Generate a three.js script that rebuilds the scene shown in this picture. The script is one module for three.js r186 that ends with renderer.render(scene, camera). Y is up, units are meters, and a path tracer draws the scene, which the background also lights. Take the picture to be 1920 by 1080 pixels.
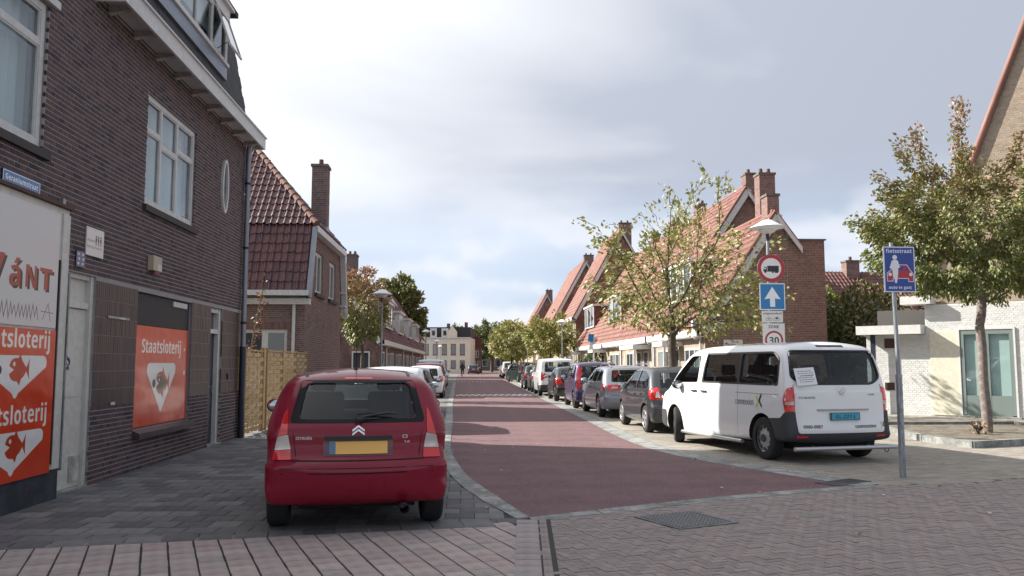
import * as THREE from 'three';
import { mergeGeometries, mergeVertices, toCreasedNormals } from 'three/addons/utils/BufferGeometryUtils.js';
import { RoundedBoxGeometry } from 'three/addons/geometries/RoundedBoxGeometry.js';
import { TessellateModifier } from 'three/addons/modifiers/TessellateModifier.js';
import { MarchingCubes } from 'three/addons/objects/MarchingCubes.js';
import { Brush, Evaluator, SUBTRACTION, INTERSECTION } from 'three-bvh-csg';
import { MeshBVH } from 'three-mesh-bvh';

// ---------------------------------------------------------------- camera
const scene = new THREE.Scene();
const camera = new THREE.PerspectiveCamera(2 * Math.atan(540 / 1550) * 180 / Math.PI, 1920 / 1080, 0.1, 2000);
camera.position.set(0, 1.55, 0);
camera.rotation.order = 'YXZ';
camera.rotation.y = -3.199 * Math.PI / 180;
camera.rotation.x = 5.271 * Math.PI / 180;
camera.updateMatrixWorld(true);
camera.updateProjectionMatrix();

// ---------------------------------------------------------------- random, noise
function rng(seed) { let s = seed | 0; return () => { s = (s + 0x6d2b79f5) | 0; let t = Math.imul(s ^ (s >>> 15), 1 | s); t = (t + Math.imul(t ^ (t >>> 7), 61 | t)) ^ t; return ((t ^ (t >>> 14)) >>> 0) / 4294967296; }; }
const hash2 = (x, y, s) => { let h = (x * 374761393 + y * 668265263 + s * 1442695041) | 0; h = Math.imul(h ^ (h >>> 13), 1274126177); return ((h ^ (h >>> 16)) >>> 0) / 4294967296; };
const sm = (t) => t * t * (3 - 2 * t);
function vnoise(x, y, s, per = 0) {
  const xi = Math.floor(x), yi = Math.floor(y), fx = sm(x - xi), fy = sm(y - yi);
  const w = (v) => per ? ((v % per) + per) % per : v;
  const a = hash2(w(xi), w(yi), s), b = hash2(w(xi + 1), w(yi), s), c = hash2(w(xi), w(yi + 1), s), d = hash2(w(xi + 1), w(yi + 1), s);
  return a + (b - a) * fx + (c - a) * fy + (a - b - c + d) * fx * fy;
}
function fbm(x, y, s, oct = 5, per = 0) { let v = 0, a = 0.5, n = 0; for (let i = 0; i < oct; i++) { v += a * vnoise(x, y, s + i * 17, per); n += a; a *= 0.5; x *= 2; y *= 2; per *= 2; } return v / n; }
const clamp = (v, a = 0, b = 1) => Math.min(b, Math.max(a, v));
const sstep = (a, b, v) => sm(clamp((v - a) / (b - a)));
const lerp = (a, b, t) => a + (b - a) * t;
const V3 = (x, y, z) => new THREE.Vector3(x, y, z);
const C = (r, g, b) => new THREE.Color().setRGB(r, g, b);

// ---------------------------------------------------------------- sky and sun
const SKY = 0.54;
const SUN = V3(-0.945, 0, -0.327).normalize().multiplyScalar(Math.cos(33.2 * Math.PI / 180)).setY(Math.sin(33.2 * Math.PI / 180));
{
  const W = 1536, H = 768, data = new Float32Array(W * H * 4), d = V3();
  for (let j = 0; j < H; j++) {
    const el = ((j + 0.5) / H - 0.5) * Math.PI, y = Math.sin(el), c = Math.cos(el);
    for (let i = 0; i < W; i++) {
      const az = ((i + 0.5) / W - 0.5) * 2 * Math.PI;
      d.set(c * Math.cos(az), y, c * Math.sin(az));
      const o = (j * W + i) * 4, up = Math.max(y, 0), toSun = clamp(d.dot(SUN) * 0.5 + 0.5);
      // clear air: pale at the horizon, blue higher up
      const h = Math.pow(1 - up, 4);
      let r = lerp(0.34, 0.70, h), g = lerp(0.52, 0.79, h), b = lerp(0.80, 0.90, h);
      // one broken deck of cloud seen in perspective: bright on the sun's side, blue-grey away from it
      const q = 1 / (up + 0.16), px = d.x * q, pz = d.z * q;
      const wx = fbm(px * 0.35 + 7.3, pz * 0.35 + 2.1, 5, 3) - 0.5, wz = fbm(px * 0.35 + 1.7, pz * 0.35 + 9.2, 9, 3) - 0.5;
      const n1 = fbm(px * 0.46 + wx * 1.8 + 3.3, pz * 0.46 + wz * 1.8 + 11.4, 21, 6);
      const n2 = fbm(px * 1.5 + wx * 3 + 5.2, pz * 1.5 + wz * 3 + 1.3, 33, 5);
      const cum = fbm(az * 11 + 3.0, el * 26 + 2.0, 77, 6);
      const low = 1 - sstep(0.10, 0.25, up);
      const sheet = sstep(0.24, 0.44, n1 * 0.75 + n2 * 0.25) * (1 - 0.72 * low);
      const away = sstep(0.90, 0.50, toSun);
      const dark = clamp(away * 0.86 + (n1 * 0.55 + n2 * 0.45 - 0.5) * 3.0 - 0.04);
      const glow = 0.55 * Math.pow(toSun, 5);
      r = lerp(r, lerp(0.95, 0.44, dark) + glow, sheet); g = lerp(g, lerp(0.96, 0.48, dark) + glow, sheet); b = lerp(b, lerp(0.99, 0.575, dark) + glow, sheet);
      const puff = low * sstep(0.45, 0.66, cum + (1 - sstep(0.02, 0.13, up)) * 0.07) * 0.8;
      r = lerp(r, 0.86, puff); g = lerp(g, 0.875, puff); b = lerp(b, 0.92, puff);
      if (y < 0) { const k = sstep(0, 0.12, -y); r = lerp(r, 0.2, k); g = lerp(g, 0.19, k); b = lerp(b, 0.18, k); }
      r *= SKY; g *= SKY; b *= SKY;
      data[o] = r; data[o + 1] = g; data[o + 2] = b; data[o + 3] = 1;
    }
  }
  const t = new THREE.DataTexture(data, W, H, THREE.RGBAFormat, THREE.FloatType);
  t.mapping = THREE.EquirectangularReflectionMapping; t.magFilter = THREE.LinearFilter; t.minFilter = THREE.LinearFilter; t.wrapS = THREE.RepeatWrapping; t.needsUpdate = true;
  scene.background = t; scene.environment = t;
}
const sun = new THREE.DirectionalLight(new THREE.Color(1, 0.945, 0.85), 5);
sun.position.copy(SUN).multiplyScalar(150).add(V3(0, 0, -40)); sun.target.position.set(0, 0, -40);
sun.castShadow = true; sun.shadow.mapSize.set(4096, 4096);
Object.assign(sun.shadow.camera, { left: -90, right: 90, top: 90, bottom: -90, near: 1, far: 320 });
scene.add(sun, sun.target);
const renderer = new THREE.WebGLRenderer({ antialias: true });
renderer.setSize(1024, 576);
renderer.toneMapping = THREE.LinearToneMapping; renderer.toneMappingExposure = 2.08;
renderer.shadowMap.enabled = true;

// ---------------------------------------------------------------- textures (matter only: grain, print)
function tex(n, f, srgb = true, rep = 1) {
  const data = new Uint8Array(n * n * 4);
  for (let j = 0; j < n; j++) for (let i = 0; i < n; i++) { const v = f(i / n, j / n, i, j), o = (j * n + i) * 4; const a = Array.isArray(v) ? v : [v, v, v]; for (let k = 0; k < 3; k++) data[o + k] = clamp(a[k]) * 255; data[o + 3] = 255; }
  const t = new THREE.DataTexture(data, n, n); t.wrapS = t.wrapT = THREE.RepeatWrapping; t.magFilter = THREE.LinearFilter; t.minFilter = THREE.LinearMipmapLinearFilter; t.generateMipmaps = true;
  if (srgb) t.colorSpace = THREE.SRGBColorSpace; t.repeat.set(rep, rep); t.needsUpdate = true; return t;
}
const rep = (t, x, y = x) => { const c = t.clone(); c.repeat.set(x, y); c.needsUpdate = true; return c; };
const T = {};
T.grain = tex(256, (u, v) => 0.80 + 0.2 * (fbm(u * 16, v * 16, 3, 4, 16) * 0.6 + hash2(Math.floor(u * 256), Math.floor(v * 256), 4) * 0.4));
T.grainB = tex(256, (u, v) => fbm(u * 32, v * 32, 13, 4, 32) * 0.6 + hash2(Math.floor(u * 256), Math.floor(v * 256), 8) * 0.4, false);
T.stain = tex(512, (u, v) => { const a = fbm(u * 6, v * 6, 51, 6, 6), b = fbm(u * 24, v * 24, 61, 4, 24); return 0.72 + 0.28 * sstep(0.25, 0.7, a * 0.6 + b * 0.4); });
T.asphalt = tex(512, (u, v, i, j) => { const s = hash2(i, j, 31), c = fbm(u * 4, v * 4, 71, 5, 4), m = vnoise(u * 48, v * 48, 81, 48), k = vnoise(u * 110, v * 110, 83, 110), q = vnoise(u * 20, v * 20, 85, 20); return 0.68 + 0.16 * (c - 0.5) + 0.07 * (m - 0.5) + 0.17 * (k - 0.5) + 0.12 * (s - 0.5) + (k > 0.93 ? 0.16 : 0) - (q > 0.9 && m > 0.6 ? 0.12 : 0); });
T.asphaltB = tex(256, (u, v, i, j) => hash2(i, j, 41) * 0.6 + 0.4 * vnoise(u * 128, v * 128, 3, 128), false);
T.paver = tex(512, (u, v, i, j) => { const a = fbm(u * 4, v * 4, 91, 6, 4), b = hash2(i, j, 101); return 0.74 + 0.26 * (a * 0.75 + b * 0.25); });
T.wood = tex(256, (u, v) => { const g = fbm(u * 4, v * 64, 111, 4, 0), r = Math.sin((v * 22 + fbm(u * 3, v * 3, 121, 3) * 4) * 6.28) * 0.5 + 0.5; return 0.72 + 0.2 * g + 0.08 * r; });
T.wrinkle = tex(256, (u, v) => fbm(u * 4, v * 4, 131, 3, 4), false);

function mat(color, rough = 0.8, o = {}) { return new THREE.MeshStandardMaterial({ color, roughness: rough, ...o }); }
function phys(color, rough, o = {}) { return new THREE.MeshPhysicalMaterial({ color, roughness: rough, ...o }); }
const M = {
  white: mat(C(0.72, 0.72, 0.71), 0.45, { map: T.grain }),
  cream: mat(C(0.70, 0.67, 0.58), 0.55, { map: T.stain }),
  whiteSoffit: mat(C(0.66, 0.64, 0.60), 0.6, { map: T.stain }),
  mortarDark: mat(C(0.40, 0.375, 0.38), 0.95, { map: T.grain }),
  mortarTan: mat(C(0.44, 0.39, 0.34), 0.95, { map: T.grain }),
  slate: mat(C(0.035, 0.036, 0.042), 0.75, { map: T.grain }),
  zinc: mat(C(0.32, 0.35, 0.40), 0.45, { metalness: 0.7, map: T.grain }),
  galv: mat(C(0.42, 0.45, 0.49), 0.42, { metalness: 0.6, map: T.stain }),
  darkMetal: mat(C(0.03, 0.035, 0.045), 0.5, { metalness: 0.3 }),
  blackPaint: mat(C(0.02, 0.022, 0.028), 0.45),
  navyPaint: mat(C(0.015, 0.02, 0.045), 0.4),
  glass: phys(C(0.86, 0.91, 0.92), 0.02, { transmission: 1, thickness: 0, ior: 1.5 }),
  glassDark: phys(C(0.035, 0.045, 0.055), 0.05, { ior: 1.6, clearcoat: 0.6, clearcoatRoughness: 0.02 }),
  glassTint: phys(C(0.34, 0.40, 0.42), 0.02, { transmission: 1, thickness: 0, ior: 1.5 }),
  curtain: mat(C(0.62, 0.64, 0.64), 0.95),
  room: mat(C(0.10, 0.095, 0.09), 0.9),
  concrete: mat(C(0.40, 0.40, 0.385), 0.9, { map: T.stain, bumpMap: T.grainB, bumpScale: 0.002 }),
  plinth: mat(C(0.045, 0.055, 0.07), 0.75, { map: T.stain }),
  trunk: mat(C(0.16, 0.13, 0.105), 0.95, { map: T.stain, bumpMap: T.grainB, bumpScale: 0.01 }),
  wood: mat(C(0.50, 0.33, 0.15), 0.75, { map: T.wood }),
  post: mat(C(0.42, 0.26, 0.11), 0.75, { map: T.wood }),
  orangeSheet: phys(C(0.72, 0.085, 0.018), 0.28, { clearcoat: 0.5, clearcoatRoughness: 0.15, bumpMap: T.wrinkle, bumpScale: 0.01 }),
};

// ---------------------------------------------------------------- object helpers
const taken = new Map();
function numbered(n) { const k = taken.get(n) ?? 0; taken.set(n, k + 1); return k ? n + '_' + String(k).padStart(3, '0') : n; }
function shade(o) { o.traverse((m) => { if (m.isMesh) { m.castShadow = true; m.receiveShadow = true; } }); return o; }
function thing(name, label, category, pos = [0, 0, 0], turn = 0, group) {
  const o = new THREE.Group(); o.name = numbered(name); o.position.set(...pos); o.rotation.y = turn; o.userData = { label, category };
  if (group) o.userData.group = group; scene.add(o); return o;
}
function structure(name, geo, m) { const o = new THREE.Mesh(geo, m); o.name = numbered(name); o.userData.kind = 'structure'; scene.add(o); return o; }
function part(name, geo, m, parent, kind) { const g = Array.isArray(geo) ? merge(geo) : geo; const o = new THREE.Mesh(g, m); o.name = name; if (kind) o.userData.kind = kind; parent.add(o); return o; }
function merge(list) {
  const l = list.map((g) => { const n = g.index ? g.toNonIndexed() : g; for (const k of Object.keys(n.attributes)) if (!['position', 'normal', 'uv'].includes(k)) n.deleteAttribute(k); if (!n.attributes.uv) n.setAttribute('uv', new THREE.BufferAttribute(new Float32Array(n.attributes.position.count * 2), 2)); return n; });
  return l.length === 1 ? l[0] : mergeGeometries(l, false);
}
// box from ranges, uv in metres
function box(x0, x1, y0, y1, z0, z1) {
  const g = new THREE.BoxGeometry(Math.abs(x1 - x0), Math.abs(y1 - y0), Math.abs(z1 - z0)); g.translate((x0 + x1) / 2, (y0 + y1) / 2, (z0 + z1) / 2); return metreUV(g);
}
function metreUV(g, s = 1) {
  if (g.index) g = g.toNonIndexed();
  const p = g.attributes.position, n = g.attributes.normal, uv = new Float32Array(p.count * 2);
  for (let i = 0; i < p.count; i++) {
    const ax = Math.abs(n.getX(i)), ay = Math.abs(n.getY(i)), az = Math.abs(n.getZ(i)); let u, v;
    if (ay > ax && ay > az) { u = p.getX(i); v = p.getZ(i); } else if (ax > az) { u = p.getZ(i); v = p.getY(i); } else { u = p.getX(i); v = p.getY(i); }
    uv[i * 2] = u * s; uv[i * 2 + 1] = v * s;
  }
  g.setAttribute('uv', new THREE.BufferAttribute(uv, 2)); return g;
}
function tube(pts, r, seg = 8, n = 0) { const c = new THREE.CatmullRomCurve3(pts.map((p) => Array.isArray(p) ? V3(...p) : p), false, 'centripetal'); return new THREE.TubeGeometry(c, n || Math.max(2, pts.length * 4), r, seg, false); }
function bar(a, b, r, seg = 8, r2 = r) { const A = V3(...a), B = V3(...b), d = B.clone().sub(A), g = new THREE.CylinderGeometry(r2, r, d.length(), seg); g.applyQuaternion(new THREE.Quaternion().setFromUnitVectors(V3(0, 1, 0), d.clone().normalize())); g.translate((A.x + B.x) / 2, (A.y + B.y) / 2, (A.z + B.z) / 2); return g; }
function prism(pts, depth, bevel = 0) { const s = new THREE.Shape(pts.map((p) => new THREE.Vector2(...p))); return new THREE.ExtrudeGeometry(s, { depth, bevelEnabled: bevel > 0, bevelSize: bevel, bevelThickness: bevel, bevelSegments: 2, curveSegments: 12 }); }
const _v = V3();
function pix(x, y, z) { _v.set(x, y, z).project(camera); return [(_v.x + 1) * 960, (1 - _v.y) * 540, _v.z < 1]; }
function inFrame(x, y, z, m = 20) { const [a, b, c] = pix(x, y, z); return c && z < 0 && a > -m && a < 1920 + m && b > -m && b < 1080 + m; }
function canvasTex(w, h, draw) { const c = document.createElement('canvas'); c.width = w; c.height = h; draw(c.getContext('2d'), w, h); const t = new THREE.CanvasTexture(c); t.colorSpace = THREE.SRGBColorSpace; t.magFilter = THREE.LinearFilter; return t; }

// alike pieces: the 300 that show largest become meshes of their own, the rest one "stuff" part
// list: {m: Matrix4 (parent space), k: tone index, size, c?: world centre}; tones: materials
function pieces(name, list, geo, tones, parent, max = 300, restName) {
  parent.updateMatrixWorld(true);
  const c = V3();
  for (const p of list) { c.setFromMatrixPosition(p.m).applyMatrix4(parent.matrixWorld); const dist = c.distanceTo(camera.position); p.rank = inFrame(c.x, c.y, c.z, 0) ? dist : 1e4 + dist; }
  list.sort((a, b) => a.rank - b.rank);
  const own = list.slice(0, max), rest = list.slice(max);
  for (const p of own) { const o = new THREE.Mesh(geo, tones[p.k % tones.length]); o.name = name; p.m.decompose(o.position, o.quaternion, o.scale); parent.add(o); }
  if (rest.length) {
    const im = new THREE.InstancedMesh(geo, tones.base, rest.length); im.name = restName ?? name + '_field'; im.userData.kind = 'stuff';
    rest.forEach((p, i) => { im.setMatrixAt(i, p.m); im.setColorAt(i, tones[p.k % tones.length].color); });
    parent.add(im);
  }
}
function toneSet(cols, rough, o = {}) { const a = cols.map((c) => mat(C(...c), rough, o)); a.base = mat(C(1, 1, 1), rough, o); return a; }
const unitBox = metreUV(new THREE.BoxGeometry(1, 1, 1), 1);
const tones = {
  darkBrick: toneSet([[0.106, 0.064, 0.070], [0.125, 0.076, 0.078], [0.090, 0.057, 0.066], [0.148, 0.086, 0.084], [0.114, 0.072, 0.082], [0.055, 0.041, 0.050], [0.145, 0.088, 0.076], [0.105, 0.076, 0.082]], 0.85, { map: T.grain }),
  redBrick: toneSet([[0.25, 0.135, 0.110], [0.29, 0.155, 0.122], [0.22, 0.118, 0.098], [0.32, 0.180, 0.135], [0.265, 0.150, 0.125], [0.195, 0.108, 0.094]], 0.9, { map: T.grain }),
  tanBrick: toneSet([[0.40, 0.31, 0.23], [0.44, 0.345, 0.26], [0.36, 0.275, 0.205], [0.47, 0.375, 0.285], [0.41, 0.325, 0.25]], 0.9, { map: T.grain }),
};
tones.glazed = toneSet([[0.070, 0.046, 0.050], [0.084, 0.054, 0.055], [0.060, 0.041, 0.047], [0.098, 0.062, 0.060], [0.076, 0.052, 0.060]], 0.42, { map: T.grain });
tones.slates = toneSet([[0.030, 0.031, 0.037], [0.036, 0.037, 0.043], [0.026, 0.027, 0.032]], 0.7, { map: T.grain });
tones.houseBrick = toneSet([[0.210, 0.128, 0.115], [0.240, 0.148, 0.128], [0.185, 0.112, 0.105], [0.265, 0.165, 0.140], [0.220, 0.140, 0.128], [0.165, 0.103, 0.098]], 0.9, { map: T.grain });
tones.houseRidge = toneSet([[0.21, 0.105, 0.08], [0.24, 0.12, 0.09], [0.185, 0.09, 0.07]], 0.8, { map: T.grain });
tones.maroonDark = toneSet([[0.155, 0.055, 0.048], [0.175, 0.062, 0.054], [0.135, 0.048, 0.042], [0.20, 0.075, 0.062]], 0.6, { map: T.stain });
tones.slat = toneSet([[0.60, 0.44, 0.24], [0.64, 0.48, 0.28], [0.55, 0.40, 0.22], [0.62, 0.47, 0.29]], 0.75, { map: T.wood });
M.maroonDarkBase = mat(C(0.12, 0.042, 0.038), 0.8); M.mortarTan2 = mat(C(0.38, 0.34, 0.32), 0.95, { map: T.grain }); M.creamWall = mat(C(0.80, 0.76, 0.65), 0.9, { map: rep(T.grain, 0.5) }); M.redFrame = mat(C(0.20, 0.05, 0.035), 0.6);
tones.whiteBrick = toneSet([[0.74, 0.74, 0.73], [0.77, 0.77, 0.76], [0.70, 0.70, 0.69]], 0.85, { map: T.grain });
M.whiteWash = mat(C(0.76, 0.76, 0.75), 0.9, { map: T.grain }); M.creamPanel = mat(C(0.76, 0.73, 0.60), 0.6, { map: T.grain }); M.greenGrey = mat(C(0.16, 0.20, 0.19), 0.5); M.blindPale = mat(C(0.62, 0.70, 0.66), 0.8); M.brownDoor = mat(C(0.075, 0.03, 0.02), 0.5, { map: T.wood });
M.coat = mat(C(0.03, 0.032, 0.04), 0.9); M.soil = mat(C(0.22, 0.19, 0.15), 0.95, { map: T.stain, bumpMap: T.grainB, bumpScale: 0.02 }); M.paleTrunk = mat(C(0.30, 0.25, 0.23), 0.9, { map: T.stain, bumpMap: T.grainB, bumpScale: 0.008 });
M.slateBoard = mat(C(0.045, 0.042, 0.045), 0.65, { map: T.wood });
// Brick wall on a plane. o: origin, ex: along, n: outward; holes: [u0,u1,v0,v1]; keep(u,v): inside the outline
function brickWall(parent, { o, ex, n, w, h, holes = [], keep, tone, seed = 1, max = 300, v0 = 0, proud = 0.004, bl = 0.210, bh = 0.0495, gap = 0.0135, depth = 0.03, header = true }) {
  const r = rng(seed), list = [], up = V3(0, 1, 0), rot = new THREE.Matrix4().makeBasis(ex, up, n), q = new THREE.Quaternion().setFromRotationMatrix(rot), p = V3(), s = V3();
  const pitch = bh + gap; let row = 0;
  for (let v = v0; v < h - bh * 0.5; v += pitch, row++) {
    const hb = header && row % 2 === 1, len = hb ? (bl - gap) / 2 : bl, off = hb ? 0 : 0;
    for (let u = -len + off - (row % 4 === 2 ? (bl + gap) / 2 : 0) + (hb ? (bl + gap) / 4 : 0); u < w; u += len + gap) {
      let a = Math.max(u, 0.002), b = Math.min(u + len, w - 0.002);
      const vm = v + bh / 2; let cut = [[a, b]];
      for (const H of holes) if (vm > H[2] && vm < H[3]) { const nc = []; for (const [x, y] of cut) { if (y <= H[0] || x >= H[1]) nc.push([x, y]); else { if (x < H[0]) nc.push([x, H[0]]); if (y > H[1]) nc.push([H[1], y]); } } cut = nc; }
      for (const [x, y] of cut) {
        if (y - x < 0.012) continue;
        if (keep && !(keep(x, v) && keep(y, v) && keep(x, v + bh) && keep(y, v + bh))) continue;
        p.copy(o).addScaledVector(ex, (x + y) / 2).addScaledVector(up, vm).addScaledVector(n, proud - depth / 2 + (r() - 0.5) * 0.003);
        s.set(y - x, bh, depth);
        list.push({ m: new THREE.Matrix4().compose(p, q, s), k: Math.floor(r() * 97) });
      }
    }
  }
  pieces('brick', list, unitBox, tone, parent, max, 'brickwork');
}
// slab with rectangular holes in the plane (ex, y), outer face at the plane, thickness inward
function slab(o, ex, n, outline, holes, thick) {
  const s = new THREE.Shape(outline.map((p) => new THREE.Vector2(...p)));
  for (const H of holes) s.holes.push(new THREE.Path([[H[0], H[2]], [H[0], H[3]], [H[1], H[3]], [H[1], H[2]]].map((p) => new THREE.Vector2(...p))));
  const g = new THREE.ExtrudeGeometry(s, { depth: thick, bevelEnabled: false });
  g.translate(0, 0, -thick); g.applyMatrix4(new THREE.Matrix4().makeBasis(ex, V3(0, 1, 0), n).setPosition(o)); return g;
}
const rect = (w, h, v = 0) => [[0, v], [w, v], [w, h], [0, h]];
// local frame box: u along, v up, w outward
function fbox(F, u0, u1, v0, v1, w0, w1) { const g = box(u0, u1, v0, v1, w0, w1); return g.applyMatrix4(F); }
const frame = (o, ex, n) => new THREE.Matrix4().makeBasis(ex, V3(0, 1, 0), n).setPosition(o);
// ================================================================ ground, road, pavements
function sheet(name, pts, y, m, s = 1) {
  const sh = new THREE.Shape(pts.map(([x, d]) => new THREE.Vector2(x, d))), g = new THREE.ShapeGeometry(sh); g.rotateX(-Math.PI / 2); g.translate(0, y, 0);
  const p = g.attributes.position, uv = g.attributes.uv; for (let i = 0; i < p.count; i++) uv.setXY(i, p.getX(i) * s, p.getZ(i) * s);
  return structure(name, g, m);
}
const inPoly = (pts, x, y) => { let c = false; for (let i = 0, j = pts.length - 1; i < pts.length; j = i++) { const [a, b] = pts[i], [e, f] = pts[j]; if ((b > y) !== (f > y) && x < (e - a) * (y - b) / (f - b) + a) c = !c; } return c; };
const rotOf = (a) => ({ c: Math.cos(a), s: Math.sin(a) });
M.ground = mat(C(0.17, 0.145, 0.125), 0.95, { map: rep(T.paver, 0.12) });
M.joint = mat(C(0.055, 0.05, 0.045), 0.98, { map: rep(T.grain, 1) });
M.jointPale = mat(C(0.13, 0.115, 0.105), 0.98, { map: rep(T.grain, 1) });
M.road = mat(C(0.365, 0.210, 0.222), 0.9, { map: rep(T.asphalt, 0.8), bumpMap: rep(T.asphaltB, 2.2), bumpScale: 0.006 });
M.kerb = mat(C(0.30, 0.31, 0.30), 0.9, { map: T.stain, bumpMap: T.grainB, bumpScale: 0.002 });
M.kerbB = mat(C(0.35, 0.35, 0.335), 0.9, { map: T.stain, bumpMap: T.grainB, bumpScale: 0.002 });
M.walkFar = mat(C(0.20, 0.195, 0.19), 0.92, { map: rep(T.paver, 0.5), bumpMap: rep(T.grainB, 1), bumpScale: 0.004 });
M.parkFar = mat(C(0.40, 0.365, 0.31), 0.92, { map: rep(T.paver, 0.35), bumpMap: rep(T.grainB, 1.3), bumpScale: 0.004 });
M.marking = mat(C(0.72, 0.72, 0.70), 0.7, { map: T.stain });
M.iron = mat(C(0.19, 0.195, 0.20), 0.55, { metalness: 0.5, map: T.stain });
{ const g = new THREE.PlaneGeometry(1600, 1600); g.rotateX(-Math.PI / 2); const uv = g.attributes.uv; for (let i = 0; i < uv.count; i++) uv.setXY(i, uv.getX(i) * 1600, uv.getY(i) * 1600); structure('ground', g, M.ground); }
const roadL = [[0.64, 8.48], [0.37, 9.81], [0.06, 11.45], [-0.14, 13.37], [-0.25, 14.9], [-0.30, 18], [-0.33, 22], [-0.48, 31.7], [-0.56, 41], [-0.86, 74], [-1.1, 110], [-0.9, 150]];
const roadR = [[4.95, 10.40], [4.5, 11.45], [4.17, 12.23], [3.8, 13.19], [3.46, 14.57], [3.28, 16.93], [3.32, 22.85], [3.45, 41], [3.9, 74], [4.6, 110], [6.2, 150]];
const curve2 = (pts, n) => new THREE.CatmullRomCurve3(pts.map(([x, d]) => V3(x, 0, d)), false, 'centripetal').getSpacedPoints(n).map((p) => [p.x, p.z]);
const rl = curve2(roadL, 150), rr = curve2(roadR, 150);
const frontEdge = [[0.64, 8.48], [1.55, 8.95], [2.54, 9.45], [4.05, 10.12], [4.95, 10.40]];
sheet('road', [...frontEdge, ...rr.slice(1), ...rl.slice(1).reverse()], 0.012, M.road);
// pavements: joint-coloured beds near, plain sheets beyond
sheet('pavement_bed', [[-4.9, 4], [0.55, 4], [0.62, 8.3], ...rl.filter((p) => p[1] < 27), [-4.9, 27]], 0.004, M.joint);
sheet('pavement', [[-5.2, 27], ...rl.filter((p) => p[1] >= 27), [-12, 150], [-12, 34], [-5.2, 34]], 0.0075, M.walkFar);
sheet('parking_strip', [[9.0, 10.9], [18, 15], [18, 26], [9, 26], [9, 190], [6.2, 160], ...rr.slice().reverse().filter((p) => p[1] > 19)], 0.006, M.parkFar);
sheet('crossing_bed', [[0.5, 4], [14, 4], [14, 14], [9.3, 12.0], [5.4, 10.3], [0.6, 8.3]], 0.0045, M.jointPale);
sheet('parking_bed', [...rr.filter((p) => p[1] < 19.3).reverse(), [5.3, 10.3], [9.3, 11.2], [14, 13.2], [14, 19.5], [3.4, 19.5]], 0.0078, M.joint);

// paving pieces inside a polygon; axes turned by a (towards +d on the right)
function pave(name, piece, poly, { a = 0, lu, lv, gap = 0.006, bond = 0.5, th = 0.016, y = 0.013, tone, seed, max = 300, wob = 0.0015, herring = false, gapv = gap }) {
  const o = new THREE.Group(); o.name = numbered(name); o.userData.kind = 'structure'; scene.add(o);
  const { c, s } = rotOf(a), r = rng(seed), list = [], q = new THREE.Quaternion(), e = new THREE.Euler(), P = V3(), S = V3();
  const us = [], vs = []; for (const [x, d] of poly) { us.push(x * c + d * s); vs.push(-x * s + d * c); }
  const u0 = Math.min(...us), u1 = Math.max(...us), v0 = Math.min(...vs), v1 = Math.max(...vs);
  const put = (u, v, wu, wv) => {
    const x = u * c - v * s, d = u * s + v * c; if (!inPoly(poly, x, d)) return;
    e.set((r() - 0.5) * wob * 3, a + (r() - 0.5) * 0.012, (r() - 0.5) * wob * 3); q.setFromEuler(e);
    P.set(x, y - th / 2 + (r() - 0.5) * wob * 2, -d); S.set(wu - gap * (0.7 + r() * 0.6), th, wv - gapv * (0.7 + r() * 0.6));
    list.push({ m: new THREE.Matrix4().compose(P, q, S), k: Math.floor(r() * 97) });
  };
  if (herring) { const b = lv; for (let i = Math.floor(u0 / b) - 2; i < u1 / b + 2; i++) for (let j = Math.floor(v0 / b) - 2; j < v1 / b + 2; j++) { const k = (((i - j) % 4) + 4) % 4; if (k === 0) put((i + 1) * b, (j + 0.5) * b, 2 * b, b); else if (k === 3) put((i + 0.5) * b, (j + 1) * b, b, 2 * b); } }
  else { let row = 0; for (let v = v0 + lv / 2; v < v1; v += lv, row++) for (let u = u0 - lu + (row % 2) * lu * bond; u < u1 + lu; u += lu) put(u, v, lu, lv); }
  pieces(piece, list, unitBox, tone, o, max, piece + '_field');
  return o;
}
const pt = { map: rep(T.paver, 0.9), bumpMap: T.grainB, bumpScale: 0.0015 };
tones.greyTile = toneSet([[0.190, 0.188, 0.194], [0.215, 0.212, 0.216], [0.170, 0.168, 0.176], [0.235, 0.230, 0.230], [0.20, 0.195, 0.196], [0.150, 0.148, 0.156], [0.26, 0.255, 0.25], [0.135, 0.134, 0.14]], 0.92, pt);
tones.pinkTile = toneSet([[0.48, 0.40, 0.38], [0.52, 0.43, 0.405], [0.44, 0.37, 0.355], [0.54, 0.455, 0.425], [0.47, 0.405, 0.39], [0.49, 0.385, 0.36]], 0.92, pt);
tones.bandTile = toneSet([[0.40, 0.345, 0.335], [0.43, 0.37, 0.36], [0.375, 0.33, 0.325], [0.42, 0.35, 0.34], [0.39, 0.35, 0.345]], 0.92, pt);
tones.klinker = toneSet([[0.335, 0.282, 0.265], [0.36, 0.30, 0.278], [0.315, 0.268, 0.255], [0.375, 0.318, 0.295], [0.33, 0.29, 0.276], [0.30, 0.255, 0.243], [0.35, 0.28, 0.258]], 0.92, pt);
tones.tanPaver = toneSet([[0.36, 0.325, 0.275], [0.39, 0.35, 0.30], [0.33, 0.30, 0.26], [0.41, 0.37, 0.315], [0.345, 0.32, 0.285]], 0.92, pt);
const edgeD = (x) => 7.25 + (x + 3.85) * 0.19;      // where the grey walk meets the crossing
const kerbIn = roadL.map(([x, d], i) => [x - (i ? 0.21 : 0.12), d - (i < 3 ? 0.10 : 0)]);
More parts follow.
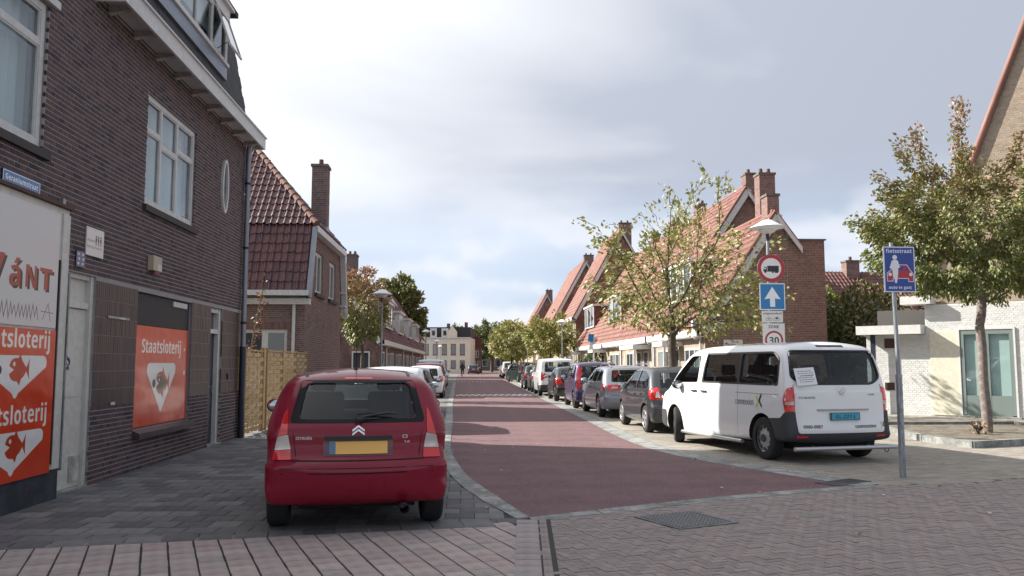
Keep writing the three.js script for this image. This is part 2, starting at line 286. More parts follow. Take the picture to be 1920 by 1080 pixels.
pave('pavement', 'paving_tile', [[-4.85, edgeD(-4.85) + 0.2], [0.5, edgeD(0.5) + 0.20], ...kerbIn.filter((p) => p[1] < 24).slice(1).map(([x, d]) => [x + 0.12, d]), [-0.6, 26.5], [-4.85, 26.5]], { lu: 0.3, lv: 0.3, gap: 0.008, tone: tones.greyTile, seed: 11 });
pave('pavement_edge', 'paving_tile', [[-4.85, edgeD(-4.85) + 0.01], [0.45, edgeD(0.45) + 0.01], [0.40, edgeD(0.4) + 0.30], [-4.85, edgeD(-4.85) + 0.30]], { a: 0.188, lu: 0.3, lv: 0.29, gap: 0.01, y: 0.0165, tone: tones.greyTile, seed: 12 });
pave('crossing_walk', 'paving_tile', [[-4.9, 5.2], [0.39, 5.2], [0.60, edgeD(0.60) + 0.1], [-4.85, edgeD(-4.85) + 0.1]], { a: 0.35, lu: 0.205, lv: 0.205, gap: 0.016, gapv: 0.006, bond: 0, tone: tones.pinkTile, seed: 13 });
{ // two bands of larger stones that run towards the viewer between the two kinds of paving
  const o = new THREE.Group(); o.name = 'crossing_band'; o.userData.kind = 'structure'; scene.add(o); const r = rng(14);
  for (const [x0, w, len, tone] of [[0.395, 0.205, 0.208, tones.bandTile], [0.548, 0.068, 0.208, tones.klinker]]) for (let i = 0; i < 15; i++) { const d = 5.2 + (i + 0.5) * 0.2095, m = new THREE.Mesh(unitBox, tone[Math.floor(r() * 5)]); m.name = 'paving_tile'; m.position.set(x0 + (d - 5.2) * 0.0705, 0.0105 + (r() - 0.5) * 0.002, -d); m.rotation.y = -0.0705; m.scale.set(w, 0.016, len - 0.008); o.add(m); }
  const g = new THREE.BoxGeometry(0.32, 0.012, 3.2); g.translate(0, 0.0075, 0); const bed = new THREE.Mesh(g, M.joint); bed.name = 'band_bed'; bed.position.set(0.465 + 1.57 * 0.0705, 0.0015, -6.77); bed.rotation.y = -0.0705; o.add(bed);
}
pave('crossing', 'paving_brick', [[0.50, 5.2], [13, 5.2], [13, 13.2], [9.3, 11.6], [6.6, 10.6], [5.3, 10.45], [4.05, 10.02], [2.54, 9.33], [1.55, 8.83], [0.66, 8.36]], { a: 0.34, lu: 0.15, lv: 0.075, gap: 0.005, herring: true, tone: tones.klinker, seed: 16, wob: 0.0025 });
pave('parking', 'paving_brick', [[3.60, 19.4], [3.55, 17], [3.7, 14.9], [4.1, 13.2], [4.8, 11.5], [5.3, 10.45], [6.6, 10.6], [9.3, 11.7], [13, 13.3], [13, 19.4]], { a: 0.0, lu: 0.205, lv: 0.105, gap: 0.006, tone: tones.tanPaver, seed: 17 });

// kerb stones and gutter slabs
function kerbRun(name, piece, inner, outer, len, y, mats, dmax) {
  const o = new THREE.Group(); o.name = numbered(name); o.userData.kind = 'structure'; scene.add(o);
  const total = (l) => { let t = 0; for (let i = 1; i < l.length; i++) t += Math.hypot(l[i][0] - l[i - 1][0], l[i][1] - l[i - 1][1]); return t; };
  const n = Math.max(1, Math.round(total(outer) / len)), A = new THREE.CatmullRomCurve3(inner.map(([x, d]) => V3(x, 0, d)), false, 'centripetal'), B = new THREE.CatmullRomCurve3(outer.map(([x, d]) => V3(x, 0, d)), false, 'centripetal');
  for (let i = 0; i < n; i++) {
    const e = 0.006 / len, pts = []; for (let k = 0; k <= 4; k++) { const p = A.getPointAt(clamp((i + e + (1 - 2 * e) * k / 4) / n)); pts.push([p.x, p.z]); } for (let k = 4; k >= 0; k--) { const p = B.getPointAt(clamp((i + e + (1 - 2 * e) * k / 4) / n)); pts.push([p.x, p.z]); }
    const g = prism(pts, 0.05); g.rotateX(-Math.PI / 2); g.translate(0, y - 0.05, 0); metreUV(g); const m = part(piece, g, mats[(i * 7 + 3) % mats.length], o); m.name = piece;
  }
  return o;
}
const near = (l, a, b) => l.filter((p) => p[1] >= a && p[1] <= b);
M.kerbs = [M.kerb, M.kerbB, M.kerb];
kerbRun('kerb', 'kerb_stone', near(kerbIn, 0, 75), near(roadL, 0, 75), 1.0, 0.022, M.kerbs);
const gutOut = roadR.map(([x, d], i) => [x + (i < 1 ? 0.36 : 0.42), d + (i < 5 ? 0.12 : 0)]);
kerbRun('gutter', 'gutter_slab', near(gutOut, 0, 75), near(roadR, 0, 75), 0.9, 0.016, M.kerbs);
kerbRun('kerb', 'kerb_stone', [[0.66, 8.30], [1.57, 8.72], [2.56, 9.22], [4.07, 9.90], [5.3, 10.33]], [[0.64, 8.48], [1.55, 8.95], [2.54, 9.45], [4.05, 10.12], [5.2, 10.46]], 0.8, 0.017, M.kerbs);
// speed tables: rows of blocks across the road
for (const [d, xl, xr, n] of [[41.2, -0.5, 3.4, 13], [42.0, -0.5, 3.4, 13], [73.5, -0.8, 3.85, 14], [142, -0.6, 5.6, 14]]) {
  const o = new THREE.Group(); o.name = numbered('road_marking'); o.userData.kind = 'structure'; scene.add(o);
  for (let i = 0; i < n; i++) { const w = (xr - xl) / n, k = d === 42.0 ? 0.5 : 0; if (k && i === n - 1) continue; part('marking_block', box(xl + (i + 0.15 + k) * w, xl + (i + 0.65 + k) * w, 0.012, 0.020, -d - 0.40, -d + 0.40), M.marking, o); }
}
// manhole
{
  const t = thing('manhole_cover', 'square iron manhole cover set into the brick crossing in front of the red road', 'manhole', [2.18, 0.008, -8.25], 0.42);
  part('frame', [box(-0.36, 0.36, 0, 0.014, -0.36, -0.32), box(-0.36, 0.36, 0, 0.014, 0.32, 0.36), box(-0.36, -0.32, 0, 0.014, -0.32, 0.32), box(0.32, 0.36, 0, 0.014, -0.32, 0.32)], M.iron, t);
  part('cover', box(-0.315, 0.315, 0, 0.010, -0.315, 0.315), M.iron, t);
  const studs = []; for (let i = 0; i < 13; i++) for (let j = 0; j < 13; j++) studs.push(box(-0.30 + i * 0.047, -0.30 + i * 0.047 + 0.03, 0.010, 0.016, -0.30 + j * 0.047, -0.30 + j * 0.047 + 0.03));
  part('stud', studs, mat(C(0.22, 0.225, 0.23), 0.5, { metalness: 0.5 }), t, 'stuff');
}
{
  const t = thing('drain_grate', 'dark iron gully grate in the gutter corner by the red road', 'drain', [4.93, 0.010, -10.72], 0.5);
  part('frame', [box(-0.36, 0.36, 0, 0.014, -0.16, -0.13), box(-0.36, 0.36, 0, 0.014, 0.13, 0.16), box(-0.36, -0.33, 0, 0.014, -0.13, 0.13), box(0.33, 0.36, 0, 0.014, -0.13, 0.13)], M.iron, t);
  part('pit', box(-0.33, 0.33, 0, 0.007, -0.13, 0.13), M.blackPaint, t);
  for (let i = 0; i < 9; i++) part('grate_bar', box(-0.31 + i * 0.072, -0.28 + i * 0.072, 0.007, 0.013, -0.13, 0.13), M.iron, t);
}
{ // fallen leaves and a few bits of litter
  const r = rng(5), g = new THREE.PlaneGeometry(1, 1, 2, 1); g.rotateX(-Math.PI / 2); { const p = g.attributes.position; for (let i = 0; i < p.count; i++) if (Math.abs(p.getX(i)) < 0.1) p.setY(i, -0.18); else p.setX(i, p.getX(i) * 0.8); } g.computeVertexNormals();
  const n = 80, im = new THREE.InstancedMesh(g, mat(C(1, 1, 1), 0.9), n), m = new THREE.Matrix4(), cols = [C(0.42, 0.33, 0.16), C(0.5, 0.42, 0.28), C(0.30, 0.16, 0.07), C(0.55, 0.52, 0.45)]; im.name = 'fallen_leaves'; im.userData = { kind: 'stuff', label: 'dry fallen leaves scattered over the red road and brick paving', category: 'leaves' };
  for (let i = 0; i < n; i++) { const d = 7 + Math.pow(r(), 1.6) * 26, x = r() < 0.6 ? lerp(0.2, 6.5, r()) : lerp(3.2, 9, r()), s = 0.018 + r() * 0.026; m.compose(V3(x, 0.034, -d), new THREE.Quaternion().setFromEuler(new THREE.Euler(r() * 0.4 - 0.2, r() * 6.3, r() * 0.4 - 0.2)), V3(s * 1.5, s, s)); im.setMatrixAt(i, m); im.setColorAt(i, cols[Math.floor(r() * 4)]); }
  scene.add(im);
}
// ================================================================ left side: corner building with shop front
// window unit in frame F (u,v,w): outer frame part "window" > panes, curtain
function windowUnit(parent, F, u0, u1, v0, v1, { cols = [], rows = [], w = -0.035, fr = 0.065, th = 0.07, m = M.white, curtain = 'drape', glass = M.glass, back = 0.42, sill = null, name = 'window', bars } = {}) {
  const g = [fbox(F, u0, u1, v0, v0 + fr, w - th, w), fbox(F, u0, u1, v1 - fr, v1, w - th, w), fbox(F, u0, u0 + fr, v0 + fr, v1 - fr, w - th, w), fbox(F, u1 - fr, u1, v0 + fr, v1 - fr, w - th, w)];
  const cs = [u0, ...cols, u1], half = fr * 0.42;
  for (const c of cols) g.push(fbox(F, c - half, c + half, v0 + fr, v1 - fr, w - th, w - 0.004));
  const win = part(name, g, m, parent);
  for (let i = 0; i < cs.length - 1; i++) {
    const rw = Array.isArray(rows[i]) ? rows[i] : rows.filter((x) => typeof x === 'number'), vs = [v0, ...rw, v1];
    for (let j = 0; j < vs.length - 1; j++) {
      const a = cs[i] + (i ? half : fr), b = cs[i + 1] - (i < cs.length - 2 ? half : fr), c = vs[j] + (j ? half : fr), d = vs[j + 1] - (j < vs.length - 2 ? half : fr);
      part('pane', fbox(F, a, b, c, d, w - th * 0.6 - 0.004, w - th * 0.6 + 0.004), glass, win);
      const s = 0.022; part('sash', [fbox(F, a, b, c, c + s, w - th * 0.5, w - 0.012), fbox(F, a, b, d - s, d, w - th * 0.5, w - 0.012), fbox(F, a, a + s, c + s, d - s, w - th * 0.5, w - 0.012), fbox(F, b - s, b, c + s, d - s, w - th * 0.5, w - 0.012)], m, win);
      if (j < vs.length - 2) part('transom', fbox(F, a, b, vs[j + 1] - half, vs[j + 1] + half, w - th, w - 0.004), m, win);
    }
  }
  if (curtain === 'drape') { const pts = [], n = Math.ceil((u1 - u0) / 0.045); for (let i = 0; i <= n; i++) { const u = lerp(u0, u1, i / n); pts.push([u, w - 0.2 + 0.022 * Math.sin(i * 1.3) + 0.012 * Math.sin(i * 0.37)]); } const pos = [], idx = []; pts.forEach(([u, z]) => { pos.push(u, v0, z, u, v1, z); }); for (let i = 0; i < n; i++) { const k = i * 2; idx.push(k, k + 2, k + 1, k + 1, k + 2, k + 3); } const cg = new THREE.BufferGeometry(); cg.setAttribute('position', new THREE.Float32BufferAttribute(pos, 3)); cg.setIndex(idx); cg.computeVertexNormals(); cg.applyMatrix4(F); part('curtain', cg, M.curtain, win); }
  if (curtain === 'blind') part('blind', fbox(F, u0, u1, v0 + 0.02, v1, w - 0.2, w - 0.19), M.curtain, win);
  if (sill) part('sill', fbox(F, u0 - 0.06, u1 + 0.06, v0 - 0.07, v0 - 0.004, w - 0.05, sill), sill > 0 && M.sillDark ? M.sillDark : m, win);
  return win;
}
M.doorCream = mat(C(0.78, 0.76, 0.70), 0.5, { map: T.grain });
M.sillDark = mat(C(0.05, 0.045, 0.045), 0.7, { map: T.grain });
M.plate = (t, o = {}) => phys(C(0.92, 0.92, 0.92), 0.3, { map: t, clearcoat: 0.4, clearcoatRoughness: 0.1, ...o });
const WX = -4.8, LF = frame(V3(WX, 0, 0), V3(0, 0, -1), V3(1, 0, 0));     // u = distance along the street
const shopBuilding = thing('corner_building', 'dark brick corner building with white gutter, slate mansard and boarded shop front', 'building');
{
  const B = shopBuilding, D0 = 3.6, D1 = 17.95, EAVE = 6.32;
  const holes = [[12.45, 14.70, 3.93, 5.65], [7.25, 9.46, 3.96, 5.66], [9.90, 10.98, 0, 2.68], [12.36, 14.78, 0.60, 2.62], [15.86, 16.62, 0.02, 2.63]];
  // inner face slab of mortar with openings
  part('wall', [slab(V3(WX, 0, 0), V3(0, 0, -1), V3(1, 0, 0), [[D0, 0], [D1, 0], [D1, EAVE], [10.55, EAVE], [10.55, 9.6], [D0, 9.6]], holes, 0.24)].map((g) => metreUV(g)), M.mortarDark, B);
  part('core', [box(-12, -5.75, 0, 9.1, -D1 + 0.02, -10.6), box(-12, -5.75, 0, 9.58, -10.6, -D0), box(-5.75, -5.04, 0, EAVE, -D1, -D1 + 0.22), box(-5.75, -5.04, 2.9, 3.1, -D1 + 0.22, -D0), box(-5.75, -5.04, 6.2, EAVE - 0.005, -D1 + 0.22, -D0), box(-5.75, -5.04, 2.9, 9.58, -10.6, -10.2)].map((g) => g), M.room, B);
  const W = (o) => brickWall(B, { o: V3(WX, 0, 0), ex: V3(0, 0, -1), n: V3(1, 0, 0), tone: tones.darkBrick, ...o });
  const oval = (u, v) => ((u - 16.39) / 0.05) ** 2 + ((v - 5.05) / 0.3) ** 2 > 1;
  // everything is laid in u = street distance, so start the courses at D0
  const shift = (h) => h.map(([a, b, c, d]) => [a - D0, b - D0, c, d]);
  const base = { o: V3(WX, 0, -D0), w: D1 - D0 };
  W({ ...base, h: EAVE + 3.25, v0: 2.70, holes: shift(holes), keep: (u, v) => oval(u + D0, v) && (v < EAVE - 0.02 || u + D0 < 10.53), seed: 21, max: 300 });
  W({ ...base, h: 0.98, v0: 0.01, holes: shift([...holes, [D0, 9.98, 0, 3]]), seed: 22, max: 150 });
  // upright tile-bricks of the ground floor
  W({ ...base, h: 2.66, v0: 0.99, holes: shift([...holes, [D0, 9.98, 0, 3]]), bl: 0.054, bh: 0.229, gap: 0.007, header: false, seed: 23, max: 150, tone: tones.glazed });
  // pier returns beside the two doors
  // --- first floor windows
  windowUnit(B, LF, 12.46, 14.69, 3.96, 5.64, { cols: [13.13, 13.86], rows: [[5.10], [4.98], [5.10]], curtain: 'blind', fr: 0.075 });
  part('sill', fbox(LF, 12.38, 14.78, 3.83, 3.925, -0.1, 0.06), M.sillDark, B);
  windowUnit(B, LF, 7.25, 9.45, 3.99, 5.65, { cols: [8.1], rows: [[5.18], [5.18]], curtain: 'drape', fr: 0.085 });
  part('sill', fbox(LF, 7.1, 9.55, 3.86, 3.955, -0.1, 0.06), M.sillDark, B);
  // window head band on the near window
  part('lintel', fbox(LF, 7.1, 9.62, 5.67, 5.76, -0.05, 0.05), M.white, B);
  // --- oval window
  { const sh = new THREE.Shape(); sh.absellipse(0, 0, 0.19, 0.53, 0, Math.PI * 2); const ho = new THREE.Path(); ho.absellipse(0, 0, 0.145, 0.475, 0, Math.PI * 2); sh.holes.push(ho); const g = new THREE.ExtrudeGeometry(sh, { depth: 0.05, bevelEnabled: true, bevelSize: 0.008, bevelThickness: 0.008, bevelSegments: 2, curveSegments: 28 }); g.translate(16.39, 5.05, 0.0); g.applyMatrix4(LF); const w = part('oval_window', g, M.white, B); const gs = new THREE.Shape(); gs.absellipse(0, 0, 0.15, 0.48, 0, Math.PI * 2); const p = new THREE.ExtrudeGeometry(gs, { depth: 0.006, bevelEnabled: false, curveSegments: 28 }); p.translate(16.39, 5.05, 0.004); p.applyMatrix4(LF); part('pane', p, M.glassDark, w); }
  // --- gutter with brackets
  const gut = part('gutter', [fbox(LF, 10.55, 18.02, 6.33, 6.36, 0.008, 0.36), fbox(LF, 10.55, 18.02, 6.22, 6.46, 0.36, 0.40), fbox(LF, 10.55, 10.59, 6.22, 6.46, 0.01, 0.36), fbox(LF, 17.98, 18.02, 6.22, 6.46, 0.01, 0.36), fbox(LF, 10.55, 18.04, 6.46, 6.49, 0.30, 0.43)], M.white, B);
  for (let i = 0; i < 9; i++) { const u = 10.95 + i * 0.845; const g = prism([[0, 0], [0.34, 0.07], [0.34, 0.105], [0, 0.105]], 0.09); g.rotateY(-Math.PI / 2); g.applyMatrix4(new THREE.Matrix4().makeScale(1, 1, 1)); const s = g.clone(); s.applyMatrix4(new THREE.Matrix4().makeTranslation(u + 0.09, 6.225, 0.01)); s.applyMatrix4(LF); part('bracket', s, M.whiteSoffit, gut); }
  // --- mansard, apron, dormer strip
  { const mg = prism([[-0.18, 6.45], [0.14, 6.45], [-0.39, 9.15], [-0.9, 9.15]], 17.95 - 10.55); mg.applyMatrix4(new THREE.Matrix4().makeTranslation(WX - 0.06, 0, -17.95)); metreUV(mg); part('mansard', mg, M.slate, B); }
  { const list = [], r = rng(9), q = new THREE.Quaternion().setFromEuler(new THREE.Euler(0, 0, Math.atan2(0.53, 2.66))), P = V3(), S = V3(0.012, 0.26, 0.235);
    for (let j = 0; j < 12; j++) for (let i = 0; i < 31; i++) { const s = (j + 0.5) * 0.225 / Math.hypot(0.53, 2.66), u = 10.6 + i * 0.24 + (j % 2) * 0.12; if (u > 17.72) continue; P.set(WX - 0.06 + 0.14 - 0.53 * s + 0.012 + (r() - 0.5) * 0.004, 6.47 + 2.66 * s, -u - 0.12); list.push({ m: new THREE.Matrix4().compose(P.clone(), q, S), k: Math.floor(r() * 9) }); }
    pieces('slate', list, unitBox, tones.slates, B, 150, 'slating'); }
  part('flat_roof', [box(-12, -5.05, 9.15, 9.26, -17.95, -10.57), box(-12.1, WX + 0.1, 9.6, 9.72, -10.6, -D0 + 0.1)], M.slate, B);
  const DF = frame(V3(-4.80, 0, 0), V3(0, 0, -1), V3(1, 0, 0));
  const dorm = part('dormer', [fbox(DF, 10.75, 16.36, 8.42, 8.62, -0.9, 0.03), fbox(DF, 10.72, 16.44, 8.62, 8.68, -0.9, 0.10), fbox(DF, 16.28, 16.36, 7.24, 8.42, -0.6, 0.0), fbox(DF, 10.75, 10.81, 7.24, 8.42, -0.6, 0)], M.white, B);
  part('apron', fbox(DF, 10.72, 16.34, 7.18, 7.44, -0.3, 0.012), M.zinc, dorm);
  part('dormer_sill', fbox(DF, 10.76, 16.36, 7.445, 7.51, -0.2, 0.05), M.white, dorm);
  windowUnit(B, DF, 10.82, 16.27, 7.52, 8.41, { cols: [11.75, 12.7, 13.6, 14.5, 15.4], w: 0.0, curtain: 'blind', fr: 0.06, name: 'dormer_window' });
  { const g = [box(0, 0.035, -0.86, -0.81, -0.80, 0), box(0, 0.035, -0.05, 0, -0.80, 0), box(0, 0.035, -0.81, -0.05, -0.05, 0), box(0, 0.035, -0.81, -0.05, -0.80, -0.75)]; const o = part('open_sash', g, M.white, B); o.position.set(-4.785, 8.38, -15.44); o.rotation.z = 0.34; part('pane', box(0.014, 0.02, -0.81, -0.05, -0.75, -0.05), M.glassDark, o); part('stay', bar([0.0, -0.74, -0.1], [-0.24, -0.8, -0.1], 0.008, 6), M.darkMetal, o); }
  // --- downpipe at the far corner
  part('downpipe', [bar([WX + 0.09, 1.9, -17.84], [WX + 0.09, 6.1, -17.84], 0.055, 12), tube([[WX + 0.09, 6.08, -17.84], [WX + 0.10, 6.2, -17.84], [WX + 0.2, 6.34, -17.84]], 0.055, 10)], M.zinc, B);
  part('downpipe_foot', [bar([WX + 0.09, 0.02, -17.84], [WX + 0.09, 1.92, -17.84], 0.068, 12)], M.navyPaint, B);
  for (const y of [2.4, 4.0, 5.4]) part('pipe_clamp', bar([WX + 0.09, y, -17.84], [WX + 0.09, y + 0.05, -17.84], 0.064, 12), M.darkMetal, B);
  // --- shop window boarded, with sloping brick sill
  part('fascia_board', fbox(LF, 12.37, 14.77, 2.14, 2.61, -0.14, -0.05), M.slateBoard, B);
  part('backing_board', fbox(LF, 12.37, 14.77, 0.62, 2.135, -0.14, -0.05), M.plinth, B);
  { const g = prism([[-0.1, 0.60], [0.10, 0.545], [0.10, 0.475], [-0.1, 0.475]], 2.5); g.rotateY(Math.PI); g.scale(-1, 1, 1); g.computeVertexNormals(); const n = 24; for (let i = 0; i < n; i++) { const b = prism([[-0.05, 0.615], [0.11, 0.55], [0.11, 0.475], [-0.05, 0.475]], 2.46 / n - 0.008); b.applyMatrix4(new THREE.Matrix4().makeTranslation(WX, 0, -14.8 + i * 2.46 / n)); part('sill_brick', metreUV(b), tones.glazed[i % 5], B); } }
  part('house_number', fbox(LF, 13.95, 14.62, 2.50, 2.585, -0.049, -0.03), M.white, B);
  part('wall_strip', fbox(LF, 11.35, 12.05, 2.17, 2.20, 0.008, 0.02), M.whiteSoffit, B);
  part('letter_slot', fbox(LF, 11.55, 11.68, 1.0, 1.04, 0.008, 0.02), M.whiteSoffit, B);
  // --- door 1 (white, scribbled) and door 2 (navy)
  const d1 = part('door', [fbox(LF, 10.02, 10.90, 0.04, 2.24, -0.13, -0.08), fbox(LF, 10.14, 10.78, 1.15, 2.05, -0.082, -0.070)], M.doorCream, B); d1.userData.label = 'cream front door with scribbled tags';
  part('kick_plate', fbox(LF, 10.62, 10.88, 0.10, 0.42, -0.079, -0.066), M.whiteSoffit, d1);
  part('door_frame', [fbox(LF, 10.90, 10.985, 0.0, 2.68, -0.15, -0.03), fbox(LF, 9.95, 10.90, 2.25, 2.33, -0.15, -0.05), fbox(LF, 9.95, 10.90, 2.62, 2.68, -0.15, -0.05)], M.doorCream, d1);
  part('transom_panel', fbox(LF, 9.95, 10.90, 2.33, 2.62, -0.13, -0.10), M.doorCream, d1);
  part('door_lock', fbox(LF, 10.16, 10.24, 1.0, 1.10, -0.08, -0.05), M.darkMetal, d1);
  { // tag scribbles as thin raised strokes
    const r = rng(3), s = []; for (const [cu, cv, n] of [[10.36, 1.62, 11], [10.46, 1.55, 12], [10.30, 2.0, 6]]) { const pts = []; for (let i = 0; i < n; i++) pts.push(V3(cu + Math.cos(i * 1.9) * (0.03 + r() * 0.05), cv + Math.sin(i * 1.3) * (0.05 + r() * 0.06), -0.068).applyMatrix4(LF)); s.push(tube(pts, 0.0045, 4)); } part('scribble', s, M.blackPaint, d1); }
  part('door_step', fbox(LF, 9.98, 11.0, 0, 0.035, -0.15, -0.0), M.concrete, B);
  const d2 = part('door', [fbox(LF, 15.9, 16.50, 0.06, 2.14, -0.17, -0.12)], M.navyPaint, B); d2.userData.label = 'dark blue front door with white frame';
  part('door_frame', [fbox(LF, 16.50, 16.61, 0.02, 2.62, -0.19, -0.04), fbox(LF, 15.87, 15.92, 0.02, 2.62, -0.19, -0.06), fbox(LF, 15.92, 16.50, 2.14, 2.22, -0.19, -0.05), fbox(LF, 15.92, 16.50, 2.54, 2.62, -0.19, -0.05)], M.doorCream, d2);
  part('pane', fbox(LF, 15.92, 16.50, 2.22, 2.54, -0.15, -0.14), M.glassDark, d2);
  part('handle', fbox(LF, 16.38, 16.42, 1.0, 1.14, -0.12, -0.08), M.galv, d2);
  part('letter_plate', fbox(LF, 16.05, 16.3, 1.1, 1.14, -0.12, -0.11), M.galv, d2);
  part('door_step', fbox(LF, 15.84, 16.7, 0, 0.04, -0.15, 0.03), M.concrete, B);
  part('doorbell', fbox(LF, 17.02, 17.08, 1.25, 1.36, 0.008, 0.03), M.blackPaint, B);
  // steel angle on the door side
  part('corner_guard', fbox(LF, 9.978, 10.0, 0.33, 2.62, 0.0, 0.132), M.galv, B);
}
// --- white shop panel with lettering
function fish(g, x, y, s, col, eye) { g.save(); g.translate(x, y); g.scale(s, s); g.fillStyle = col; g.beginPath(); g.moveTo(-46, -8); g.quadraticCurveTo(-40, -34, 0, -30); g.lineTo(6, -46); g.lineTo(18, -24); g.quadraticCurveTo(34, -10, 42, -4); g.lineTo(60, -30); g.quadraticCurveTo(54, 0, 60, 30); g.lineTo(42, 6); g.quadraticCurveTo(34, 20, 16, 28); g.lineTo(8, 46); g.lineTo(-6, 34); g.quadraticCurveTo(-36, 36, -46, 14); g.lineTo(-22, 2); g.closePath(); g.fill(); g.fillStyle = eye; g.beginPath(); g.arc(-22, -14, 6.5, 0, 7); g.fill(); g.restore(); }
function tri(g, x, y, w, h, r) { g.beginPath(); g.moveTo(x - w / 2 + r, y); g.lineTo(x + w / 2 - r, y); g.quadraticCurveTo(x + w / 2, y, x + w / 2 - r * 0.3, y + r); g.lineTo(x + r * 0.45, y + h - r * 0.5); g.quadraticCurveTo(x, y + h + r * 0.3, x - r * 0.45, y + h - r * 0.5); g.lineTo(x - w / 2 + r * 0.3, y + r); g.quadraticCurveTo(x - w / 2, y, x - w / 2 + r, y); g.closePath(); g.fillStyle = '#f1f0ee'; g.fill(); }
const ORANGE = '#dc3d0d';
{
  const t = thing('shop_panel', 'white shop front panel with red drop shadow lettering and grey scrawl on the corner building', 'shop panel');
  const face = canvasTex(1024, 640, (g, w, h) => {
    g.fillStyle = '#d9dcdc'; g.fillRect(0, 0, w, h); const r = rng(2); for (let i = 0; i < 700; i++) { g.fillStyle = `rgba(${90 + r() * 60},${90 + r() * 60},${85 + r() * 50},${0.04 + r() * 0.12})`; g.fillRect(r() * w, r() * h * (r() < 0.5 ? 0.15 : 1), 1 + r() * 3, 1 + r() * 7); }
    g.textBaseline = 'alphabetic';
    const put = (s, x, y, px, mw) => { g.font = `bold ${px}px sans-serif`; g.fillStyle = '#1d1418'; g.fillText(s, x + 13, y + 10, mw); g.fillStyle = '#b03c33'; g.fillText(s, x, y, mw); };
    put('V', 552, 445, 215, 150); put('á', 704, 445, 190, 84); put('N', 798, 440, 165, 92); put('T', 896, 440, 165, 100);
    g.strokeStyle = '#6d6d70'; g.lineWidth = 4; g.beginPath(); let x = 620; for (let i = 0; i < 26; i++) { g.lineTo(x, 520 + (i % 2 ? 62 : 0) + r() * 26); x += 9 + r() * 5; } g.stroke(); g.beginPath(); g.moveTo(930, 600); g.lineTo(965, 510); g.lineTo(985, 605); g.moveTo(915, 555); g.lineTo(1005, 560); g.stroke();
  });
  const c = part('casing', [fbox(LF, 3.7, 9.965, 0.36, 3.36, 0.01, 0.10), fbox(LF, 9.80, 9.965, 0.36, 3.30, 0.10, 0.118)], M.doorCream, t);
  part('printed_face', fbox(LF, 5.1, 9.74, 1.96, 3.28, 0.104, 0.110), M.whiteSoffit, t);
  { const g = new THREE.PlaneGeometry(3.3, 1.32); g.applyMatrix4(new THREE.Matrix4().makeTranslation(8.08, 2.62, 0.1145)); g.applyMatrix4(LF); part('lettering', g, M.plate(face, { bumpMap: T.wrinkle, bumpScale: 0.006 }), t); }
  part('dark_seam', fbox(LF, 9.765, 9.785, 0.42, 2.75, 0.10, 0.119), M.blackPaint, t);
  part('ledge', fbox(LF, 3.7, 9.99, 3.362, 3.40, 0.008, 0.15), mat(C(0.10, 0.05, 0.035), 0.7, { map: T.grain }), t);
  part('ledge_bracket', fbox(LF, 9.88, 9.94, 3.40, 3.50, 0.008, 0.06), M.galv, t);
  part('plinth', fbox(LF, 3.7, 9.97, 0.0, 0.355, 0.01, 0.105), M.plinth, t);
}
function lottery(name, label, u0, u1, v0, v1, w, draw, px = 512) {
  const H = Math.round(px * (v1 - v0) / (u1 - u0)); const t = canvasTex(px, H, (g, W, h) => { g.fillStyle = ORANGE; g.fillRect(0, 0, W, h); draw(g, W, h); });
  const T_ = thing(name, label, 'poster', [WX + w, 0, 0], 0, undefined);
  const g = new THREE.PlaneGeometry(u1 - u0, v1 - v0, 10, 8); g.applyMatrix4(new THREE.Matrix4().makeTranslation((u0 + u1) / 2, (v0 + v1) / 2, 0.013)); g.applyMatrix4(frame(V3(0, 0, 0), V3(0, 0, -1), V3(1, 0, 0)));
  part('print', g, M.plate(t, { roughness: 0.32, clearcoat: 0.3, bumpMap: rep(T.wrinkle, 1.2), bumpScale: 0.03 }), T_);
  part('board', fbox(frame(V3(0, 0, 0), V3(0, 0, -1), V3(1, 0, 0)), u0, u1, v0, v1, 0.0, 0.012), M.orangeSheet, T_);
  return T_;
}
const head = (g, W, y, px) => { g.font = `bold ${px}px sans-serif`; g.fillStyle = '#f4f1ec'; g.textAlign = 'center'; g.fillText('Staatsloterij', W / 2, y); };
lottery('lottery_poster', 'orange lottery poster with white triangle and fish in the boarded shop window', 12.40, 14.74, 0.62, 2.13, -0.052, (g, W, h) => { head(g, W * 0.98, h * 0.27, W * 0.125); g.font = `${W * 0.03}px sans-serif`; g.fillStyle = '#d98a5a'; g.fillText('puto', W * 0.38, h * 0.33); tri(g, W * 0.49, h * 0.37, W * 0.56, h * 0.52, W * 0.07); fish(g, W * 0.50, h * 0.57, W / 430, '#c53a14', '#f0efec'); fish(g, W * 0.485, h * 0.58, W / 620, '#4b4a38', '#f0efec'); g.fillStyle = '#16181d'; g.beginPath(); g.arc(W * 0.355, h * 0.58, W * 0.028, 0, 7); g.fill(); g.fillStyle = '#e9e6e1'; g.beginPath(); g.arc(W * 0.94, h * 0.48, W * 0.018, 0, 7); g.arc(W * 0.93, h * 0.22, W * 0.012, 0, 7); g.fill(); });
lottery('lottery_poster', 'tall orange double lottery poster below the red lettering on the white shop panel', 7.62, 9.72, 0.34, 1.93, 0.1155, (g, W, h) => { for (const y of [0, 0.5]) { head(g, W * 1.16, h * (y + 0.13), W * 0.125); tri(g, W * 0.62, h * (y + 0.18), W * 0.62, h * 0.29, W * 0.06); fish(g, W * 0.64, h * (y + 0.27), W / 560, '#c53a14', '#f0efec'); g.fillStyle = '#16181d'; g.beginPath(); g.arc(W * 0.47, h * (y + 0.275), W * 0.022, 0, 7); g.fill(); } });
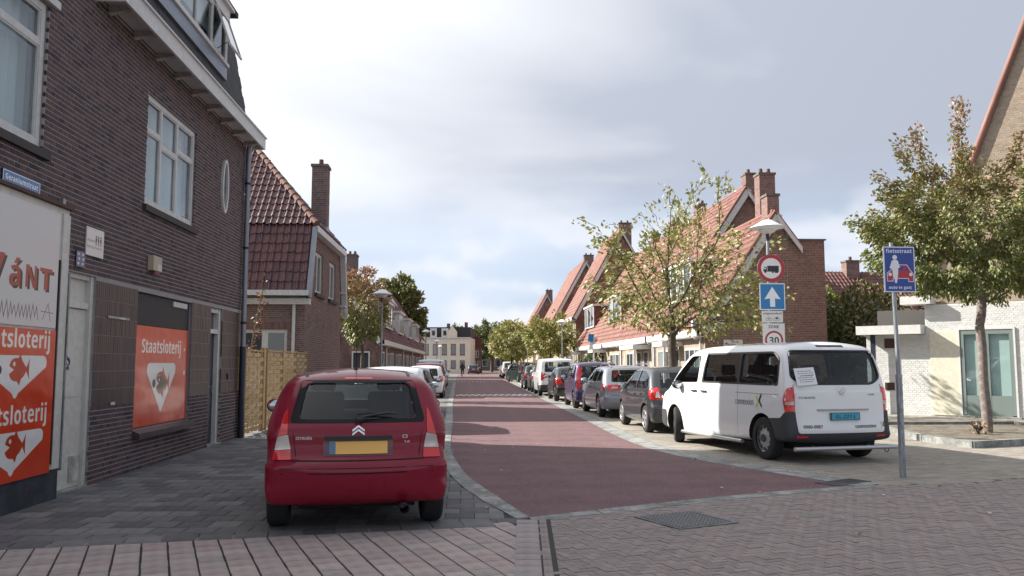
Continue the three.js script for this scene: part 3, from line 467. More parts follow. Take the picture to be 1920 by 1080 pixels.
{ // street name plate
  const t = thing('street_name_sign', 'blue enamel street name plate with white border on the dark brick wall', 'sign', [WX, 0, 0]);
  const c = canvasTex(512, 96, (g, w, h) => { g.fillStyle = '#2c6ea8'; g.fillRect(0, 0, w, h); g.strokeStyle = '#e8eef2'; g.lineWidth = 6; g.strokeRect(7, 7, w - 14, h - 14); g.fillStyle = '#eef2f4'; g.font = 'bold 58px sans-serif'; g.textAlign = 'center'; g.fillText('Geraniumstraat', w / 2, 68, w - 40); });
  const F0 = frame(V3(0, 0, 0), V3(0, 0, -1), V3(1, 0, 0));
  part('plate', fbox(F0, 8.66, 9.42, 3.43, 3.575, 0.008, 0.022), M.navyPaint, t); const g = new THREE.PlaneGeometry(0.755, 0.14); g.translate(9.04, 3.5025, 0.024); g.applyMatrix4(F0); part('print', g, M.plate(c), t);
}
{
  const t = thing('notice_board', 'white notice board with three black figures above the cream door', 'sign', [WX, 0, 0]);
  const c = canvasTex(256, 256, (g, w, h) => { g.fillStyle = '#e4e6e4'; g.fillRect(0, 0, w, h); g.fillStyle = '#17181a'; for (let i = 0; i < 3; i++) { const x = 142 + i * 34; g.beginPath(); g.arc(x, 70, 10, 0, 7); g.fill(); g.fillRect(x - 11, 82, 22, 34); g.fillRect(x - 8, 112, 6, 40); g.fillRect(x + 2, 112, 6, 40); } g.font = '36px sans-serif'; g.fillText('Attentie', 12, 130); g.fillText('buurtpreventie', 10, 186, 220); for (const [x, y] of [[14, 14], [128, 14], [242, 14]]) { g.beginPath(); g.arc(x, y, 4, 0, 7); g.fill(); } });
  const F0 = frame(V3(0, 0, 0), V3(0, 0, -1), V3(1, 0, 0)); part('plate', fbox(F0, 10.60, 11.10, 2.93, 3.29, 0.008, 0.020), M.white, t); const g = new THREE.PlaneGeometry(0.5, 0.36); g.translate(10.85, 3.11, 0.022); g.applyMatrix4(F0); part('print', g, M.plate(c), t);
}
{
  const t = thing('house_number_plate', 'small blue enamel plate with white flecks beside the notice board', 'sign', [WX, 0, 0]);
  const c = canvasTex(64, 64, (g, w, h) => { g.fillStyle = '#41658c'; g.fillRect(0, 0, w, h); g.fillStyle = '#ccd6de'; for (let i = 0; i < 2; i++) for (let j = 0; j < 3; j++) { g.beginPath(); g.ellipse(16 + i * 30 + (j % 2) * 4, 12 + j * 19, 7, 6, 0, 0, 7); g.fill(); } });
  const F0 = frame(V3(0, 0, 0), V3(0, 0, -1), V3(1, 0, 0)); part('plate', fbox(F0, 10.36, 10.60, 2.75, 2.95, 0.008, 0.018), M.navyPaint, t); const g = new THREE.PlaneGeometry(0.235, 0.195); g.translate(10.48, 2.85, 0.0195); g.applyMatrix4(F0); part('print', g, M.plate(c), t);
}
{
  const t = thing('alarm_box', 'beige alarm siren box with red base on the dark brick wall', 'alarm box', [WX, 2.96, -12.82]);
  const g = new RoundedBoxGeometry(0.1, 0.23, 0.34, 2, 0.012); g.translate(0.055, 0.115, 0); part('housing', g, mat(C(0.46, 0.40, 0.29), 0.6), t); part('beacon', box(0.03, 0.085, -0.022, 0, -0.12, 0.06), mat(C(0.4, 0.02, 0.02), 0.3), t); part('label_plate', box(0.105, 0.109, 0.01, 0.11, -0.15, 0.02), M.white, t);
}
// ================================================================ tiled roofs and houses
// one pantile: width 0.205 along x, length along y (up the slope), z out of the roof
const pantile = (() => {
  const prof = [[-0.102, 0.010], [-0.07, 0.0], [-0.02, 0.0], [0.018, 0.012], [0.036, 0.044], [0.066, 0.052], [0.094, 0.034], [0.106, 0.008]], pos = [], idx = [], L = 0.385;
  for (const [x, z] of prof) pos.push(x, 0, z + 0.026, x, L, z, x, 0, z + 0.006);
  for (let i = 0; i < prof.length - 1; i++) { const a = i * 3, b = a + 3; idx.push(a, b, a + 1, b, b + 1, a + 1, a + 2, b + 2, a, b + 2, b, a); }
  const g = new THREE.BufferGeometry(); g.setAttribute('position', new THREE.Float32BufferAttribute(pos, 3)); g.setIndex(idx); const n = toCreasedNormals(g, 0.9); const uv = new Float32Array(n.attributes.position.count * 2); for (let i = 0; i < uv.length / 2; i++) { uv[i * 2] = n.attributes.position.getX(i) * 2; uv[i * 2 + 1] = n.attributes.position.getY(i) * 2; } n.setAttribute('uv', new THREE.BufferAttribute(uv, 2)); return n;
})();
const tileO = { map: rep(T.stain, 1.3) };
tones.redTile = toneSet([[0.300, 0.132, 0.105], [0.330, 0.150, 0.118], [0.270, 0.115, 0.094], [0.355, 0.170, 0.132], [0.285, 0.138, 0.112], [0.235, 0.102, 0.086]], 0.75, tileO);
tones.maroonTile = toneSet([[0.120, 0.034, 0.040], [0.138, 0.040, 0.044], [0.106, 0.030, 0.038], [0.165, 0.052, 0.050], [0.125, 0.042, 0.050], [0.095, 0.030, 0.040], [0.145, 0.052, 0.050]], 0.36, tileO);
// o: lower corner, eu: along the eave, es: up the slope, length L, width w; keep(u, s)
function tiles(parent, o, eu, es, w, L, tone, { keep, seed = 1, max = 300, pu = 0.203, ps = 0.325 } = {}) {
  const n = V3().crossVectors(eu, es).normalize(), r = rng(seed), list = [], m0 = new THREE.Matrix4();
  for (let s = 0; s < L - 0.08; s += ps) for (let u = pu / 2; u < w; u += pu) {
    if (keep && !keep(u, s + 0.16)) continue;
    const p = o.clone().addScaledVector(eu, u + (r() - 0.5) * 0.012).addScaledVector(es, s + (r() - 0.5) * 0.03).addScaledVector(n, 0.012 + (r() - 0.5) * 0.01), k = clamp((L - s) / 0.385, 0.3, 1);
    const m = new THREE.Matrix4().makeBasis(eu, es.clone().multiplyScalar(k), n).setPosition(p); list.push({ m, k: Math.floor(r() * 97) });
  }
  pieces('roof_tile', list, pantile, tone, parent, max, 'roof_tiles');
}
function quad(parent, name, pts, m, th = 0.06) { // planar slab: outer face through the points, thickness inward
  const [a, b, c] = pts, n = V3().crossVectors(b.clone().sub(a), c.clone().sub(a)).normalize(), ex = b.clone().sub(a).normalize(), ey = V3().crossVectors(n, ex), M4 = new THREE.Matrix4().makeBasis(ex, ey, n).setPosition(a), inv = M4.clone().invert();
  const g = prism(pts.map((p) => { const q = p.clone().applyMatrix4(inv); return [q.x, q.y]; }), th); g.translate(0, 0, -th); metreUV(g); g.applyMatrix4(M4); return part(name, g, m, parent);
}
function chimney(parent, x, z, w, dz, y0, y1, tone, seed, pots = 1, name = 'chimney') {
  const c = part(name, box(x - w / 2, x + w / 2, y0, y1, z - dz / 2, z + dz / 2), M.mortarDark, parent);
  for (const [o, ex, n, ww] of [[V3(x - w / 2, y0, z + dz / 2), V3(1, 0, 0), V3(0, 0, 1), w], [V3(x - w / 2, y0, z - dz / 2), V3(0, 0, 1), V3(-1, 0, 0), dz], [V3(x + w / 2, y0, z + dz / 2), V3(0, 0, -1), V3(1, 0, 0), dz]]) brickWall(c, { o, ex, n, w: ww, h: y1 - y0 - 0.06, tone, seed, max: 40 });
  part('chimney_cap', [box(x - w / 2 - 0.04, x + w / 2 + 0.04, y1 - 0.06, y1 + 0.03, z - dz / 2 - 0.04, z + dz / 2 + 0.04)], M.capStone, c);
  for (let i = 0; i < pots; i++) { const px = x + (i - (pots - 1) / 2) * w * 0.5, g = new THREE.CylinderGeometry(0.075, 0.09, 0.22, 10); g.translate(px, y1 + 0.14, z); part('chimney_pot', g, M.pot, c); }
  return c;
}
M.capStone = mat(C(0.20, 0.17, 0.15), 0.9, { map: T.stain }); M.pot = mat(C(0.12, 0.07, 0.05), 0.8);
M.brickRed = mat(C(0.27, 0.15, 0.12), 0.92, { map: rep(T.stain, 0.6), bumpMap: rep(T.grainB, 4), bumpScale: 0.004 });
M.brickTan = mat(C(0.46, 0.365, 0.275), 0.92, { map: rep(T.stain, 0.6), bumpMap: rep(T.grainB, 4), bumpScale: 0.004 });
M.brickBrown = mat(C(0.21, 0.13, 0.115), 0.92, { map: rep(T.stain, 0.6), bumpMap: rep(T.grainB, 4), bumpScale: 0.004 });
M.redTileBase = mat(C(0.20, 0.075, 0.055), 0.85, { map: T.stain }); M.maroonBase = mat(C(0.07, 0.02, 0.02), 0.8);
M.tileFar = mat(C(0.29, 0.105, 0.08), 0.8, { map: rep(T.stain, 0.5) });
M.leadDark = mat(C(0.10, 0.11, 0.12), 0.6, { metalness: 0.3 });
// simple window: frame, panes, sill - fixed on a wall face (for houses further down the street)
function farWindow(parent, F, u0, u1, v0, v1, n = 2, m = M.white, fr = 0.07) {
  const w = part('window', [fbox(F, u0, u1, v0, v0 + fr, 0.0, 0.05), fbox(F, u0, u1, v1 - fr, v1, 0.0, 0.05), fbox(F, u0, u0 + fr, v0 + fr, v1 - fr, 0, 0.05), fbox(F, u1 - fr, u1, v0 + fr, v1 - fr, 0, 0.05), ...Array.from({ length: n - 1 }, (_, i) => { const c = lerp(u0, u1, (i + 1) / n); return fbox(F, c - fr / 2, c + fr / 2, v0 + fr, v1 - fr, 0, 0.05); })], m, parent);
  for (let i = 0; i < n; i++) { const a = lerp(u0, u1, i / n) + (i ? fr / 2 : fr), b = lerp(u0, u1, (i + 1) / n) - (i < n - 1 ? fr / 2 : fr); part('pane', fbox(F, a, b, v0 + fr, v1 - fr, 0.003, 0.02), (i * 7 + Math.round(u0 * 10)) % 3 ? M.glassDark : M.glassPale, w); }
  part('sill', fbox(F, u0 - 0.05, u1 + 0.05, v0 - 0.06, v0 - 0.003, 0.0, 0.09), M.sillDark, w); return w;
}
M.glassPale = phys(C(0.22, 0.25, 0.26), 0.06, { ior: 1.6 });
// A block with its front at X0 facing the street. sgn +1: right-hand side of the street. Distances d along the street.
function block({ name = 'row_house', label, group, sgn, X0, d0, d1, eave, ridge, depth, roofTone, base, wallM, over = 0.3, tilesMax = 0, seed = 1, windows = [], doors = [], pipes = [], gutterM = M.white, verge = true, tilesOn = true, back = true, backH }) {
  backH ??= back ? eave : ridge[1] - 0.3; const t = thing(name, label, 'house', [X0, 0, -d0], 0, group), s = sgn, L = d1 - d0, [rx, rh] = ridge;
  // local: x away from the street * s, z from 0 to -L
  const pts = [[0, 0], [0, eave], [rx, rh], [depth, backH], [depth, 0]].map(([x, y]) => [x * s, y]); if (s < 0) pts.reverse();
  const wall = prism(pts, L); wall.translate(0, 0, -L); metreUV(wall); part('wall', wall, wallM, t);
  const sl = V3(rx * s, rh - eave, 0), len = sl.length(), es = sl.clone().normalize(), e0 = V3(0, eave, 0).addScaledVector(es, -over);
  const nrm = V3(-s * (rh - eave), rx, 0).normalize(), lift = 0.07;
  const a = e0.clone().addScaledVector(nrm, lift), vg = verge ? 0.12 : 0;
  const near = a.clone().setZ(vg), far = a.clone().setZ(-L - vg), top = (p) => p.clone().addScaledVector(es, len + over);
  const P = s > 0 ? [far, near, top(near), top(far)] : [near, far, top(far), top(near)]; quad(t, 'roof', P, base, 0.06);
  const b0 = V3(depth * s, backH, vg), b1 = b0.clone().setZ(-L - vg), r0 = top(near), r1 = top(far); quad(t, 'rear_roof', s > 0 ? [b0, b1, r1, r0] : [b1, b0, r0, r1], base, 0.06);
  if (tilesOn) tiles(t, s > 0 ? far : near, V3(0, 0, s > 0 ? 1 : -1), es, L + 2 * vg, len + over, roofTone, { seed, max: tilesMax });
  { const c = new THREE.CylinderGeometry(0.11, 0.11, L + 2 * vg, 10, 1, false, 0, Math.PI * 2); c.rotateX(Math.PI / 2); c.translate(r0.x, r0.y - 0.01, -L / 2); part('ridge', c, roofTone[2], t); }
  if (verge) { // white barge board under the near verge, red verge capping
    const n0 = near.clone().addScaledVector(nrm, -0.07), n1 = top(near).addScaledVector(nrm, -0.07), dn = nrm.clone().multiplyScalar(-0.26);
    const q = [n0, n1, n1.clone().add(dn), n0.clone().add(dn)]; const z = V3(0, 0, 0.06); q.forEach((p) => p.add(z)); quad(t, 'barge_board', s > 0 ? [q[3], q[2], q[1], q[0]].reverse().reverse() : q, M.white, 0.05);
    part('verge_cap', bar(near.clone().add(z).toArray(), top(near).add(z).toArray(), 0.055, 8), roofTone[3], t);
    const m0 = r0.clone().addScaledVector(nrm, -0.07), m1 = b0.clone(); const q2 = [m0, m1, m1.clone().setY(m1.y - 0.24), m0.clone().setY(m0.y - 0.3)]; q2.forEach((p) => p.add(z)); quad(t, 'barge_board', q2, M.white, 0.05);
    part('verge_cap', bar(r0.clone().add(z).toArray(), b0.clone().add(z).toArray(), 0.055, 8), roofTone[3], t);
  }
  const gx = e0.x, gy = e0.y; part('gutter', [box(gx - s * 0.16, gx + s * 0.02, gy - 0.16, gy - 0.13, 0.2, -L - 0.1), box(gx - s * 0.16, gx - s * 0.13, gy - 0.13, gy + 0.09, 0.2, -L - 0.1), box(gx - s * 0.13, 0, gy - 0.165, gy - 0.19, 0.2, -L - 0.1)], gutterM, t);
  const F = s > 0 ? frame(V3(0, 0, 0), V3(0, 0, 1), V3(-1, 0, 0)) : frame(V3(0, 0, 0), V3(0, 0, -1), V3(1, 0, 0)), U = (d) => s > 0 ? -(d - d0) : d - d0;
  for (const [da, db, va, vb, n] of windows) farWindow(t, F, Math.min(U(da), U(db)), Math.max(U(da), U(db)), va, vb, n ?? 2);
  for (const [da, db, m] of doors) { const ua = Math.min(U(da), U(db)), ub = Math.max(U(da), U(db)); const dr = part('door', fbox(F, ua + 0.06, ub - 0.06, 0.02, 2.1, 0, 0.03), m ?? M.blackPaint, t); part('door_frame', [fbox(F, ua, ua + 0.06, 0.02, 2.16, 0, 0.06), fbox(F, ub - 0.06, ub, 0.02, 2.16, 0, 0.06), fbox(F, ua + 0.06, ub - 0.06, 2.1, 2.16, 0, 0.06)], M.white, dr); part('pane', fbox(F, ua + 0.2, ub - 0.2, 1.1, 1.9, 0.03, 0.036), M.glassDark, dr); }
  for (const d of pipes) part('downpipe', [bar([-s * 0.08, 0.02, -(d - d0)], [-s * 0.08, eave - 0.55, -(d - d0)], 0.045, 8), tube([[-s * 0.08, eave - 0.57, -(d - d0)], [-s * 0.1, eave - 0.48, -(d - d0)], [gx - s * 0.07, gy - 0.24, -(d - d0)], [gx - s * 0.07, gy - 0.15, -(d - d0)]], 0.045, 8)], M.white, t);
  t.userData.F = undefined; delete t.userData.F;
  return { t, F, U };
}
function dormer(t, s, d0, da, db, y0, y1, xf, xb, n, cheek = M.redTileBase) { // local to a block group; front at xf, back at xb
  const za = -(da - d0), zb = -(db - d0);
  const dm = part('dormer', [box(xf * s, xb * s, y0, y1 - 0.004, za, zb)], cheek, t);
  part('dormer_roof', box((xf - 0.14) * s, (xb + 0.1) * s, y1, y1 + 0.14, za + 0.12, zb - 0.12), M.white, dm);
  const F = s > 0 ? frame(V3(xf * s - 0.002, 0, 0), V3(0, 0, 1), V3(-1, 0, 0)) : frame(V3(xf * s + 0.002, 0, 0), V3(0, 0, -1), V3(1, 0, 0));
  const u0 = s > 0 ? zb : -za, u1 = s > 0 ? za : -zb, fr = 0.09;
  const w = part('window_frame', [fbox(F, u0, u1, y0, y0 + fr, 0, 0.05), fbox(F, u0, u1, y1 - fr, y1 - 0.004, 0, 0.05), ...Array.from({ length: n + 1 }, (_, i) => { const c = lerp(u0 + fr * 0.7, u1 - fr * 0.7, i / n); return fbox(F, c - fr * 0.7, c + fr * 0.7, y0 + fr, y1 - fr, 0, 0.05); })], M.white, dm);
  for (let i = 0; i < n; i++) { const a = lerp(u0 + fr * 0.7, u1 - fr * 0.7, i / n) + fr * 0.7, b = lerp(u0 + fr * 0.7, u1 - fr * 0.7, (i + 1) / n) - fr * 0.7; part('pane', fbox(F, a, b, y0 + fr, y1 - fr, 0.002, 0.02), (i + n) % 3 ? M.glassDark : M.glassPale, dm); }
  return dm;
}
// ---------------------------------------------------------------- house with the mansard roof behind the fence
{
  const t = thing('mansard_house', 'brick house with glazed maroon tile mansard roof and tall slim chimney behind the wooden fence', 'house');
  const dN = 24.92, dF = 32.0, xg = WX, EV = 3.62, BR = 5.75, xb = -13.5, dNb = 25.45, dFb = 31.47, slope = 1.18, dM = (dNb + dFb) / 2, RH = BR + (dM - dNb) * slope;
  const GF = frame(V3(xg, 0, 0), V3(0, 0, -1), V3(1, 0, 0));
  const holes = [[26.5, 27.9, 3.83, 5.17], [29.1, 30.6, 3.83, 5.17]];
  const outline = [[dN, 0], [dF, 0], [dF, EV], [dFb, BR], [dNb, BR], [dN, EV]];
  part('gable_wall', metreUV(slab(V3(xg, 0, 0), V3(0, 0, -1), V3(1, 0, 0), outline, holes, 0.25)), M.mortarTan2, t);
  brickWall(t, { o: V3(xg, 0, -dN), ex: V3(0, 0, -1), n: V3(1, 0, 0), w: dF - dN, h: BR, holes: holes.map(([a, b, c, d]) => [a - dN, b - dN, c, d]), keep: (u, v) => v < EV || (u > (v - EV) / (BR - EV) * 0.53 && u < dF - dN - (v - EV) / (BR - EV) * 0.53), tone: tones.houseBrick, seed: 41, max: 150 });
  const sideHole = [[0.5, 1.83, 0.9, 2.58]];
  part('side_wall', metreUV(slab(V3(xb, 0, -dN), V3(1, 0, 0), V3(0, 0, 1), rect(xg - xb - 0.25, EV), [[xg - xb - 1.83 - 0.25, xg - xb - 0.5 - 0.0, 0.9, 2.58]], 0.25)), M.mortarTan2, t);
  brickWall(t, { o: V3(-8.2, 0, -dN), ex: V3(1, 0, 0), n: V3(0, 0, 1), w: xg + 8.2, h: EV, holes: [[8.2 - 6.63, 8.2 - 5.3, 0.9, 2.58]], tone: tones.houseBrick, seed: 42, max: 150 });
  part('core', [box(xb, xg - 0.9, 0, BR - 0.02, -dF + 0.3, -dN - 0.9)], M.room, t);
  part('soldier_course', box(-7, -5.2, 2.60, 2.80, -dN, -dN + 0.012), tones.houseBrick[1], t);
  for (let i = 0; i < 28; i++) part('soldier_brick', box(-6.95 + i * 0.0625, -6.95 + i * 0.0625 + 0.052, 2.595, 2.805, -dN, -dN + 0.017), tones.houseBrick[(i * 5) % 6], t);
  // street windows, deep set
  for (const [a, b, c, d] of holes) { windowUnit(t, GF, a, b, c, d, { cols: [(a + b) / 2], w: -0.06, curtain: null, glass: M.glassDark, fr: 0.09 }); part('sill', fbox(GF, a - 0.1, b + 0.1, c - 0.12, c - 0.01, -0.05, 0.09), M.sillDark, t); }
  for (let i = 0; i < 5; i++) part('vent_slit', fbox(GF, 25.7 + i * 1.3, 25.83 + i * 1.3, 2.72, 3.08, 0.004, 0.0085), M.blackPaint, t);
  // side window and door
  const SF = frame(V3(0, 0, -dN), V3(1, 0, 0), V3(0, 0, 1));
  windowUnit(t, SF, -6.63, -5.95, 1.55, 2.58, { w: -0.05, curtain: null, glass: M.glassDark, fr: 0.08 });
  const sd = part('door', [fbox(SF, -5.95, -5.30, 0.9, 2.58, -0.12, -0.05)], M.white, t); part('pane', fbox(SF, -5.86, -5.39, 1.2, 2.48, -0.049, -0.035), M.glassPale, sd);
  part('parapet_panel', fbox(SF, -6.63, -5.95, 0.9, 1.55, -0.1, -0.04), M.white, t);
  part('downpipe', [bar([-5.10, 0.02, -dN + 0.09], [-5.10, EV - 0.12, -dN + 0.09], 0.05, 10)], M.white, t);
  // eave board / gutter on the near side
  part('gutter', [box(xb, xg + 0.18, EV - 0.10, EV - 0.06, -dN, -dN + 0.48), box(xb, xg + 0.18, EV - 0.10, EV + 0.10, -dN + 0.44, -dN + 0.48), box(xb, xg + 0.18, EV - 0.30, EV - 0.13, -dN + 0.005, -dN + 0.28)], M.white, t);
  part('gutter_far', [box(xb, xg + 0.18, EV - 0.10, EV + 0.1, -dF, -dF - 0.45)], M.white, t);
  // roof planes
  const yl = EV + 0.06, zn = -dN + 0.34, zb = -dNb + 0.05;
  quad(t, 'lower_roof', [V3(xb, yl, zn), V3(xg + 0.1, yl, zn), V3(xg + 0.1, BR + 0.04, zb), V3(xb, BR + 0.04, zb)], M.maroonBase, 0.05);
  { const es = V3(0, BR + 0.04 - yl, zb - zn), L = es.length(); es.normalize(); tiles(t, V3(-9.4, yl, zn), V3(1, 0, 0), es, xg + 0.1 + 9.4, L, tones.maroonTile, { seed: 51, max: 180 }); }
  quad(t, 'lower_roof', [V3(xg + 0.1, yl, -dF - 0.34), V3(xb, yl, -dF - 0.34), V3(xb, BR + 0.04, -dFb), V3(xg + 0.1, BR + 0.04, -dFb)], M.maroonBase, 0.05);
  const hipX = xg + 0.22, run = dM - dNb, zr = -dM, hx = hipX - run, y1 = BR + 0.06, R = y1 + run * slope;
  quad(t, 'upper_roof', [V3(xb, y1, -dNb + 0.08), V3(hipX, y1, -dNb + 0.08), V3(hx, R, zr), V3(xb, R, zr)], M.maroonBase, 0.05);
  { const es = V3(0, R - y1, zr + dNb - 0.08), L = es.length(); es.normalize(); const w = hipX + 11; tiles(t, V3(-11, y1, -dNb + 0.08), V3(1, 0, 0), es, w, L, tones.maroonTile, { seed: 52, max: 180, keep: (u, s) => u < w - s / L * run - 0.06 }); }
  quad(t, 'hip_roof', [V3(hipX, y1, -dNb + 0.08), V3(hipX, y1, -dFb - 0.08), V3(hx, R, zr)], M.maroonBase, 0.05);
  { const es = V3(hx - hipX, R - y1, 0), L = es.length(); es.normalize(); const w = dFb - dNb + 0.16; tiles(t, V3(hipX, y1, -dNb + 0.08), V3(0, 0, -1), es, w, L, tones.maroonTile, { seed: 53, max: 0, keep: (u, s) => u > s / L * run && u < w - s / L * run }); }
  quad(t, 'upper_roof', [V3(hipX, y1, -dFb - 0.08), V3(xb, y1, -dFb - 0.08), V3(xb, R, zr), V3(hx, R, zr)], M.maroonBase, 0.05);
  for (let i = 0; i < 17; i++) { const a = V3(hipX, y1, -dNb + 0.08), b = V3(hx, R, zr), p = a.clone().lerp(b, i / 17), q = a.clone().lerp(b, (i + 1.12) / 17); part('hip_tile', bar(p.setY(p.y + 0.035).toArray(), q.setY(q.y + 0.02).toArray(), 0.115, 8, 0.095), tones.houseRidge[i % 3], t); }
  // barge boards: horizontal under the hip, sloping beside the mansard
  part('barge_board', [box(xg + 0.02, xg + 0.26, BR - 0.14, BR + 0.05, -dFb - 0.05, -dNb + 0.05)], M.white, t);
  quad(t, 'barge_board', [V3(xg + 0.22, EV - 0.1, -dN + 0.42), V3(xg + 0.22, EV - 0.1, -dN + 0.12), V3(xg + 0.22, BR, -dNb - 0.1), V3(xg + 0.22, BR, -dNb + 0.10)], M.zinc, 0.12);
  quad(t, 'barge_board', [V3(xg + 0.22, EV - 0.3, -dF - 0.2), V3(xg + 0.22, EV - 0.3, -dF - 0.42), V3(xg + 0.22, BR, -dFb - 0.12), V3(xg + 0.22, BR, -dFb + 0.08)], M.white, 0.2);
  for (let i = 0; i < 4; i++) part('brace', box(xg, xg + 0.2, EV + 0.1 + i * 0.5, EV + 0.16 + i * 0.5, -dF + 0.18 - i * 0.1 + 0.2, -dF - 0.25 + i * 0.12), M.white, t);
  chimney(t, -5.0, -28.3, 0.5, 0.62, 5.7, 8.32, tones.houseBrick, 61, 1);
  part('flashing', box(-5.3, -4.72, 5.75, 6.2, -28.64, -27.96), M.zinc, t);
}
// ---------------------------------------------------------------- wooden fence of woven slats
{
  const t = thing('lattice_fence', 'tan wooden fence of woven slats between the corner building and the mansard house', 'fence', [-4.72, 0, 0]);
  const panel = (d0, d1, h, seed) => {
    const r = rng(seed), n = 17, hs = (h - 0.1) / n, nb = 3, seg = (d1 - d0) / (nb + 1);
    for (let i = 0; i < n; i++) { const y0 = 0.08 + i * hs, ph = i % 2 ? 1 : -1, k = 16, pos = [], idx = []; for (let j = 0; j <= k; j++) { const d = lerp(d0, d1, j / k), w = ph * 0.03 * Math.cos((d - d0) / seg * Math.PI); pos.push(w - 0.005, y0, -d, w - 0.005, y0 + hs * 0.86, -d, w + 0.005, y0, -d, w + 0.005, y0 + hs * 0.86, -d); } for (let j = 0; j < k; j++) { const a = j * 4, b = a + 4; idx.push(a, a + 1, b, b, a + 1, b + 1, a + 2, b + 2, a + 3, b + 2, b + 3, a + 3, a + 1, a + 3, b + 1, b + 1, a + 3, b + 3, a, b, a + 2, b, b + 2, a + 2); } const g = new THREE.BufferGeometry(); g.setAttribute('position', new THREE.Float32BufferAttribute(pos, 3)); g.setIndex(idx); const ng = toCreasedNormals(g, 0.6); const uv = []; for (let q = 0; q < ng.attributes.position.count; q++) uv.push(ng.attributes.position.getZ(q) * 0.7, ng.attributes.position.getY(q)); ng.setAttribute('uv', new THREE.Float32BufferAttribute(uv, 2)); part('slat', ng, tones.slat[Math.floor(r() * 4)], t); }
    for (let b = 0; b <= nb + 1; b++) { const d = lerp(d0, d1, b / (nb + 1)); part('batten', box(-0.012, 0.012, 0.05, h, -d - 0.014, -d + 0.014), tones.slat[1], t); }
    part('top_rail', box(-0.03, 0.03, h, h + 0.03, -d1, -d0), tones.slat[2], t);
  };
  panel(18.08, 19.55, 1.84, 1); panel(20.0, 21.6, 1.86, 2); panel(21.68, 23.3, 1.86, 3); panel(23.38, 24.8, 1.86, 4);
  for (const d of [18.03, 19.60, 19.95, 21.64, 23.34, 24.84]) part('post', box(-0.04, 0.04, 0.0, 1.93, -d - 0.04, -d + 0.04), M.post, t);
  for (let i = 0; i < 3; i++) part('gate_board', box(-0.012, 0.014, 0.06, 1.9, -19.66 - i * 0.1, -19.75 - i * 0.1), tones.slat[i], t);
}
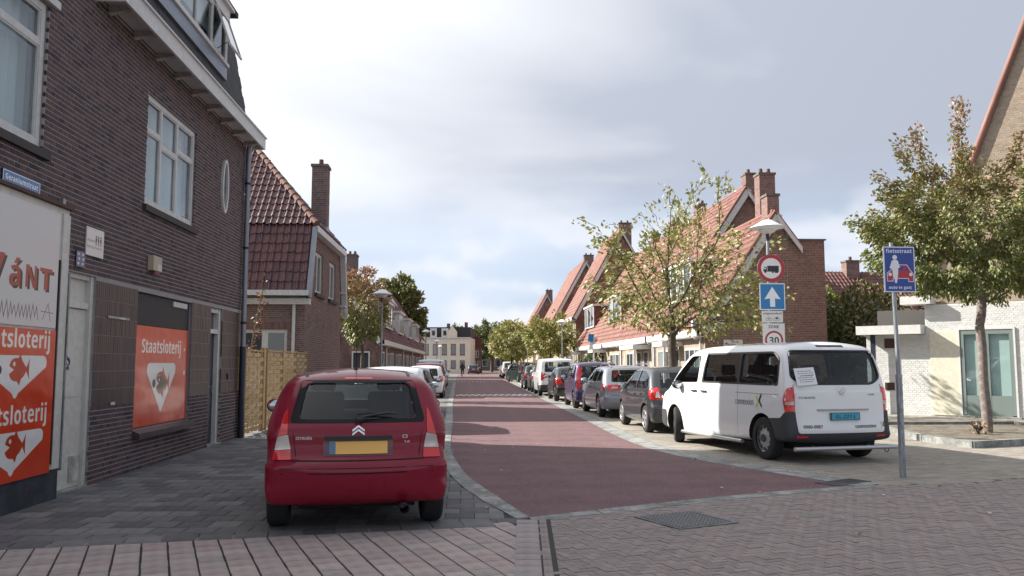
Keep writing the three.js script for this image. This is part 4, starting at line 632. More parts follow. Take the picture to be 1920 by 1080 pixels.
// ---------------------------------------------------------------- left row further on
{
  const A = block({ label: 'long low brick row house with white dormers behind the slim street tree', sgn: -1, X0: -4.35, d0: 42, d1: 86, eave: 2.95, ridge: [2.5, 7.1], depth: 7, roofTone: tones.maroonDark, base: M.maroonDarkBase, wallM: M.brickBrown, tilesMax: 30, seed: 71, windows: [[43, 44.4, 0.8, 2.2, 1], [48, 50, 0.7, 2.2], [54, 56, 0.7, 2.2], [61, 63, 0.7, 2.2], [68, 70, 0.7, 2.2], [76, 78, 0.7, 2.2]], doors: [[46, 47], [52, 53], [58, 59], [65, 66], [73, 74]], pipes: [45, 57, 67, 79], group: 'brick rows on the left' });
  for (const [a, b] of [[46.5, 51], [56, 60], [65, 69], [74, 79]]) dormer(A.t, -1, 42, a, b, 3.6, 5.0, 0.15, 1.6, 3, M.white);
  chimney(A.t, -2.5, -8, 0.6, 0.9, 6.6, 8.1, tones.darkBrick, 5, 2);
  const EF = frame(V3(0, 0, 0), V3(1, 0, 0), V3(0, 0, 1)); farWindow(A.t, EF, -1.35, -0.45, 0.9, 2.2, 1); part('garden_post', box(-2.2, -2.1, 0, 2.6, 0.01, 0.08), M.white, A.t); for (let i = 0; i < 4; i++) part('vent_slit', box(-3.4 + i * 0.7, -3.3 + i * 0.7, 2.7, 3.0, 0.0, 0.008), M.blackPaint, A.t);
  const B = block({ label: 'brick house with steep gable standing before the cream terrace', sgn: -1, X0: -5.2, d0: 92, d1: 104, eave: 4.4, ridge: [3, 9.0], depth: 7, roofTone: tones.maroonDark, base: M.maroonDarkBase, wallM: M.brickBrown, tilesMax: 0, seed: 72, windows: [[94, 96, 0.8, 2.2], [98, 100, 0.8, 2.2], [94, 96, 2.9, 4.1], [98, 100, 2.9, 4.1]], group: 'brick rows on the left' });
  // cream terrace that closes the street
  const cr = thing('cream_terrace', 'cream rendered terrace with slate mansard and dormers closing the street', 'building', [-9, 0, -138], -0.1);
  const CF = frame(V3(0, 0, 0), V3(1, 0, 0), V3(0, 0, 1));
  part('wall', box(0, 9.8, 0, 5.9, -10, 0), M.creamWall, cr); part('mansard', [box(0.05, 9.75, 5.9, 7.7, -9.5, -0.5)], M.slate, cr); part('cornice', box(-0.1, 9.9, 5.85, 6.0, -0.2, 0.2), M.white, cr);
  for (let i = 0; i < 3; i++) { const u = 1.2 + i * 1.9; const dm = part('dormer', box(u, u + 1.1, 6.0, 7.5, -1.5, -0.1), M.white, cr); part('pane', box(u + 0.3, u + 0.8, 6.3, 7.1, -0.1, -0.08), M.glassDark, dm); }
  { const g = prism([[6.0, 5.9], [7.6, 5.9], [7.6, 6.9], [6.8, 7.9], [6.0, 6.9]], 0.4); g.translate(0, 0, -0.3); part('gable', g, M.creamWall, cr); }
  for (let i = 0; i < 6; i++) for (const [v0, v1] of [[0.9, 2.2], [3.1, 4.9]]) farWindow(cr, CF, 0.6 + i * 1.5, 1.4 + i * 1.5, v0, v1, 1, M.redFrame);
  for (const [u, h] of [[5.6, 8.4], [8.6, 8.6]]) part('chimney', box(u, u + 0.5, 7.6, h, -3, -2.4), M.brickBrown, cr);
  farWindow(cr, CF, 6.5, 7.1, 6.2, 7.1, 1, M.redFrame);
  const ft = thing('far_terrace', 'low distant brick terrace closing the view behind the trees', 'building', [-30, 0, -200]); part('wall', box(0, 80, 0, 5.5, -8, 0), M.brickBrown, ft); { const g = prism([[-0.4, 5.5], [8.4, 5.5], [4, 9]], 80); g.rotateY(Math.PI / 2); part('roof', g, M.maroonDarkBase, ft); } for (let i = 0; i < 26; i++) farWindow(ft, CF, 1 + i * 3, 2.4 + i * 3, 1, 2.6, 1);
  const br = thing('brown_house', 'narrow reddish brown house beside the cream terrace at the end of the street', 'house', [0.9, 0, -146]); part('wall', box(0, 2.0, 0, 4.4, -8, 0), M.brickBrown, br); { const g = prism([[-0.1, 4.4], [2.1, 4.4], [1.6, 6.4], [0.4, 6.4]], 8); g.translate(0, 0, -8); part('roof', g, M.maroonDarkBase, br); } farWindow(br, CF, 0.3, 0.9, 0.8, 2.1, 1); farWindow(br, CF, 1.1, 1.7, 0.8, 2.1, 1); farWindow(br, CF, 0.6, 1.4, 2.7, 3.9, 2);
}
// ================================================================ right side: row with low eaves, taller gabled blocks, white shop
{
  const tanP = M.brickTan, k = 1.2, D = (d) => d * k, Y = (h) => 1.55 + (h - 1.55) * k, e = 3.03, X0 = 8.58, sl = 1.5, over = 0.38;
  const win = (l) => l.map(([a, b, v0, v1, n]) => [D(a), D(b), Y(v0), Y(v1), n]), drs = (l) => l.map((d) => [D(d), D(d) + 1.0, M.brownDoor]);
  // near low end of the row
  const d1 = 29.3, d2 = 37.5, r1 = 2.7, R1h = e + r1 * sl;
  const w1 = win([[24.9, 26.6, 0.75, 2.05, 3], [28.6, 30.4, 0.75, 2.05, 2]]);
  const R1 = block({ name: 'row_house', label: 'end house of the low tan brick row with stacked chimneys beside the lamp', sgn: 1, X0, d0: d1, d1: d2, eave: e, ridge: [r1, R1h], depth: 3.6, backH: 5.8, roofTone: tones.redTile, base: M.redTileBase, wallM: M.mortarTan, tilesMax: 170, seed: 81, over, windows: w1, doors: drs([27.3]), pipes: [d1 + 0.3, d2 - 0.2], group: 'low tan brick rows on the right' });
  const t = R1.t, gr = (u) => u < r1 ? e + u * sl : R1h - (u - r1) * 1.45;
  brickWall(t, { o: V3(0, 0, 0), ex: V3(1, 0, 0), n: V3(0, 0, 1), w: 3.1, h: R1h, keep: (u, v) => v < gr(u) - 0.12, tone: tones.redBrick, seed: 82, max: 220 });
  brickWall(t, { o: V3(0, 0, -(d2 - d1)), ex: V3(0, 0, 1), n: V3(-1, 0, 0), w: d2 - d1, h: e, holes: [...w1.map(([a, b, v0, v1]) => [d2 - b, d2 - a, v0, v1]), [d2 - D(27.3) - 1.0, d2 - D(27.3), 0, 2.16]], tone: tones.tanBrick, seed: 83, max: 80 });
  part('annex', box(3.1, 4.5, 0, 6.06, -7, 0.004), M.mortarTan, t); brickWall(t, { o: V3(3.1, 0, 0.006), ex: V3(1, 0, 0), n: V3(0, 0, 1), w: 1.4, h: 6.02, tone: tones.redBrick, seed: 84, max: 80 });
  part('annex_coping', box(3.06, 4.55, 6.06, 6.11, -7, 0.08), M.leadDark, t);
  part('eave_return', [box(-0.5, 0.66, 2.80, 3.12, 0.02, 0.22)], M.white, t);
  { const c = canvasTex(256, 64, (g, w, h) => { g.fillStyle = '#d6d2cc'; g.fillRect(0, 0, w, h); g.fillStyle = '#3a3d42'; g.font = 'bold 22px sans-serif'; g.fillText('VAN DER', 110, 28); g.fillText('BLOEMEN', 60, 54); g.fillRect(20, 30, 30, 18); }); const sg = thing('wall_sign', 'long white name board on the shaded gable of the low brick row', 'sign', [X0, 0, -d1 + 0.02]); part('board', box(0.66, 1.36, 2.19, 2.43, 0, 0.025), M.white, sg); const g = new THREE.PlaneGeometry(0.68, 0.225); g.translate(1.01, 2.31, 0.027); part('print', g, M.plate(c), sg); }
  chimney(t, 2.68, -0.4, 0.44, 0.6, 6.6, 7.78, tones.redBrick, 91, 0);
  chimney(t, 3.95, -4.3, 0.66, 0.6, 5.4, 9.5, tones.redBrick, 92, 2);
  dormer(t, 1, d1, D(27.2), D(30.9), Y(3.75), Y(5.0), 0.5, 1.8, 4);
  // taller middle of the row
  const d3 = 63.8, r2 = 4.5, R2h = e + r2 * sl;
  const R2 = block({ name: 'row_house', label: 'long middle of the tan brick row with tall tiled roof behind the thin tree', sgn: 1, X0, d0: d2, d1: d3, eave: e, ridge: [r2, R2h], depth: 9.1, roofTone: tones.redTile, base: M.redTileBase, wallM: tanP, tilesMax: 130, seed: 85, over, windows: win([[35.0, 36.4, 0.75, 2.05, 2], [38.2, 40.6, 0.75, 2.05, 3], [45.6, 47.2, 0.75, 2.05, 2], [48.4, 50.2, 0.75, 2.05, 2]]), doors: drs([32.0, 33.3, 42.2, 51]), pipes: [D(37.6), D(44.5), D(50.8)], group: 'low tan brick rows on the right' });
  brickWall(R2.t, { o: V3(0, 0, 0.0), ex: V3(1, 0, 0), n: V3(0, 0, 1), w: 9.1, h: R2h, v0: 4.6, keep: (u, v) => v < Math.min(e + u * sl, e + (9.1 - u) * sl) - 0.14, tone: tones.redBrick, seed: 86, max: 60 });
  chimney(R2.t, 4.75, -0.35, 0.46, 0.6, 9.0, 10.5, tones.redBrick, 93, 1);
  for (const [d, q] of [[45.1, 0], [50.4, 1], [56, 2]]) chimney(R2.t, r2, -(d - d2), 0.54, 0.6, 9.2, 10.45, tones.redBrick, 94 + q, 2);
  dormer(R2.t, 1, d2, D(40.0), D(43.4), Y(3.7), Y(4.95), 0.54, 1.8, 3); dormer(R2.t, 1, d2, D(48.6), D(52.2), Y(3.75), Y(5.0), 0.54, 1.8, 3);
  for (const [T_, ds, off] of [[R1.t, [[26.9, 28.4]], d1], [R2.t, [[31.7, 34.5], [41.9, 43.5], [50.7, 52.2]], d2]]) for (const [a, b] of ds) { const z0 = -(D(a) - off), z1 = -(D(b) - off); const p = part('porch', box(-0.85, 0, 2.26, 2.45, z0, z1), M.white, T_); part('porch_post', box(-0.8, -0.71, 0, 2.26, z0 - 0.09, z0), M.white, p); part('porch_post', box(-0.8, -0.71, 0, 2.26, z1, z1 + 0.09), M.white, p); part('porch_panel', box(-0.78, -0.73, 0.05, 1.1, z0 - 0.09, z1 + 0.09), M.brownDoor, p); }
  // tall gabled blocks
  const tall = (label, a, b, seed, tm) => { const q = block({ name: 'gable_house', label, sgn: 1, X0, d0: a, d1: b, eave: 5.5, ridge: [3.7, 12.2], depth: 7.4, roofTone: tones.redTile, base: M.redTileBase, wallM: M.brickTan, tilesMax: tm, seed, over: 0.4, windows: [[a + 1.2, a + 3.1, 0.7, 2.3], [a + 4.4, a + 6.2, 0.7, 2.3], [a + 1.4, a + 2.9, 3.3, 4.9], [a + 4.5, a + 6, 3.3, 4.9]], doors: [[a + 3.2, a + 4.2, M.brownDoor]], pipes: [a + 0.3, b - 0.3], group: 'tall gabled brick houses on the right' });
    const g = prism([[0.02, 2], [0.02, 5.4], [3.7, 12.05], [7.38, 5.4], [7.38, 2]], 0.01); g.translate(0, 0, 0.002); part('gable_face', metreUV(g), M.brickRed, q.t); chimney(q.t, 4.2, -1.3, 1.0, 0.7, 10.9, 12.9, tones.redBrick, seed + 5, 2); return q; };
  tall('tall gabled brick house with white barge boards rising behind the low row', 64.3, 72.2, 101, 60);
  tall('tall gabled brick house with dark chimney next beyond the first tall gable', 84, 97, 102, 0);
  tall('far tall gabled brick house half hidden by street trees', 125, 134, 103, 0);
  const low = (label, a, b, seed) => { const q = block({ name: 'row_house', label, sgn: 1, X0: X0 + 0.3, d0: a, d1: b, eave: 3.4, ridge: [3.9, 9.2], depth: 7.8, roofTone: tones.redTile, base: M.redTileBase, wallM: M.brickTan, tilesMax: 0, seed, verge: false, windows: [[a + 1, a + 3.1, 0.7, 2.2], [a + 5.4, a + 7.5, 0.7, 2.2]], doors: [[a + 3.6, a + 4.6, M.brownDoor]], group: 'low tan brick rows on the right' }); dormer(q.t, 1, a, a + 1.8, a + 4.8, 4.4, 5.9, 0.5, 1.9, 2); return q; };
  low('short low tan brick house between the first two tall gables', 72.2, 84, 104); low('low tan brick row running on beyond the second tall gable', 97, 125, 105); low('farthest low tan brick row past the last tall gable', 134, 168, 106);
}
// ---------------------------------------------------------------- white shop with brick gable on the right
{
  const o = V3(12.6, 0, -25.85), ex = V3(0.72, 0, 0.694).normalize(), n = V3(-0.694, 0, 0.72).normalize(), F = frame(o, ex, n);
  const t = thing('white_shop', 'whitewashed single storey shop front with tall lit brick gable above it', 'building');
  const holes = [[2.90, 4.25, 0.05, 2.54]];
  part('wall', [metreUV(slab(o, ex, n, [[0.2, 0], [14, 0], [14, 3.35], [1.95, 3.35], [1.95, 2.45], [0.2, 2.45]], holes, 0.25))], M.whiteWash, t);
  // whitewashed courses
  brickWall(t, { o: o.clone(), ex, n, w: 9, h: 3.33, holes: [[-1, 0.2, 0, 4], [0.2, 1.95, 2.42, 4], [2.05, 2.87, 0, 2.56], [2.87, 4.28, 0, 2.58]], tone: tones.whiteBrick, seed: 111, max: 120, proud: 0.005 });
  part('core', [box(0.2, 14, 0.02, 3.3, -8, -1.2)].map((g) => g.applyMatrix4(F)), M.room, t);
  part('cream_panel', fbox(F, 2.06, 2.86, 0.04, 2.55, 0.0, 0.035), M.creamPanel, t);
  const fr = part('shop_window', [fbox(F, 2.88, 4.27, 2.43, 2.56, -0.1, 0.03), fbox(F, 2.88, 2.99, 0.08, 2.43, -0.1, 0.03), fbox(F, 4.16, 4.27, 0.08, 2.43, -0.1, 0.03), fbox(F, 3.42, 3.64, 0.08, 2.43, -0.1, 0.025), fbox(F, 2.99, 4.16, 0.05, 0.64, -0.1, 0.02)], M.greenGrey, t);
  for (const [a, b] of [[2.99, 3.42], [3.64, 4.16]]) { part('pane', fbox(F, a, b, 0.64, 2.43, -0.04, -0.03), M.glass, fr); part('blind', fbox(F, a, b, 0.64, 2.43, -0.10, -0.09), M.blindPale, fr); }
  part('outer_frame', [fbox(F, 2.84, 2.88, 0, 2.62, 0.008, 0.05), fbox(F, 4.27, 4.32, 0, 2.62, 0.008, 0.05), fbox(F, 2.88, 4.27, 2.565, 2.62, 0.008, 0.05)], M.white, t);
  part('step', fbox(F, 2.8, 4.4, 0, 0.05, 0.0, 0.25), M.concrete, t);
  part('wall_grille', fbox(F, 0.75, 1.05, 2.05, 2.35, 0.006, 0.03), M.brownDoor, t); part('wall_grille', fbox(F, 0.72, 1.0, 0.75, 0.98, 0.006, 0.03), M.brownDoor, t);
  for (const [u0, u1, v0, v1, w1] of [[0.05, 1.94, 2.47, 2.74, 0.5], [1.35, 2.2, 3.37, 3.62, 0.35]]) part('canopy', [fbox(F, u0, u1, v0, v1, -0.3, w1)], M.white, t);
  part('canopy_post', fbox(F, 0.42, 0.54, 0, 2.47, 0.2, 0.32), M.navyPaint, t);
  // brick gable set back
  const gA = [1.75, 3.6], gB = [5.6, 13.2], G = -0.4, go = o.clone().addScaledVector(n, G), inside = (u, v) => v > 3.3 && v < gA[1] + (u - gA[0]) * (gB[1] - gA[1]) / (gB[0] - gA[0]) - 0.05;
  part('gable_wall', metreUV(slab(go, ex, n, [[1.75, 3.3], [12, 3.3], [12, 13.2], [5.6, 13.2], [1.75, 3.6]], [], 0.25)), M.mortarTan, t);
  brickWall(t, { o: go, ex, n, w: 8.5, h: 13, v0: 3.4, keep: inside, tone: tones.tanBrick, seed: 112, max: 150 });
  const rp = (u, v, w) => V3(u, v, w).applyMatrix4(frame(go, ex, n)); part('verge_tiles', bar(rp(1.6, 3.25, 0.06).toArray(), rp(5.6, 13.2, 0.06).toArray(), 0.1, 8), tones.redTile[3], t);
  quad(t, 'roof', [rp(1.62, 3.3, 0), rp(5.6, 13.22, 0), rp(5.6, 13.22, -6), rp(1.62, 3.3, -6)], M.redTileBase, 0.08);
  // garden wall to the left and the house beyond
  const h = thing('garden_house', 'red tiled house with skylights behind the bushes', 'house', [17.4, 0, -40]);
  part('wall', box(0, 9, 0, 4.0, -8, 0), M.brickRed, h); quad(h, 'roof', [V3(-0.3, 3.9, 0.3), V3(9.3, 3.9, 0.3), V3(9.3, 6.4, -2.8), V3(-0.3, 6.4, -2.8)], M.redTileBase, 0.06); { const es = V3(0, 2.5, -3.1), L = es.length(); es.normalize(); tiles(h, V3(-0.3, 3.93, 0.3), V3(1, 0, 0), es, 9.6, L, tones.maroonDark, { seed: 113, max: 30 }); }
  quad(h, 'rear_roof', [V3(9.3, 3.9, -6), V3(-0.3, 3.9, -6), V3(-0.3, 6.4, -2.8), V3(9.3, 6.4, -2.8)], M.redTileBase, 0.06);
  for (const u of [0.6, 2.0]) { const k = part('skylight', box(-0.28, 0.28, 0, 0.7, 0, 0.06), M.leadDark, h); k.position.set(u, 4.6, -0.52); k.rotation.x = -0.89; part('pane', box(-0.22, 0.22, 0.06, 0.64, 0.06, 0.066), M.glassPale, k); }
  chimney(h, 3.0, -2.6, 0.7, 0.6, 5.8, 7.0, tones.redBrick, 95, 1); part('shed_roof', box(0.2, 2.6, 2.7, 2.95, 0.5, 3), M.white, h);
}
// ================================================================ vehicles
const paint = (r, g, b, o = {}) => phys(C(r, g, b), 0.38, { clearcoat: 1, clearcoatRoughness: 0.04, metalness: 0, ...o });
const metallic = (r, g, b) => phys(C(r, g, b), 0.42, { clearcoat: 1, clearcoatRoughness: 0.05, metalness: 0.45 });
M.cabin = mat(C(0.035, 0.036, 0.040), 0.9); M.seat = mat(C(0.045, 0.048, 0.056), 0.95); M.tyre = mat(C(0.018, 0.018, 0.019), 0.85, { bumpMap: rep(T.grainB, 2), bumpScale: 0.002 }); M.rim = mat(C(0.50, 0.51, 0.53), 0.35, { metalness: 0.75 }); M.rimDark = mat(C(0.06, 0.06, 0.065), 0.6, { metalness: 0.3 });
M.trim = mat(C(0.022, 0.023, 0.025), 0.55); M.bumperGrey = mat(C(0.040, 0.043, 0.050), 0.62, { bumpMap: rep(T.grainB, 6), bumpScale: 0.0006 }); M.chrome = mat(C(0.75, 0.76, 0.78), 0.12, { metalness: 1 }); M.underbody = mat(C(0.012, 0.012, 0.013), 0.9);
M.lampRed = phys(C(0.62, 0.012, 0.010), 0.12, { clearcoat: 1 }); M.lampClear = phys(C(0.55, 0.53, 0.52), 0.12, { clearcoat: 1, metalness: 0.35 }); M.carGlass = phys(C(0.68, 0.75, 0.75), 0.015, { transmission: 1, thickness: 0, ior: 1.5 }); M.carGlassDark = phys(C(0.16, 0.19, 0.20), 0.015, { transmission: 1, thickness: 0, ior: 1.5 }); M.carGlassVan = phys(C(0.48, 0.54, 0.55), 0.015, { transmission: 1, thickness: 0, ior: 1.5 }); M.gap = mat(C(0.006, 0.006, 0.007), 0.9); M.plateYellow = mat(C(0.80, 0.50, 0.05), 0.45); M.plateBlue = mat(C(0.05, 0.12, 0.45), 0.5);
function bodyGeo(sp, off = 0, N = 150) {
  const c = new THREE.CatmullRomCurve3(sp.sil.map(([t, y]) => V3(t, y, 0)), true, 'centripetal', 0.5), raw = c.getSpacedPoints(N).slice(0, N);
  const n = raw.map((p, i) => { const a = raw[(i + N - 1) % N], b = raw[(i + 1) % N], dx = b.x - a.x, dy = b.y - a.y, l = Math.hypot(dx, dy) || 1; return [-dy / l, dx / l]; });
  const L = sp.L, H = sp.H, zs = (t, y) => { const r = clamp((sp.tr - t) / sp.tr), f = clamp((t - (L - sp.tf)) / sp.tf); const w = sp.W / 2 * (1 - sp.ar * r * r - sp.af * f * f), up = clamp((y - sp.belt) / (H - sp.belt)), lo = clamp((0.5 - y) / 0.3); const sh = Math.exp(-(((y - sp.belt + 0.09) / 0.05) ** 2)) * 0.008; return w - sp.tumble * Math.pow(up, 1.25) - 0.05 * lo * lo + sh + off; };
  const ks = [0, 0.22, 0.45, 0.68, 0.86, 1], th = [0.3, 0.6, 0.9, 1.22, Math.PI / 2], fr = [0.12, 0.28, 0.46, 0.64, 0.82, 1];
  const half = ks.length + th.length + fr.length, pos = [], row = (i) => {
    const P = raw[i], [nx, ny] = n[i], end = Math.abs(nx), cr = lerp(sp.crown ?? 0.035, sp.bow ?? 0.09, end * end) * (P.y < 0.3 ? 0.3 : 1);
    const S = [P.x + nx * off, P.y + ny * off], E = [S[0] - nx * cr, S[1] - ny * cr], Cx = clamp(P.x, 0.62, L - 0.62), Cy = sp.mid ?? 0.62, dx = Cx - E[0], dy = Cy - E[1], len = Math.hypot(dx, dy), R = Math.min((P.y < 0.4 ? 0.06 : lerp(sp.R ?? 0.11, sp.Rend ?? 0.13, end)), len * 0.6), out = [];
    for (const k of ks) out.push([S[0] - nx * cr * k * k, S[1] - ny * cr * k * k, k * (zs(...E) - R)]);
    for (const a of th) { const s = R * (1 - Math.cos(a)) / len, p = [E[0] + dx * s, E[1] + dy * s]; out.push([...p, zs(...p) - R * (1 - Math.sin(a))]); }
    for (const f of fr) { const s = R / len + (1 - R / len) * f, p = [E[0] + dx * s, E[1] + dy * s]; out.push([...p, zs(...p)]); }
    return out;
  };
  const K = half * 2 - 1; for (let i = 0; i < N; i++) { const r = row(i); for (let j = half - 1; j > 0; j--) pos.push(-r[j][2], r[j][1], -r[j][0]); for (let j = 0; j < half; j++) pos.push(r[j][2], r[j][1], -r[j][0]); }
  const idx = []; for (let i = 0; i < N; i++) { const a = i * K, b = ((i + 1) % N) * K; for (let j = 0; j < K - 1; j++) idx.push(a + j, b + j, a + j + 1, b + j, b + j + 1, a + j + 1); }
  let vol = 0; for (let i = 0; i < idx.length; i += 3) { const [a, b, c] = [idx[i] * 3, idx[i + 1] * 3, idx[i + 2] * 3]; vol += pos[a] * (pos[b + 1] * pos[c + 2] - pos[b + 2] * pos[c + 1]) - pos[a + 1] * (pos[b] * pos[c + 2] - pos[b + 2] * pos[c]) + pos[a + 2] * (pos[b] * pos[c + 1] - pos[b + 1] * pos[c]); }
  if (vol < 0) for (let i = 0; i < idx.length; i += 3) { const q = idx[i + 1]; idx[i + 1] = idx[i + 2]; idx[i + 2] = q; }
  const g = new THREE.BufferGeometry(); g.setAttribute('position', new THREE.Float32BufferAttribute(pos, 3)); g.setIndex(idx); g.computeVertexNormals(); return g;
}
const csg = new Evaluator(); csg.attributes = ['position', 'normal']; csg.useGroups = true;
const brush = (g, m) => { const q = g.clone(); for (const k of Object.keys(q.attributes)) if (k !== 'position' && k !== 'normal') q.deleteAttribute(k); q.clearGroups(); const b = new Brush(q, m); b.updateMatrixWorld(true); return b; };
function roundPoly(pts, r = 0.05, n = 4) { const out = []; const N = pts.length; for (let i = 0; i < N; i++) { const p = pts[i], a = pts[(i + N - 1) % N], b = pts[(i + 1) % N], la = Math.hypot(a[0] - p[0], a[1] - p[1]), lb = Math.hypot(b[0] - p[0], b[1] - p[1]), rr = p[2] ?? r, ra = Math.min(rr, la * 0.45), rb = Math.min(rr, lb * 0.45), A = [p[0] + (a[0] - p[0]) / la * ra, p[1] + (a[1] - p[1]) / la * ra], B = [p[0] + (b[0] - p[0]) / lb * rb, p[1] + (b[1] - p[1]) / lb * rb]; for (let k = 0; k <= n; k++) { const t = k / n; out.push([(1 - t) ** 2 * A[0] + 2 * t * (1 - t) * p[0] + t * t * B[0], (1 - t) ** 2 * A[1] + 2 * t * (1 - t) * p[1] + t * t * B[1]]); } } return out; }
// prism through the car: view 'side' polygons are (t, y), 'rear'/'front' polygons are (x, y)
function cutter(poly, view, a, b) { const g = prism(poly, b - a); if (view === 'side') { g.rotateY(Math.PI / 2); g.translate(a, 0, 0); } else g.translate(0, 0, a); return g; }   // side: shape x -> -z
class Body {
  constructor(sp) { this.sp = sp; this.geo = bodyGeo(sp); this.bvh = new MeshBVH(this.geo.clone()); }
  build(mats) {
    const sp = this.sp; let b = brush(this.geo, mats.paint);
    const cav = csg.evaluate(brush(bodyGeo(sp, -0.05, 90), M.cabin), brush(box(-2, 2, sp.floor, 3, -sp.L, 0), M.cabin), INTERSECTION); cav.updateMatrixWorld(true);
    b = csg.evaluate(b, cav, SUBTRACTION); b.updateMatrixWorld(true);
    const cut = (g, m = M.trim) => { b = csg.evaluate(b, brush(g, m), SUBTRACTION); b.updateMatrixWorld(true); };
    for (const p of sp.sideWin) cut(cutter(roundPoly(p, 0.05), 'side', -1.6, 1.6));
    if (sp.rearWin) cut(cutter(roundPoly(sp.rearWin, 0.06), 'rear', -1.0, 0.4));
    if (sp.frontWin) cut(cutter(roundPoly(sp.frontWin, 0.06), 'rear', -sp.L - 0.5, -sp.L * 0.52));
    for (const t of sp.axles) for (const s of [-1, 1]) { const g = new THREE.CylinderGeometry(sp.r + 0.055, sp.r + 0.055, 0.36, 28); g.rotateZ(Math.PI / 2); g.translate(s * (sp.W / 2 - 0.08), sp.r + 0.005, -t); cut(g, M.underbody); }
    return b.geometry ? { geometry: b.geometry, material: b.material } : b;
  }
  patch(poly, view, off = 0.004, { holes = [], edge = 0.09, skirt = 0.014, round = 0.03 } = {}) {
    const sh = new THREE.Shape(roundPoly(poly, round).map((p) => new THREE.Vector2(...p))); for (const h of holes) sh.holes.push(new THREE.Path(roundPoly(h, round).map((p) => new THREE.Vector2(...p))));
    let g = new TessellateModifier(edge, 6).modify(new THREE.ShapeGeometry(sh)); g.deleteAttribute('uv'); g.deleteAttribute('normal'); g = mergeVertices(g, 1e-4);
    const p = g.attributes.position, d = { left: V3(1, 0, 0), right: V3(-1, 0, 0), rear: V3(0, 0, -1), front: V3(0, 0, 1), top: V3(0, -1, 0) }[view], o = V3(), ray = new THREE.Ray(), bad = new Set(); let last = null;
    for (let i = 0; i < p.count; i++) {
      const a = p.getX(i), b = p.getY(i); if (view === 'left') o.set(-3, b, -a); else if (view === 'right') o.set(3, b, -a); else if (view === 'rear') o.set(a, b, 3); else if (view === 'front') o.set(a, b, -this.sp.L - 3); else o.set(a, 5, -b);
      ray.set(o, d); let h = this.bvh.raycastFirst(ray, THREE.DoubleSide); if (h && ((view === 'left' || view === 'right') ? Math.abs(h.point.x) < this.sp.W / 2 - 0.34 : view === 'rear' ? h.point.z < -0.95 : false)) h = null; if (!h) bad.add(i); if (h) last = h.point; const q = h ? h.point : (last ? (view === 'left' || view === 'right' ? V3(last.x, b, -a) : view === 'top' ? V3(a, last.y, -b) : V3(a, b, last.z)) : o); p.setXYZ(i, q.x - d.x * off, q.y - d.y * off, q.z - d.z * off);
    }
    if (bad.size) { const ix = g.index, keep = []; for (let i = 0; i < ix.count; i += 3) if (![0, 1, 2].some((k) => bad.has(ix.getX(i + k)))) keep.push(ix.getX(i), ix.getX(i + 1), ix.getX(i + 2)); g.setIndex(keep); }
    g.computeVertexNormals(); { const n = g.attributes.normal; let s = 0; for (let i = 0; i < n.count; i++) s += n.getX(i) * d.x + n.getY(i) * d.y + n.getZ(i) * d.z; if (s > 0) { const ix = g.index; for (let i = 0; i < ix.count; i += 3) { const q = ix.getX(i + 1); ix.setX(i + 1, ix.getX(i + 2)); ix.setX(i + 2, q); } g.computeVertexNormals(); } }
    if (!skirt) return g;
    const ed = new Map(), ix = g.index; for (let i = 0; i < ix.count; i += 3) for (let k = 0; k < 3; k++) { const a = ix.getX(i + k), b = ix.getX(i + (k + 1) % 3), key = Math.min(a, b) + '_' + Math.max(a, b); ed.set(key, ed.has(key) ? null : [a, b]); }
    const pos = []; for (const e of ed.values()) if (e) { const A = V3().fromBufferAttribute(p, e[0]), B = V3().fromBufferAttribute(p, e[1]), a2 = A.clone().addScaledVector(d, skirt), b2 = B.clone().addScaledVector(d, skirt); pos.push(...B, ...A, ...a2, ...B, ...a2, ...b2); }
    const s = new THREE.BufferGeometry(); s.setAttribute('position', new THREE.Float32BufferAttribute(pos, 3)); s.computeVertexNormals(); return merge([g, s]);
  }
}
function wheel(parent, x, r, z, { style = 'cap', steer = 0, w = 0.2 } = {}) {
  const s = Math.sign(x), g = part('wheel', (() => { const pr = [[0.62, -0.5], [0.9, -0.5], [0.97, -0.42], [1, -0.3], [1, 0.3], [0.97, 0.42], [0.9, 0.5], [0.62, 0.5]].map(([a, b]) => new THREE.Vector2(a * r, b * w)); const l = new THREE.LatheGeometry(pr, 36); l.rotateZ(Math.PI / 2); return l; })(), M.tyre, parent);
  g.position.set(x, r, z); g.rotation.y = steer;
  const o = s * w * 0.5, rr = r * 0.66;
  { const pr = [[0, 0.02], [rr * 0.3, 0.02], [rr * 0.85, -0.015], [rr, 0.005]].map(([a, b]) => new THREE.Vector2(a, b)); const l = new THREE.LatheGeometry(pr, 28); l.rotateZ(-s * Math.PI / 2); l.translate(o - s * 0.035, 0, 0); part('rim', l, style === 'alloy' ? M.rimDark : M.rim, g); }
  if (style === 'alloy') { const sp = []; for (let i = 0; i < 5; i++) { const b = new THREE.BoxGeometry(0.02, rr * 0.95, 0.075); b.translate(o - s * 0.012, rr * 0.48, 0); b.rotateX(i * Math.PI * 0.4); sp.push(b); } const t = new THREE.TorusGeometry(rr * 0.95, 0.014, 6, 28); t.rotateY(Math.PI / 2); t.translate(o - s * 0.01, 0, 0); sp.push(t); part('spokes', sp, M.rim, g); }
  else { const h = []; for (let i = 0; i < 10; i++) { const b = new THREE.CylinderGeometry(rr * 0.11, rr * 0.11, 0.012, 8); b.rotateZ(Math.PI / 2); b.translate(o - s * 0.038, rr * 0.74, 0); b.rotateX(i * Math.PI * 0.2); h.push(b); } part('rim_holes', h, M.rimDark, g, 'stuff'); const c = new THREE.CylinderGeometry(rr * 0.28, rr * 0.3, 0.03, 14); c.rotateZ(Math.PI / 2); c.translate(o - s * 0.01, 0, 0); part('hub_cap', c, M.rimDark, g); }
  return g;
}
